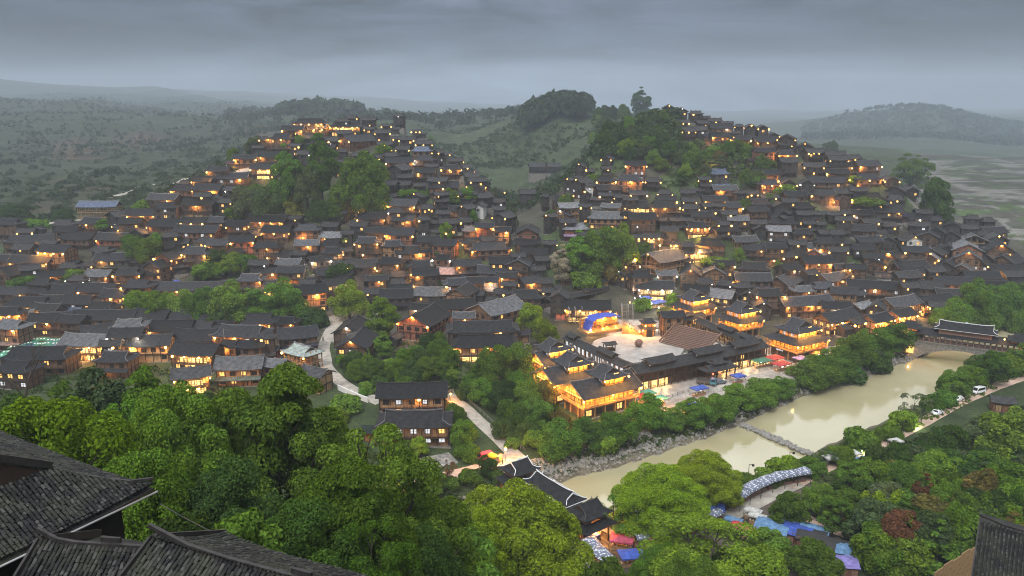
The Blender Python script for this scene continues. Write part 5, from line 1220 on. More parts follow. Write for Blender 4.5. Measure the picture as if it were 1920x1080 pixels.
T([(930,718,72,80,'round','m'),(975,712,66,80,'round','m'),(905,760,60,54,'round','m'),(940,770,66,62,'round','d'),(985,770,62,66,'round','l'),(960,805,70,60,'roundb','m'),(1005,800,66,60,'round','m'),(1025,760,50,54,'round','o'),(880,738,44,40,'round','m'),(895,720,36,50,'cone','m'),(1030,792,50,40,'shrub','d'),(990,830,54,46,'roundb','d'),(945,822,50,40,'roundb','d'),(975,742,60,50,'round','m'),(1050,810,50,44,'round','o'),(1020,730,50,44,'round','m'),(925,745,40,36,'shrub','d'),(960,840,30,22,'shrub','m'),(868,748,26,18,'shrub','d')], 'round', 'm', W_PT)
W_YD = 'yard of the two old houses'
T([(850,800,40,46,'roundb','m'),(870,838,56,56,'roundb','m'),(880,860,50,28,'shrub','m'),(784,852,40,36,'round','b'),(760,852,34,30,'round','m'),(818,922,40,40,'round','m'),(912,892,44,40,'round','d'),(880,905,50,24,'shrub','m'),(845,915,34,22,'shrub','m'),(930,905,34,26,'shrub','d'),(650,770,60,30,'shrub','l'),(620,790,70,28,'shrub','l'),(680,745,20,16,'shrub','m'),(860,785,30,26,'shrub','l')], 'round', 'm', W_YD)
pt(844,912,26,56,'thin','r','x','nearly leafless young tree on the orange lit lower road')
W_RB = 'along the bank road'
T([(1712,790,58,52,'thin','g'),(1575,868,56,30,'roundb','l'),(1545,872,44,30,'thin','g'),(1668,826,46,26,'roundb','l'),(1600,838,26,40,'thin','r'),(1520,888,56,30,'roundb','l'),(1470,895,60,40,'shrub','b'),(1610,845,60,42,'shrub','m'),(1690,805,50,34,'shrub','b'),(1745,770,40,30,'shrub','m'),(1790,742,62,44,'roundb','l'),(1820,728,50,40,'round','m'),(1858,722,62,62,'round','m'),(1885,700,60,34,'shrub','l'),(1840,702,50,34,'roundb','m'),(1770,760,40,26,'shrub','m'),(1440,905,50,26,'shrub','l'),(1400,912,40,24,'shrub','m'),(1915,690,50,36,'roundb','m')], 'round', 'm', W_RB)
W_FO = 'wood at the lower right'
T([(1478,990,66,72,'round','m'),(1532,962,58,60,'round','m'),(1562,942,56,58,'tall','g'),(1548,992,50,60,'thin','m'),(1600,965,56,60,'roundb','d'),(1585,1000,40,50,'thin','o'),(1652,1000,84,88,'umbrella','b'),(1690,1070,110,100,'roundb','l'),(1650,1070,90,80,'roundb','l'),(1560,1010,60,80,'thin','m'),(1770,1060,80,90,'roundb','m'),(1830,1040,90,90,'roundb','l'),(1520,1078,90,70,'roundb','m'),(1440,1050,80,60,'roundb','m'),(1880,960,90,90,'round','l'),(1760,930,80,80,'round','l'),(1900,880,110,110,'round','l')], 'round', 'm', W_FO)
rs = random.Random(5); poly = [(1570,950),(1640,912),(1700,882),(1760,850),(1830,825),(1960,835),(1960,1090),(1640,1085),(1610,1000)]; cnt = 0; used = []
while cnt < 66:
    px, py = rs.uniform(1540, 1960), rs.uniform(770, 1085)
    if not inpoly(np.array([px]), np.array([py]), poly)[0] or any(abs(px-a)*.7+abs(py-b) < 17 for a, b in used) or (1800 < px < 1880 and 835 < py < 885): continue
    used.append((px, py)); cnt += 1; s_ = .75+(py-770)/500
    pt(px, py, rs.uniform(50, 82)*s_, rs.uniform(52, 84)*s_, rs.choice(('round', 'round', 'roundb', 'tall', 'umbrella', 'cone')), rs.choice('mmmddgdglmor'), W_FO)
# build them, naming each by look and by its order along its row or grove
grp = {}
for p in PLANTS: grp.setdefault((p['where'], p['col'], p['kind']), []).append(p)
for (where, col, kind), ps in grp.items():
    ps.sort(key=lambda p: p['x']); 
    for i, p in enumerate(ps):
        lab = p['label'] or ('%s %s, %s' % (GWORD[col], KWORD[kind], where) if len(ps) == 1 else '%s %s, %s such from left, %s' % (GWORD[col], KWORD[kind], ordn(i+1), where))
        rs = random.Random(int(p['x']*7+p['base'].y*13)); v = rs.randrange(2 if kind in ('great', 'camphor', 'round', 'roundb', 'shrub', 'tall') else 1)
        cm, tm, A_ = tree_kit(kind, v); r_ = p['w']/2*1.04; sz_ = p['h']/A_; lift = 0
        if sz_ > r_*1.25: lift = p['h']-r_*1.25*A_; sz_ = r_*1.25
        nm = {'shrub': 'shrub', 'cone': 'conifer'}.get(kind, 'broadleaf_tree')
        t = thing(nm, lab, 'shrub' if kind == 'shrub' else 'tree', p['base'], rs.uniform(0, 6.28), where if where != 'x' else None)
        g = rs.uniform(.7, 1.32); c0 = GREEN[col]; c = (c0[0]*g*rs.uniform(.88, 1.12), c0[1]*g, c0[2]*g*rs.uniform(.8, 1.2))
        ob('crown', cm, t, (0, 0, lift), color=c, scale=(r_, r_, sz_)); ob('trunk', tm, t, (0, 0, lift), scale=(r_, r_, sz_))
        if lift > .3:
            mb = MB(); q = KINDS[kind][8]*r_*1.25; mb.tube((0, 0, -.5), (0, 0, lift+.1), q*1.3, q, 7); ob('bole', mb.mesh('bole', ['bark']), t)
# bare dark tree at the left edge
t = thing('bare_tree', 'dark leafless tree with crooked limbs before the left houses', 'tree', bt); mb = MB(); g = random.Random(4)
def limb(a, d, l_, r_, dep):
    b = a+d*l_; mb.tube(a, b, r_, r_*.7, 5, cap=False)
    if dep:
        for _ in range(2 if dep > 1 else 3):
            nd = (d+Vector((g.uniform(-.75, .75), g.uniform(-.3, .3), g.uniform(-.15, .45)))).normalized(); limb(b, nd, l_*g.uniform(.6, .85), r_*.62, dep-1)
limb(Vector((0, 0, -.5)), Vector((.05, 0, 1)), 4.2, .34, 5); ob('trunk', mb.mesh('trunk', ['bark']), t)

# far woods: one mass per hillside
def wood(name, n, region, hrange, col, seed, leaves=34):
    g = np.random.default_rng(seed); P_, N_, S_ = [], [], []; k = 0; tries = 0
    while k < n and tries < n*60:
        tries += 1; x, y, ok = region(g)
        if not ok: continue
        z = ground(x, y); h = g.uniform(*hrange); r_ = h*g.uniform(.32, .5); d = g.normal(size=(leaves, 3)); d /= np.linalg.norm(d, axis=1, keepdims=True); d[:, 2] = abs(d[:, 2])*1.1-.25
        P_.append(np.array([x, y, z+h*.45])+d*np.array([r_, r_, h*.5])*g.uniform(.75, 1.05, (leaves, 1))); N_.append(d+g.normal(size=(leaves, 3))*.35); S_.append(np.full(leaves, r_*.42)); k += 1
    me = leaf_mesh(name, np.concatenate(P_), np.concatenate(N_), np.concatenate(S_), seed); o = ob(name, me, color=col); o['kind'] = 'stuff'
def reg(px0, px1, y0, y1, fn=None):
    def f(g):
        y = g.uniform(y0, y1); px = g.uniform(px0, px1); x = (px-960)/F*y*1.03
        ok = True
        if fn: ok = fn(x, y, px)
        return x, y, ok
    return f
fb = lambda s, th: (lambda x, y, px: mn.fractal(Vector((x*s, y*s, 7.7)), 1, 2, 3) > th)
wood('left_flank_wood', 7500, reg(-150, 500, 470, 3400, lambda x, y, px: mn.fractal(Vector((x*.006, y*.006, 7.7)), 1, 2, 4) > (.0 if y < 900 else -.25 if y < 1300 else -.9)), (2.5, 9), (.022, .035, .018), 1, 16)
wood('centre_hill_wood', 3600, reg(790, 1250, 440, 1050, lambda x, y, px: mn.fractal(Vector((x*.014, y*.014, 2.7)), 1, 2, 4) > -.12), (1.5, 6), (.028, .048, .023), 2, 16)
wood('hilltop_grove', 130, reg(985, 1095, 815, 880), (17, 25), (.028, .045, .026), 3, 60)
wood('right_hill_wood', 420, lambda g: (lambda p: (p.x, p.y, p.y < 560))(at(g.uniform(1115, 1275), g.uniform(210, 300))), (4, 8.5), (.038, .064, .030), 4, 50)
wood('ridge_end_wood', 110, lambda g: (lambda p: (p.x, p.y, p.y < 560))(at(g.uniform(1250, 1430), g.uniform(275, 340))), (3, 6), (.055, .09, .032), 6, 46)
wood('left_hill_back_wood', 120, reg(545, 690, 1320, 1450), (20, 31), (.035, .055, .03), 8, 50)
wood('far_right_wood', 2600, reg(1480, 2100, 1900, 2700, lambda x, y, px: True), (12, 20), (.025, .04, .024), 5, 18)
wood('far_middle_wood', 900, reg(450, 1000, 1050, 1900), (10, 18), (.03, .045, .026), 9, 20)
# undergrowth filling the open slopes and banks
def under(name, n, poly, size, col, seed, leaves=16, avoid=None):
    g = np.random.default_rng(seed); P_, N_, S_ = [], [], []; xs_, ys_ = [p[0] for p in poly], [p[1] for p in poly]; k = 0; t_ = 0
    while k < n and t_ < n*30:
        t_ += 1; px, py = g.uniform(min(xs_), max(xs_)), g.uniform(min(ys_), max(ys_))
        if not inpoly(np.array([px]), np.array([py]), poly)[0]: continue
        p = at(px, py)
        if p.z < .35 or mn.noise(p*.09) < (-.15 if avoid is None else avoid): continue
        r_ = size*g.uniform(.5, 1.4); d = g.normal(size=(leaves, 3)); d /= np.linalg.norm(d, axis=1, keepdims=True); d[:, 2] = abs(d[:, 2])
        P_.append(np.array(p)+d*r_*np.array([1, 1, .8])*g.uniform(.6, 1, (leaves, 1))); N_.append(d+g.normal(size=(leaves, 3))*.5); S_.append(np.full(leaves, r_*.38)); k += 1
    me = leaf_mesh(name, np.concatenate(P_), np.concatenate(N_), np.concatenate(S_), seed); o = ob(name, me, color=col); o['kind'] = 'stuff'
under('slope_undergrowth', 3400, [(-40,690),(330,690),(560,770),(860,930),(1000,1000),(1000,1080),(-40,1080)], 1.0, (.04, .065, .02), 11, 18, -.6)
under('bank_undergrowth', 380, [(1290,790),(1470,730),(1640,680),(1740,640),(1745,652),(1560,718),(1400,785),(1260,828),(1100,862),(1060,855),(1200,820)], .9, (.045, .07, .022), 12, 18, -.5)
under('wood_undergrowth', 1500, [(1540,905),(1760,800),(1925,760),(1925,1085),(1640,1085),(1600,1010)], .9, (.035, .06, .018), 13)
under('garden_undergrowth', 700, [(640,650),(860,640),(960,720),(1060,800),(1000,850),(860,740),(690,740)], .9, (.045, .075, .022), 14, 16, -.4)
under('hill_undergrowth', 900, [(430,300),(560,270),(760,300),(760,420),(420,420)], .9, (.045, .075, .028), 15)
under('right_hill_undergrowth', 1200, [(1060,330),(1250,240),(1450,320),(1480,380),(1280,350),(1100,380)], .9, (.045, .075, .028), 16)
under('village_undergrowth', 1400, [(0,430),(430,400),(640,430),(950,460),(950,540),(640,560),(0,560)], .7, (.05, .08, .025), 17, 14, .1)
under('river_edge_undergrowth', 500, [(1400,900),(1540,850),(1760,760),(1900,680),(1910,705),(1760,785),(1560,870),(1420,925)], .8, (.07, .11, .02), 18, 16, -.5)
under('flank_scrub', 1600, [(-40,350),(120,320),(330,300),(470,270),(470,320),(330,350),(260,390),(120,410),(-40,440)], 1.5, (.034, .055, .024), 21, 14, -.1)
under('flank_bushes', 260, [(-40,330),(200,290),(440,260),(430,330),(260,395),(-40,440)], 3.4, (.026, .044, .021), 22, 30, .0)
# ---------------------------------------------------------------- the near tiled roofs: every tile a piece
def tile_meshes():
    out = []
    for k in range(3):
        mb = MB(); n = 5; L_ = .24; r_ = .068; w = .01*k
        v = []
        for i in range(n+1):
            a = math.pi*i/n
            for x, z in ((0, .012), (L_, .0)): v.append((-math.cos(a)*r_*(1 if x == 0 else .93), x, math.sin(a)*r_*(.75)+z+w))
        mb.add(v, [(2*i, 2*i+2, 2*i+3, 2*i+1) for i in range(n)]); mb.add([(v[0][0], 0, -.03), (v[2*n][0], 0, -.03)]+[v[2*i] for i in range(n+1)], [tuple([0, 1]+list(range(2+n, 1, -1)))])
        out.append(mb.mesh('tile', ['near_tile']))
    return out
m, nt, b = newmat('near_tile')
oi = N(nt, 'ShaderNodeObjectInfo'); ge = N(nt, 'ShaderNodeNewGeometry')
rr = N(nt, 'ShaderNodeMath', operation='ADD'); L(nt, oi.outputs['Random'], rr.inputs[0]); L(nt, ge.outputs['Random Per Island'], rr.inputs[1])
fr_ = N(nt, 'ShaderNodeMath', operation='FRACT'); L(nt, rr.outputs[0], fr_.inputs[0])
rp = N(nt, 'ShaderNodeValToRGB'); L(nt, fr_.outputs[0], rp.inputs[0]); e_ = rp.color_ramp.elements
e_[0].color = (.006, .006, .007, 1); e_[1].color = (.055, .054, .052, 1); q_ = e_.new(.65); q_.color = (.014, .014, .015, 1)
c = mixc(nt, rp.outputs[0], noise(nt, 1.4, 5, .7, vec=ge.outputs['Position'], lo=.55, hi=1.5), 1.0, 'MULTIPLY')
c = mixc(nt, c, (.05, .055, .035), noise(nt, .8, 4, .6, vec=ge.outputs['Position'], lo=-.25, hi=.6))
L(nt, c, b.inputs['Base Color']); b.inputs['Roughness'].default_value = .75; b.inputs['Specular IOR Level'].default_value = .25
bump(nt, b, noise(nt, 30, 3, .6, vec=ge.outputs['Position']), .4, .01)
TILES = tile_meshes()
def tiled_roof(label, origin, yaw, w, d, rise, style, faces=('f',), name='tiled_house', wall=True, tint=None, pieces=150, colw=.162, gutter=None, steep=1.12):
    """roof with its eaves at the origin height; tile columns run down every visible slope"""
    t = thing(name, label, 'roof' if not wall else 'house', origin, yaw)
    zf0 = roof_z(w, d, rise, style)
    rf = ob('roof', roof_mesh(w, d, -.14, rise, style, nyh=16, th=.1, mats=('near_tile', 'beam')), t); ob('ridge', ridge_mesh(w, d, 0, rise, style, sz=.12), rf, color=(.028, .025, .025))
    if wall:
        mb = MB(); mb.box(-w/2+1, w/2-1, -d/2+.9, d/2-.9, -14, .2); ob('wall', mb.mesh('wall', ['timber']), t, color=(.022, .016, .013))
    rs = random.Random(int(w*100)); todo = []
    e = .225*d if style == 'hip' else 0
    def zf(x, y): return zf0(x, y, True)
    def run(x, y, dx, dy):
        s_ = Vector((dx*.05, dy*.05, zf(x+dx*.05, y+dy*.05)-zf(x, y)))
        return s_.normalized()
    def lay(x, y, dx, dy):
        z = zf(x, y); a = Vector((x, y, z+.02)); f = run(x, y, dx, dy); side = f.cross(Vector((0, 0, 1))).normalized(); up = side.cross(f).normalized()
        # tile lies with its exposed (lower) end at the front: local +Y points up the slope
        m_ = Matrix((side, -f, up)).transposed().to_4x4(); m_ = Matrix.Translation(a+Vector((rs.uniform(-.014, .014), rs.uniform(-.014, .014), rs.uniform(-.004, .02)))) @ m_ @ Matrix.Rotation(rs.gauss(0, .07), 4, 'Z')
        todo.append(m_)
    stp = .13
    for face in faces:
        if face in 'fb':
            sgn = -1 if face == 'f' else 1
            for i in range(int(w/colw)+1):
                x = -w/2+.06+i*colw
                if x > w/2: break
                x += rs.uniform(-.01, .01)
                s_ = 0.04
                while s_ < d/2-.06:
                    y = sgn*(d/2-s_)
                    if style == 'hip':
                        dxe = w/2-abs(x)
                        if dxe < e and s_ > dxe*1.0: break
                    lay(x, y, 0, sgn); s_ += stp
        else:
            sgn = -1 if face == 'l' else 1
            for i in range(int(d/colw)+1):
                y = -d/2+.06+i*colw; s_ = .04
                while s_ < e-.03:
                    x = sgn*(w/2-s_)
                    if s_ > d/2-abs(y): break
                    lay(x, y, sgn, 0); s_ += stp
    wm_ = Matrix.Translation(origin) @ Matrix.Rotation(yaw, 4, 'Z'); cp = Vector((0, 0, EYE))
    def key(m_):
        p = wm_ @ m_.translation; x, y = px_of(p); return ((p-cp).length+(0 if (0 < x < 1920 and 0 < y < 1080) else 500))
    todo.sort(key=key)
    for k, m_ in enumerate(todo[:pieces]):
        o = ob('tile', TILES[k % 3], rf); o.matrix_local = m_
    tv = [np.array([v.co[:] for v in me.vertices]) for me in TILES]; tf = [[list(p.vertices) for p in me.polygons] for me in TILES]; mb = MB()
    for k, m_ in enumerate(todo[pieces:]):
        a = np.array(m_); v = tv[k % 3]@a[:3, :3].T+a[:3, 3]; mb.add(v.tolist(), tf[k % 3])
    if todo[pieces:]: o = ob('tiles', mb.mesh('tiles', ['near_tile']), rf); o['kind'] = 'stuff'
    return t
tip = Vector((-14.5, 30.0, 0)); a_, b_ = slope(290, 922); tip.x = a_*30; tip.z = EYE+b_*30
e1 = Vector((-.86, .51, 0)); g1 = Vector((-.51, -.86, 0)); w1, d1 = 15.0, 11.5
ctr = tip+e1*w1/2+g1*d1/2; yaw1 = math.atan2(-e1.y, -e1.x)      # local +x points at the gable end
h1_ = tiled_roof('large weathered tile roof corner with a pale gutter, lowest on the slope', (ctr.x, ctr.y, tip.z), yaw1, w1, d1, 3.5, 'hip', ('r', 'f', 'b'), pieces=230)
mb = MB(); mb.tube((w1/2+.05, -d1/2, -.1), (w1/2+.05, d1/2+.1, -.02), .045, n=8); ob('gutter', mb.mesh('gutter', ['gutter_pvc']), h1_)
# second roof, gable ridge running towards the lower right
def on_plane(px, py, z): a, b = slope(px, py); Y = (z-EYE)/b; return Vector((a*Y, Y, z))
zr = 76.2; p0 = on_plane(288, 1012, zr); p1 = on_plane(575, 1090, zr); dv = (p1-p0).normalized(); wlen = 11.5
c2 = p0+dv*wlen/2; y2 = math.atan2(dv.y, dv.x)
tiled_roof('tile roof with a long ornamented ridge and lighter far slope', (c2.x, c2.y, zr-1.75), y2, wlen, 6.2, 1.7, 'gable', ('f', 'b'), pieces=230)
# third roof, tucked between them
zr3 = 75.2; p3 = on_plane(90, 1012, zr3); p4 = on_plane(330, 1026, zr3); dv = (p4-p3).normalized(); c3 = (p3+p4)/2; w3 = (p4-p3).length+.6
tiled_roof('mossy tile roof descending between the two other near roofs', (c3.x, c3.y, zr3-1.9), math.atan2(dv.y, dv.x), w3, 6.4, 1.75, 'gable', ('f',), pieces=180)
# roof at the lower right corner: shingle-like tiles
def right_roof():
    z5 = 58.5; q0 = on_plane(1838, 985, z5); yw = R(-8); w5, d5 = 13, 14
    t = tiled_roof('near dark roof at the lower right corner with a pale upper ridge piece', (q0.x+5.2, q0.y-3.4, z5-2.7), R(-33), 12.5, 15, 3.0, 'gable', ('f',), pieces=200, colw=.26)
    up = ob('upper_roof', roof_mesh(7.6, 3.6, 3.0, 1.1, 'gable'), t, (1.6, .6, .3), color=(.15, .15, .16)); ob('ridge', ridge_mesh(7.6, 3.6, 3.0, 1.1, 'gable'), up, color=(.2, .2, .2))
    mb = MB()
    for i in range(19): mb.bar((-3.6+i*.4, -1.85, 3.2), (-3.6+i*.4, -.05, 4.22), .12, .1)
    ob('tile_rows', mb.mesh('tile_rows', ['ridge_tile']), up, color=(.14, .14, .15))
right_roof()
fp = on_plane(1790, 1072, 40); t = thing('plank_hoarding', 'orange plywood hoarding below the near roof at the lower right', 'fence', fp, R(35)); mb = MB(); mb.box(-.9, .9, -.03, .03, -4, 1.6); pl = mb.mesh('plank', ['new_wood'])
for i in range(5): ob('plank', pl, t, (-3.6+1.84*i, 0, .2*(i % 2)))
mb = MB(); mb.box(-5, 5, .05, .12, -.4, -.2); mb.box(-5, 5, .05, .12, 1.0, 1.2); ob('rail', mb.mesh('rail', ['beam']), t)
fp2 = on_plane(1700, 1078, 33); 

# ---------------------------------------------------------------- market stalls, canopies, umbrellas
CL = {'green': (.05, .15, .10), 'blue': (.035, .07, .30), 'red': (.32, .035, .035), 'pink': (.36, .06, .10), 'purple': (.15, .13, .33), 'orange': (.45, .17, .05), 'sky': (.08, .16, .28), 'white': (.34, .34, .33), 'teal': (.06, .22, .17)}
def umbrella_me(n=4):
    def mk():
        mb = MB(); v = [(0, 0, 3.0)]; k = n*3
        for r_, z in ((.5, 2.75), (1.0, 2.35)):
            for i in range(k):
                a = 2*math.pi*(i+.5*(n == 4))/k; rr = r_
                if n == 4: rr = r_/max(abs(math.cos(a-math.pi/k*0)), abs(math.sin(a)), .01)*.93
                v.append((rr*math.cos(a), rr*math.sin(a), z-.06*(i % 3 == 1)))
        v += [(x*1.0, y*1.0, z-.22) for x, y, z in v[1+k:1+2*k]]
        fs = [(0, 1+i, 1+(i+1) % k) for i in range(k)]+[(1+i, 1+k+i, 1+k+(i+1) % k, 1+(i+1) % k) for i in range(k)]+[(1+k+i, 1+2*k+i, 1+2*k+(i+1) % k, 1+k+(i+1) % k) for i in range(k)]
        mb.add(v, fs); return mb.mesh('canopy', ['cloth'])
    return cached(('umb', n), mk)
def pole_me(): 
    def mk(): mb = MB(); mb.tube((0, 0, -.3), (0, 0, 2.95), .04, n=5); return mb.mesh('pole', ['metal'])
    return cached('pole', mk)
def patch_me():
    def mk():
        mb = MB()
        for s_ in (-1, 1): mb.add([(s_*.3-.16, -.75, 2.665), (s_*.3+.16, -.75, 2.665), (s_*.3+.16, -.45, 2.86), (s_*.3-.16, -.45, 2.86)], [(0, 1, 2, 3)])
        return mb.mesh('white_patch', ['white_paint'])
    return cached('patch', mk)
def umbrella(p, col, r_, label, group, yaw=0, patch=False, sz=1.0, n=4):
    t = thing('market_umbrella', label, 'umbrella', p, yaw, group); ob('canopy', umbrella_me(n), t, color=tuple(v*rs.uniform(.7, 1.3) for v in CL[col]), scale=(r_, r_, sz)); ob('pole', pole_me(), t, scale=(1, 1, sz))
    if patch: ob('white_patch', patch_me(), t, (0, 0, .03), scale=(r_, r_, sz))
    return t
rows = [(636, 70, 118, 5, 'green'), (643, 46, 116, 7, 'green'), (650, 28, 116, 8, 'green'), (657, 12, 114, 9, 'green'), (664, 4, 116, 9, 'mix'), (671, 52, 116, 6, 'mix2')]
rs = random.Random(9); RW = ['rearmost', 'second', 'third', 'fourth', 'fifth', 'front']
for i, (py, x0, x1, n, col) in enumerate(rows):
    for j in range(n):
        px = x0+(x1-x0)*j/(n-1); c = col
        if col == 'green': c = 'green' if rs.random() < .8 else rs.choice(('teal', 'blue', 'red'))
        elif col == 'mix': c = ('teal', 'teal', 'teal', 'blue', 'blue', 'purple', 'blue', 'purple', 'red')[j]
        else: c = ('red', 'orange', 'blue', 'purple', 'red', 'pink')[j]
        umbrella(at(px, py, 2.6)-Vector((rs.uniform(-.3, .3), 0, 2.6+rs.uniform(-.35, .35))), c, 1.6+.25*rs.random(), '%s market umbrella, %s from left in %s row of the left market' % (c, ordn(j+1), RW[i]), 'umbrellas of the left market', R(12)+rs.uniform(-.2, .2), c in ('green', 'teal'))
def canopy(px, py, col, label, w=3.4, d=3.0, h=2.6, yaw=30, goods=True):
    p = at(px, py, h*.9); p = Vector((p.x, p.y, ground(p.x, p.y))); t = thing('stall_canopy', label, 'stall', p, R(yaw))
    mb = MB(); n = 8; v = []
    for j in range(n+1):
        for i in range(n+1):
            u, q = i/n*2-1, j/n*2-1; v.append((u*w/2, q*d/2, h+.55*(1-max(abs(u), abs(q)))**.8-.06*math.cos(3*u)*abs(q)))
    mb.add(v, [(j*(n+1)+i, j*(n+1)+i+1, (j+1)*(n+1)+i+1, (j+1)*(n+1)+i) for j in range(n) for i in range(n)], smooth=True)
    for a, b in (((-w/2, -d/2), (w/2, -d/2)), ((w/2, -d/2), (w/2, d/2)), ((w/2, d/2), (-w/2, d/2)), ((-w/2, d/2), (-w/2, -d/2))): mb.add([(*a, h-.28), (*b, h-.28), (*b, h), (*a, h)], [(0, 1, 2, 3)])
    ob('canopy', mb.mesh('canopy', ['cloth']), t, color=CL[col])
    for sx in (-1, 1):
        for sy in (-1, 1): ob('pole', pole_me(), t, (sx*(w/2-.1), sy*(d/2-.1), 0), scale=(1, 1, h/2.95))
    if goods:
        mb = MB(); mb.box(-w/2+.3, w/2-.3, -.5, .5, .0, .85); ob('counter', mb.mesh('counter', ['new_wood']), t)
        mb = MB(); r_ = random.Random(px)
        for i in range(9): x = -w/2+.5+(w-1)*i/8; mb.box(x-.14, x+.14, -.35+.3*(i % 2), -.05+.3*(i % 2), .85, .85+r_.uniform(.1, .4), i % 2)
        ob('goods', mb.mesh('goods', ['white_paint', 'warm_wood']), t)
    return t
t = canopy(1428, 676, 'green', 'green stall canopy lit from beneath, beside the red ones', 6, 4); (ob('lamp', LAMPS['c'], t, (-1, -.8, 2.1)), glow('c', t, (-1, -.8, 2.1))); (ob('lamp', LAMPS['c'], t, (1.6, -1, 2.1)), glow('c', t, (1.6, -1, 2.1)))
t = canopy(1452, 671, 'red', 'rear red stall canopy before the lit corner gallery', 5.6, 4); (ob('lamp', LAMPS['c'], t, (.6, -1, 2.1)), glow('c', t, (.6, -1, 2.1)))
t = canopy(1465, 682, 'red', 'front red stall canopy over glowing counters', 5.4, 4); (ob('lamp', LAMPS['c'], t, (-1, -1.4, 2.0)), glow('c', t, (-1, -1.4, 2.0))); (ob('lamp', LAMPS['c'], t, (1.7, -1.2, 2.1)), glow('c', t, (1.7, -1.2, 2.1)))
t = canopy(1501, 672, 'purple', 'single purple stall canopy left of the orange ones', 4.2, 3.6); (ob('lamp', LAMPS['c'], t, (.4, -1, 2)), glow('c', t, (.4, -1, 2)))
t = canopy(1529, 661, 'orange', 'bigger orange stall canopy beside the corner gallery', 5, 3.6); (ob('lamp', LAMPS['c'], t, (.4, -1, 2)), glow('c', t, (.4, -1, 2)))
canopy(1540, 656, 'orange', 'smaller orange stall canopy nearest the river trees', 4, 3.4)
t = canopy(1384, 705, 'blue', 'small blue canopy stall alone on the riverside street', 4, 3.2)
t = canopy(1311, 728, 'blue', 'blue canopy cart with lit counter beside the blue truck', 5, 3, yaw=28); ob('lamp', LAMPS['c'], t, (0, -.7, 2), scale=(.7, .7, .7))
canopy(1291, 757, 'blue', 'blue canopy half hidden by the riverside trees', 4, 3)
canopy(1212, 737, 'teal', 'dark green canopy at the foot of the largest lit gallery', 5, 3.4); canopy(1236, 747, 'teal', 'dark green canopy nearest the stone post by the river trees', 4.4, 3.2)
canopy(1205, 742, 'red', 'dull red canopy beside the largest lit gallery', 4.6, 3.2)
canopy(1233, 566, 'blue', 'blue tarpaulin canopy in the bright food yard, right one', 6, 4); canopy(1212, 559, 'blue', 'blue tarpaulin canopy in the bright food yard, left one', 4.5, 3.5)
for i, (px, py) in enumerate(((1188, 545), (1200, 556), (1222, 570), (1245, 578), (1190, 560), (1256, 580), (1181, 568), (1235, 578))):
    p = at(px, py, 2.5); t = thing('yard_lamp', '%s yard lamp from left in the bright food yard behind the plaza' % ordn([4, 5, 6, 8, 3, 9, 2, 7][i]-1), 'lamp', (p.x, p.y, ground(p.x, p.y)), 0, 'lamps of the food yard'); mb = MB(); mb.tube((0, 0, -.3), (0, 0, 2.6), .05, n=5); ob('post', cached('yp', lambda: mb.mesh('post', ['metal'])), t); ob('lamp_head', LAMPS['c' if i % 3 else 'w'], t, (0, 0, 2.7)); glow('c', t, (0, -.1, 3.1))
t = canopy(1166, 1010, 'pink', 'pink stall canopy at the end of the covered bridge, left one', 4.6, 3.6, yaw=-12); t = canopy(1211, 1004, 'pink', 'pink stall canopy beside the speckled awnings, right one', 4.6, 3.4, yaw=-25)
canopy(1185, 1040, 'blue', 'flat blue tarpaulin stall below the pink canopies', 5, 3.4, yaw=10); canopy(1107, 1003, 'blue', 'small blue canopy tight against the huge round tree', 3, 2.4, yaw=-50)
canopy(1336, 952, 'blue', 'dark blue canopy beneath the bright river tree', 5, 3.4, yaw=-10)
t = canopy(1098, 1072, 'white', 'white peaked tent roof at the bottom edge', 5, 4.4, 3, yaw=20, goods=False)
# curved run of speckled awnings along the lane
def awning(a, b, label, dep=3.4, h=2.7):
    a = Vector(a); b = Vector(b); w = (b-a).length; c = (a+b)/2; t = thing('market_awning', label, 'awning', (c.x, c.y, ground(c.x, c.y)), math.atan2(b.y-a.y, b.x-a.x), 'speckled awnings along the market lane')
    mb = MB(); n, k = 6, 8; v = []
    for i in range(n+1):
        for j in range(k+1):
            q = j/k; v.append((-w/2*1.02+w*1.02*i/n, -dep/2+dep*q, h+.75*math.sin(math.pi*(.15+.75*q))-.10*math.sin(math.pi*i/n)-.3*(j == 0)))
    mb.add(v, [(i*(k+1)+j, (i+1)*(k+1)+j, (i+1)*(k+1)+j+1, i*(k+1)+j+1) for i in range(n) for j in range(k)], smooth=True)
    o = ob('awning_cloth', mb.mesh('awning_cloth', ['awning_cloth']), t); o.modifiers.new('thickness', 'SOLIDIFY').thickness = .04
    mb = MB()
    for x in (-w/2+.1, w/2-.1):
        for y in (-dep/2+.15, dep/2-.15): mb.tube((x, y, -.4), (x, y, h+.3), .05, n=5)
    mb.bar((-w/2, -dep/2+.15, h), (w/2, -dep/2+.15, h), .07); ob('frame', mb.mesh('frame', ['black_metal']), t)
    mb = MB(); mb.box(-w/2+.3, w/2-.3, -.2, .6, 0, .8); ob('counter', mb.mesh('counter', ['step_wood']), t)
pts = [at(x, y, 3.0) for x, y in ((1376, 932), (1396, 918), (1417, 907), (1440, 897), (1464, 889), (1489, 884), (1514, 880))]
for i, (a, b) in enumerate(zip(pts[:-1], pts[1:])): awning(a, b, 'speckled white and blue awning, %s from left along the curved lane' % ordn(i+1))
pts = [at(x, y, 3.0) for x, y in ((1190, 1006), (1218, 1000), (1250, 992), (1282, 982), (1316, 970), (1350, 956))]
for i, (a, b) in enumerate(zip(pts[:-1], pts[1:])): awning(a, b, 'speckled dark awning, %s from left under the bright river trees' % ordn(i+1), 2.6)
pts = [at(x, y, 3.0) for x, y in ((1104, 1010), (1122, 1030), (1144, 1050))]
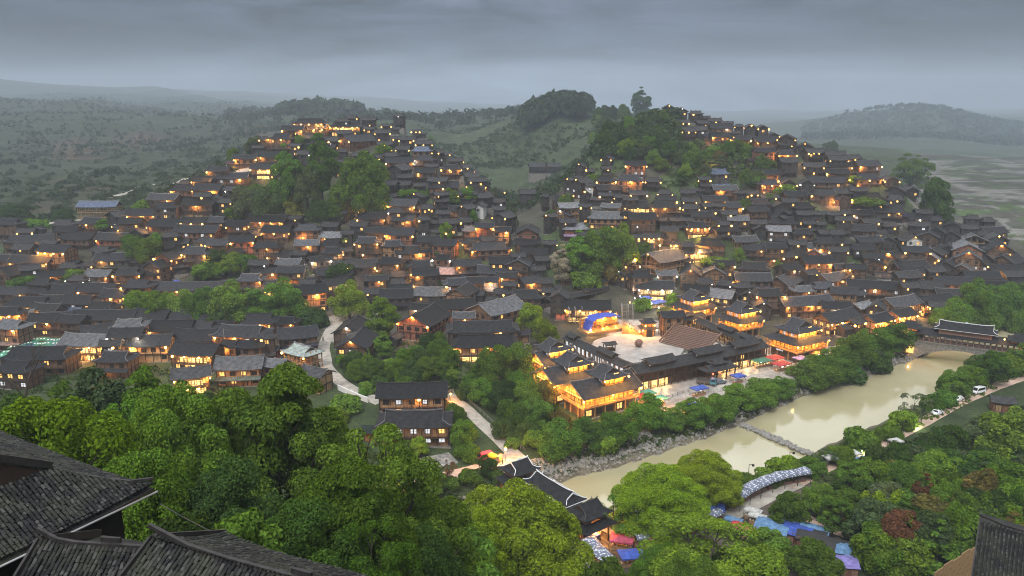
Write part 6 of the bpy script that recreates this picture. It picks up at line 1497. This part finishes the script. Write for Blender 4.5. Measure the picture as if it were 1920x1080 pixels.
for i, (a, b) in enumerate(zip(pts[:-1], pts[1:])): awning(b, a, 'grey patched awning beside the huge round tree, %s from the bridge' % ordn(i+1))
# market shacks with tarps
def shack(px, py, w, d, yaw, col, label, roof='slate'):
    p = at(px, py, 2.4); p = Vector((p.x, p.y, ground(p.x, p.y))); t = thing('market_shack', label, 'shack', p, R(yaw), 'shacks behind the market lane')
    mb = MB(); mb.box(-w/2, w/2, -d/2, d/2, -2.5, 2.3); ob('wall', mb.mesh('wall', ['timber']), t, color=(.13, .06, .04))
    mb = MB(); n = 8; v = []
    for i in range(n+1):
        for y, z in ((-d/2-.5, 2.15), (0, 2.75), (d/2+.5, 2.45)): v.append((-w/2-.3+(w+.6)*i/n, y, z+.1*mn.noise(Vector((i*.7, y, px*.1)))))
    mb.add(v, [(3*i+j, 3*i+3+j, 3*i+4+j, 3*i+1+j) for i in range(n) for j in range(2)]); o = ob('roof', mb.mesh('roof', ['roof_tile' if col is None else 'cloth']), t, color=(.06, .06, .062) if col is None else CL[col]); o.modifiers.new('thickness', 'SOLIDIFY').thickness = .08
    mb = MB()
    for k in range(max(2, int(w/2))): x = -w/2+.8+2*k; mb.box(x-.07, x+.07, -d/2-.06, -d/2+.02, -1, 2.3); mb.box(x+.2, x+1.2, -d/2-.03, -d/2+.02, .2, 1.9)
    ob('boards', mb.mesh('boards', ['step_wood']), t)
for a in ((1448,985,6,4,-30,'sky','market shack under light blue sheeting, leftmost of its row'),(1470,972,4,4,-30,'sky','small light blue roofed shack behind the first'),(1496,992,5,4,-28,'blue','market shack with deep blue tarpaulin roof and brown boards'),(1522,1002,5,4,-28,None,'grey roofed brown board shack next to deep blue tarpaulin'),(1528,990,5,2,-28,'sky','narrow light blue sheet lean-to beside the dark lane'),(1560,1020,6,4,-28,None,'dark roofed shack in the middle of the shack row'),(1592,1030,4,3,-28,'sky','light blue roofed shack at the forest end'),(1585,1052,4,3,-10,'purple','shack with blue purple sheet near the bottom trees'),(1437,1022,5,4,-5,None,'dark slab roofed shack standing apart in front')): shack(*a)
for i, (px, py, col) in enumerate(((1375, 975, 'sky'), (1388, 985, 'red'), (1394, 990, 'pink'), (1412, 958, 'white'), (1420, 968, 'white'))):
    canopy(px, py, col, '%s strip awning, %s from left on the dark lane' % ({'sky': 'light blue', 'red': 'red', 'pink': 'pink striped', 'white': 'whitish'}[col], ordn(i+1)), 3.6, 2, 2.2, -35)
for px, py, col, lab in ((1680, 827, 'white', 'white sunshade under trees at the bank road bend'), (1556, 858, 'white', 'pale parasol on the bank above the weir'), (1600, 850, 'white', 'second pale parasol up the bank from the weir'), (1618, 862, 'sky', 'little blue parasol among the bank trees'), (1625, 948, 'white', 'white sheet canopy deep in the lower wood'), (1572, 965, 'purple', 'purple draped stall on the orange forest track')): canopy(px, py, col, lab, 3, 2.6, 2.3, 20, False)

# ---------------------------------------------------------------- vehicles
def wheels(t, xs_, y, r_):
    mt = cached(('wheel', r_), lambda: _wheel(r_))
    for x in xs_:
        for s_ in (-1, 1):
            o = ob('wheel', mt[0], t, (x, s_*y, r_)); ob('rim', mt[1], o)
def _wheel(r_):
    mb = MB(); mb.tube((0, -.1, 0), (0, .1, 0), r_, n=14); a = mb.mesh('wheel', ['rubber']); mb = MB(); mb.tube((0, -.11, 0), (0, .11, 0), r_*.6, n=10); return a, mb.mesh('rim', ['metal'])
def vehicle(px, py, yaw, kind, col, label, name, cat, L_=4.2, wd=1.7, h=1.5):
    p = at(px, py, .6); t = thing(name, label, cat, (p.x, p.y, ground(p.x, p.y)+.12), R(yaw)); hw = wd/2
    if kind == 'car': prof = [(-L_/2, .3), (-L_/2, .75), (-L_/2+.15, .9), (-L_*.34, .98), (-L_*.2, h), (L_*.16, h), (L_*.30, .98), (L_/2-.15, .85), (L_/2, .7), (L_/2, .3)]; cab = (-.3, -.19, .15, .27)
    else: prof = [(-L_/2, .3), (-L_/2, 1.1), (-L_/2+.12, h-.05), (-L_/2+.3, h), (L_*.22, h), (L_*.38, 1.05), (L_/2-.05, .85), (L_/2, .6), (L_/2, .3)]; cab = (-.45, -.42, .2, .35)
    bm = bmesh.new(); n = len(prof); rows = []
    for s_, k in ((-1, .86), (-.97, 1), (.97, 1), (1, .86)):
        rows.append([bm.verts.new((x*(1 if abs(s_) < 1 else .98), s_*hw*(1 if z < 1.0 else .9), z if abs(s_) < 1 else (z-.04 if z > 1 else z))) for x, z in prof])
    for a, b in zip(rows[:-1], rows[1:]):
        for i in range(n): bm.faces.new((a[i], a[(i+1) % n], b[(i+1) % n], b[i]))
    bm.faces.new(rows[0][::-1]); bm.faces.new(rows[-1]); bmesh.ops.recalc_face_normals(bm, faces=bm.faces); me = bpy.data.meshes.new('body'); bm.to_mesh(me); bm.free(); me.materials.append(M['paint']); ob('body', me, t, color=col)
    mb = MB()
    z0, z1 = (1.0, h-.1) if kind == 'car' else (1.12, h-.16)
    x0, x1, x2, x3 = [L_*q for q in cab]
    for s_ in (-1, 1):
        y = s_*hw*.905; mb.add([(x0+.08, y*1.02, z0), (x3-.12, y*1.02, z0), (x2-.02, y*1.005, z1), (x1+.02, y*1.005, z1)], [(0, 1, 2, 3), (3, 2, 1, 0)])
    fx = (L_*.17, L_*.29) if kind == 'car' else (L_*.235, L_*.37); mb.add([(fx[1]+.03, -hw*.8, z0+.02), (fx[1]+.03, hw*.8, z0+.02), (fx[0]+.05, hw*.74, z1+.03), (fx[0]+.05, -hw*.74, z1+.03)], [(0, 1, 2, 3)])
    bx = (-L_*.335, -L_*.21) if kind == 'car' else (-L_/2-.01, -L_/2+.09); mb.add([(bx[0]-.02, -hw*.8, z0+.04), (bx[0]-.02, hw*.8, z0+.04), (bx[1]-.03, hw*.72, z1), (bx[1]-.03, -hw*.72, z1)], [(3, 2, 1, 0)])
    ob('windows', mb.mesh('windows', ['dark_glass']), t)
    for s_ in (-1, 1): mb = MB(); mb.box(L_/2-.06, L_/2+.02, s_*hw*.68-.16, s_*hw*.68+.16, .62, .8); ob('headlight', mb.mesh('headlight', ['white_paint']), t)
    mb = MB(); mb.box(L_/2-.05, L_/2+.05, -hw*.9, hw*.9, .28, .46); mb.box(-L_/2-.05, -L_/2+.05, -hw*.9, hw*.9, .28, .46); ob('bumper', mb.mesh('bumper', ['black_metal']), t)
    wheels(t, (-L_*.31, L_*.31), hw-.08, .32); return t
vehicle(1757, 774, 215, 'car', (.72, .74, .78), 'white hatchback car parked where the bank road narrows', 'parked_car', 'car', 3.9)
vehicle(1834, 734, 205, 'van', (.66, .67, .68), 'white minivan on the bank road below the far bridge', 'minivan', 'van', 4.6, 1.75, 1.95)
vehicle(1796, 748, 215, 'car', (.7, .72, .70), 'pale car half hidden behind the bank shrubs', 'parked_car', 'car', 3.9)
vehicle(1890, 703, 185, 'car', (.03, .03, .04), 'dark car parked at the far end of the bank road', 'parked_car', 'car', 4.2)
vehicle(908, 858, 210, 'van', (.45, .03, .04), 'red minivan at the end of the covered bridge', 'minivan', 'van', 4.4, 1.7, 1.8)
vehicle(1349, 716, 20, 'car', (.10, .13, .16), 'dark grey car behind the blue truck on the riverside street', 'parked_car', 'car', 4.3)
p = at(1326, 716, 1); tr = thing('flatbed_truck', 'small blue cab truck with empty grey bed on the riverside street', 'truck', (p.x, p.y, ground(p.x, p.y)+.12), R(-20))
mb = MB(); mb.box(-3.2, .9, -1, 1, .75, .95); mb.box(-3.2, -3.1, -1, 1, .95, 1.6); 
for s_ in (-1, 1): mb.box(-3.2, .9, s_*.97-.04, s_*.97+.04, .95, 1.6)
ob('bed', mb.mesh('bed', ['metal']), tr); mb = MB(); mb.add([(1, -1, .5), (2.8, -1, .5), (2.8, -1, 1.3), (2.35, -.95, 2.2), (1, -.95, 2.25), (1, 1, .5), (2.8, 1, .5), (2.8, 1, 1.3), (2.35, .95, 2.2), (1, .95, 2.25)], [(0, 1, 2, 3, 4), (9, 8, 7, 6, 5), (1, 6, 7, 2), (2, 7, 8, 3), (3, 8, 9, 4), (4, 9, 5, 0)]); ob('cab', mb.mesh('cab', ['paint']), tr, color=(.05, .18, .26))
mb = MB(); mb.add([(2.83, -.85, 1.36), (2.83, .85, 1.36), (2.42, .82, 2.12), (2.42, -.82, 2.12)], [(0, 1, 2, 3)]); mb.add([(1.3, -1.01, 1.35), (2.6, -1.01, 1.35), (2.25, -.97, 2.1), (1.3, -.97, 2.1)], [(0, 1, 2, 3)]); ob('windows', mb.mesh('windows', ['dark_glass']), tr); wheels(tr, (-2, 2), .92, .4)
p = at(925, 858, 1); t = thing('loaded_cart', 'orange cart heaped under yellow sheeting near the bridge end', 'cart', (p.x, p.y, ground(p.x, p.y)+.2), R(-30)); mb = MB(); mb.box(-1.8, 1.8, -.8, .8, .5, .75); mb.box(1.4, 2.1, -.75, .75, .5, 1.9); ob('frame', mb.mesh('frame', ['new_wood']), t); mb = MB(); mb.ball((0, 0, 0), 1.0, 8, 0, .6); ob('yellow_sheet', mb.mesh('yellow_sheet', ['cloth']), t, (-.3, 0, 1.2), color=(.62, .40, .02), scale=(1.7, .95, 1.1)); wheels(t, (-1, 1), .8, .4)

# ---------------------------------------------------------------- lamp posts, utility poles, wire, fences, people
def lamp_post(px, py, h, label):
    p = at(px, py); t = thing('street_lamp', label, 'street lamp', p, 0, 'dark lamp posts by the river'); mb = MB(); mb.tube((0, 0, -.3), (0, 0, h), .09, .06, 6); mb.box(-.2, .2, -.2, .2, -.3, .25); ob('pole', mb.mesh('pole', ['black_metal']), t); mb = MB(); mb.bar((0, 0, h-.1), (.9, 0, h), .07); ob('arm', mb.mesh('arm', ['black_metal']), t); mb = MB(); mb.box(.65, 1.15, -.16, .16, h-.5, h-.02); ob('lamp_head', mb.mesh('lamp_head', ['black_metal']), t)
for px, py, h, lab in ((1402, 908, 5, 'dark lamp post at the left end of the speckled awnings'), (1478, 884, 5, 'dark lamp post behind the middle of the speckled awnings'), (1748, 768, 5, 'dark lamp post beside the white hatchback'), (1778, 754, 5, 'dark lamp post just up the road from the white hatchback'), (1848, 726, 5.5, 'dark lamp post behind the white minivan'), (1909, 702, 5.5, 'dark lamp post beside the parked dark car'), (1727, 795, 4, 'dark lamp post down the road from the white hatchback'), (1690, 815, 4, 'dark lamp post among the lit bank shrubs')): lamp_post(px, py, h, lab)
def utility(px, py, h, label):
    p = at(px, py); t = thing('utility_pole', label, 'utility pole', p, R(random.Random(px).uniform(-30, 30)), 'utility poles among the houses'); mb = MB(); mb.tube((0, 0, -.5), (0, 0, h), .13, .09, 6); ob('pole', mb.mesh('pole', ['foundation_stone']), t); mb = MB(); mb.bar((-.9, 0, h-.4), (.9, 0, h-.4), .09); ob('crossarm', mb.mesh('crossarm', ['metal']), t)
for px, py, h, lab in ((351, 512, 9, 'pale pole at the corner of the blackened lone house'), (284, 462, 7, 'pole beside the green clump on the left'), (193, 432, 7, 'pole below the blue roofed scaffold house'), (424, 676, 11, 'tall pole before the red brown three storey house'), (1190, 520, 8, 'pole behind the food yard of the plaza'), (1624, 522, 8, 'pole among the right village gables'), (572, 520, 7, 'pole at the end of the brown lit house')): utility(px, py, h, lab)
# single wire across the lower left trees
a = on_plane(300, 945, 71); b = on_plane(640, 1066, 74.5); mb = MB(); pr = None
for i in range(25):
    q = a.lerp(b, i/24); q.z -= .5*math.sin(math.pi*i/24)
    if pr: mb.tube(pr, q, .018, n=4, cap=False)
    pr = q
tag(ob('cable', mb.mesh('cable', ['metal'])), 'single thin cable slung in front of the dark trees', 'cable')
# white wall along the village road, railings on the garden path
mb = MB(); pts = [at(x, y, .5) for x, y in ((634, 728), (655, 738), (674, 746), (690, 752))]
for a, b in zip(pts[:-1], pts[1:]): mb.bar((a.x, a.y, ground(a.x, a.y)+.5), (b.x, b.y, ground(b.x, b.y)+.5), .3, 2.2)
tag(ob('garden_wall', mb.mesh('garden_wall', ['white_paint'])), 'low white garden wall below the village road', 'wall')
def railing(pix, label):
    pts = [at(x, y) for x, y in pix]; o0 = pts[0]; t = thing('railing', label, 'railing', o0); mb = MB(); pm = cached('rpost', lambda: _rp())
    k = 0
    for a, b in zip(pts[:-1], pts[1:]):
        n = max(1, int((b-a).length/2.2))
        for i in range(n): q = a.lerp(b, i/n); ob('post', pm, t, (q.x-o0.x, q.y-o0.y, ground(q.x, q.y)-o0.z))
        for z in (.5, .95): mb.bar((a.x-o0.x, a.y-o0.y, ground(a.x, a.y)-o0.z+z), (b.x-o0.x, b.y-o0.y, ground(b.x, b.y)-o0.z+z), .07)
    ob('rails', mb.mesh('rails', ['bank_stone']), t)
def _rp(): mb = MB(); mb.box(-.09, .09, -.09, .09, -.3, 1.1); return mb.mesh('post', ['bank_stone'])
railing([(872,748),(900,772),(930,800),(958,826),(985,848)], 'pale railing along the outer edge of the garden path'); railing([(1190,775),(1240,752),(1290,735),(1340,718),(1400,700)], 'low railing between riverside street and river walk')
p = at(1262, 792, 1); t = thing('stone_post', 'rounded grey stone post beside the riverside trees', 'post', (p.x, p.y, ground(p.x, p.y))); mb = MB(); mb.tube((0, 0, -.5), (0, 0, 2.6), .75, .7, 10); mb.ball((0, 0, 2.6), .7, 10, 0, .5); ob('shaft', mb.mesh('shaft', ['foundation_stone']), t)
# hut by the bank road and the thatched gate on the garden path
p = at(1876, 768, .2); t = thing('wooden_hut', 'small brown wooden hut with dark roof near the bank road', 'hut', p, R(-15)); mb = MB(); mb.box(-2.6, 2.6, -1.9, 1.9, -.6, 2.7); ob('wall', mb.mesh('wall', ['timber']), t, color=(.15, .075, .04)); ob('roof', roof_mesh(6.6, 5, 2.6, 1.4, 'gable'), t, color=(.05, .05, .052)); ob('door', DOOR, t, (-1.2, -1.92, 0), color=(.3, .2, .1))
p = at(832, 752, .2); t = thing('thatched_gate', 'small thatched gate shelter at the top of the garden path', 'gate', p, R(-20)); ob('roof', roof_mesh(4.6, 3.8, 3, 1.0, 'hip'), t, color=(.25, .16, .09)); ob('upper_roof', roof_mesh(3, 2.4, 4.1, .8, 'hip'), t, color=(.25, .16, .09)); mb = MB()
for x in (-1.6, 1.6):
    for y in (-1.2, 1.2): mb.box(x-.1, x+.1, y-.1, y+.1, -.5, 3.1)
ob('posts', mb.mesh('posts', ['new_wood']), t); ob('lamp', LAMPS['w'], t, (1.9, .6, 2.2)); glow('w', t, (2.2, .3, 2.2))
# bright pole lamps lighting trees and corners; the lane pair is added for glow
for px, py, h, k, lab in ((852, 668, 3.2, 'w', 'strong orange lamp at the corner of the long brown house'), (828, 628, 4.5, 'c', 'dazzling white lamp beside the red gabled house'), (1236, 486, 6, 'w', 'dazzling orange lamp on a pole behind the old grove'), (1183, 514, 4, 'w', 'orange lamp before the right side of the old grove'), (1150, 528, 2.5, 'w', 'orange lamp below the old grove'), (1266, 478, 4, 'w', 'added orange lamp in the glowing lane behind the old grove, left one'), (1312, 488, 4, 'w', 'added orange lamp in the glowing lane behind the old grove, right one'), (552, 410, 2.5, 'w', 'orange lamp at the foot of the big hill grove'), (672, 408, 2.5, 'w', 'orange lamp in the right part of the big hill grove'), (1332, 330, 3, 'w', 'orange lamp in the trees of the right hill'), (250, 772, 3, 'w', 'orange lamp shining behind the near left trees'), (740, 918, 2.5, 'w', 'orange lamp behind trees at the end of the lower road'), (948, 868, 3.5, 'w', 'orange lamp by the bridge head cart'), (1200, 948, 1.0, 'c', 'white lamp lighting the leaves by the pink canopies'), (1240, 770, 3, 'w', 'orange lamp at the street end below the large gallery'), (1052, 790, 2, 'w', 'orange lamp in the grove below the lit gables'), (1820, 668, 1, 'w', 'orange lamp beneath the far bridge trees'), (1615, 850, .8, 'c', 'white ground lamp in the bank shrubs by the weir'), (1710, 800, .8, 'c', 'white ground lamp in the bank shrubs by the white car')):
    p = at(px, py); t = thing('lamp_standard', lab, 'lamp', p); mb = MB(); mb.tube((0, 0, -.3), (0, 0, h), .05, n=5); ob('post', mb.mesh('post', ['metal']), t); ob('lamp_head', LAMPS[k], t, (0, 0, h+.1), scale=(1.35, 1.35, 1.35)); glow('f' if k == 'w' else 'v', t, (0, -.5, h+.5))
# log pile and timber stack by the lower left houses, timber heap on the cleared lot
def logs(px, py, n, label, L_=5, mat='new_wood'):
    p = at(px, py); t = thing('timber_stack', label, 'timber', p, R(random.Random(px).uniform(-20, 20))); mb = MB(); mb.tube((-L_/2, 0, .14), (L_/2, 0, .14), .14, n=7); lm = mb.mesh('log', [mat]); rs = random.Random(px)
    for i in range(n): ob('log', lm, t, (rs.uniform(-.4, .4), (i % 5)*.3-.6, (i//5)*.27), rs.uniform(-.08, .08))
logs(362, 738, 15, 'stack of brown logs in front of the lit V-shaped roof', 5, 'step_wood'); logs(285, 528, 12, 'heap of new timber on the cleared lot', 6); logs(252, 530, 12, 'reddish board heap on the cleared lot', 7, 'step_wood'); logs(225, 534, 10, 'pale board heap at the left of the cleared lot', 6)
canopy(278, 527, 'blue', 'blue plastic sheet over timber on the cleared lot', 3.5, 2.4, 1.0, 10, False); canopy(331, 527, 'blue', 'small blue tent beside the cleared lot', 2.6, 2.2, 1.2, 30, False)
# a few people on foot
def person(px, py, yaw, top, label, stride=.22):
    p = at(px, py); t = thing('person', label, 'person', p, R(yaw), 'people walking in the lanes')
    v = [(0, 0, .92), (0, 0, 1.15), (0, 0, 1.42), (0, .01, 1.52), (0, .03, 1.66), (.1, 0, .88), (.11, stride, .48), (.11, stride*.8, .06), (.11, stride+.12, .03), (-.1, 0, .88), (-.11, -stride*.6, .48), (-.11, -stride*1.5, .1), (-.11, -stride*1.2, .03), (.19, 0, 1.4), (.24, -.1, 1.13), (.23, .04, .9), (-.19, 0, 1.4), (-.24, .1, 1.13), (-.23, .22, .93)]
    e = [(0,1),(1,2),(2,3),(3,4),(0,5),(5,6),(6,7),(7,8),(0,9),(9,10),(10,11),(11,12),(2,13),(13,14),(14,15),(2,16),(16,17),(17,18)]; r_ = [.15,.14,.16,.06,.11,.1,.07,.05,.05,.1,.07,.05,.05,.07,.05,.035,.07,.05,.035]
    def mk():
        me = bpy.data.meshes.new('body'); me.from_pydata(v, e, []); o = bpy.data.objects.new('tmp', me); C.objects.link(o); o.modifiers.new('s', 'SKIN'); o.modifiers.new('u', 'SUBSURF').levels = 1
        for sv, r in zip(me.skin_vertices[0].data, r_): sv.radius = (r, r)
        me.skin_vertices[0].data[0].use_root = True; bpy.context.view_layer.update(); out = bpy.data.meshes.new_from_object(o.evaluated_get(bpy.context.evaluated_depsgraph_get())); bpy.data.objects.remove(o); out.name = 'body'; out.materials.clear(); out.materials.append(M['cloth']); out.materials.append(M['skin']); out.materials.append(M['rubber'])
        for q in out.polygons:
            z = q.center.z; q.material_index = 1 if z > 1.5 or (z < 1.0 and abs(q.center.x) > .19) else 2 if z < .9 else 0
        return out
    ob('body', cached(('body', stride), mk), t, color=top); mb = MB(); mb.ball((0, .01, 1.72), .115, 8, 0, .8); ob('hair', cached('hair', lambda: mb.mesh('hair', ['rubber'])), t)
for a in ((606, 640, 10, (.05, .05, .07), 'person in dark clothes walking down the pale village road'), (942, 872, 60, (.04, .04, .05), 'person in black by the cart at the bridge head'), (1396, 712, 120, (.3, .05, .05), 'person in red beside the lone blue canopy'), (1488, 690, 30, (.4, .38, .35), 'person in pale shirt before the purple canopy'), (1300, 752, 200, (.06, .08, .2), 'person in blue on the street near the blue cart'), (1180, 1022, 80, (.05, .05, .06), 'person in dark jacket below the pink canopies'), (1426, 905, 40, (.25, .22, .2), 'person in grey under the speckled awnings')): person(*a)
# ---------------------------------------------------------------- evening haze over the whole valley
mh = bpy.data.materials.new('haze'); mh.use_nodes = True; nt = mh.node_tree; nt.nodes.clear()
o_ = N(nt, 'ShaderNodeOutputMaterial'); pv_ = N(nt, 'ShaderNodeVolumePrincipled')
pv_.inputs['Color'].default_value = (.55, .64, .76, 1); pv_.inputs['Density'].default_value = .00026; pv_.inputs['Anisotropy'].default_value = .1
L(nt, pv_.outputs[0], o_.inputs['Volume'])
mb = MB(); zt_ = max(132.0, float(GZ.max())+28); mb.box(-5600, 5600, -500, 7400, float(GZ.min())-1.0, zt_)
hz_ = mb.mesh('haze', []); hz_.materials.append(mh); haze = ob('haze', hz_); haze['kind'] = 'stuff'
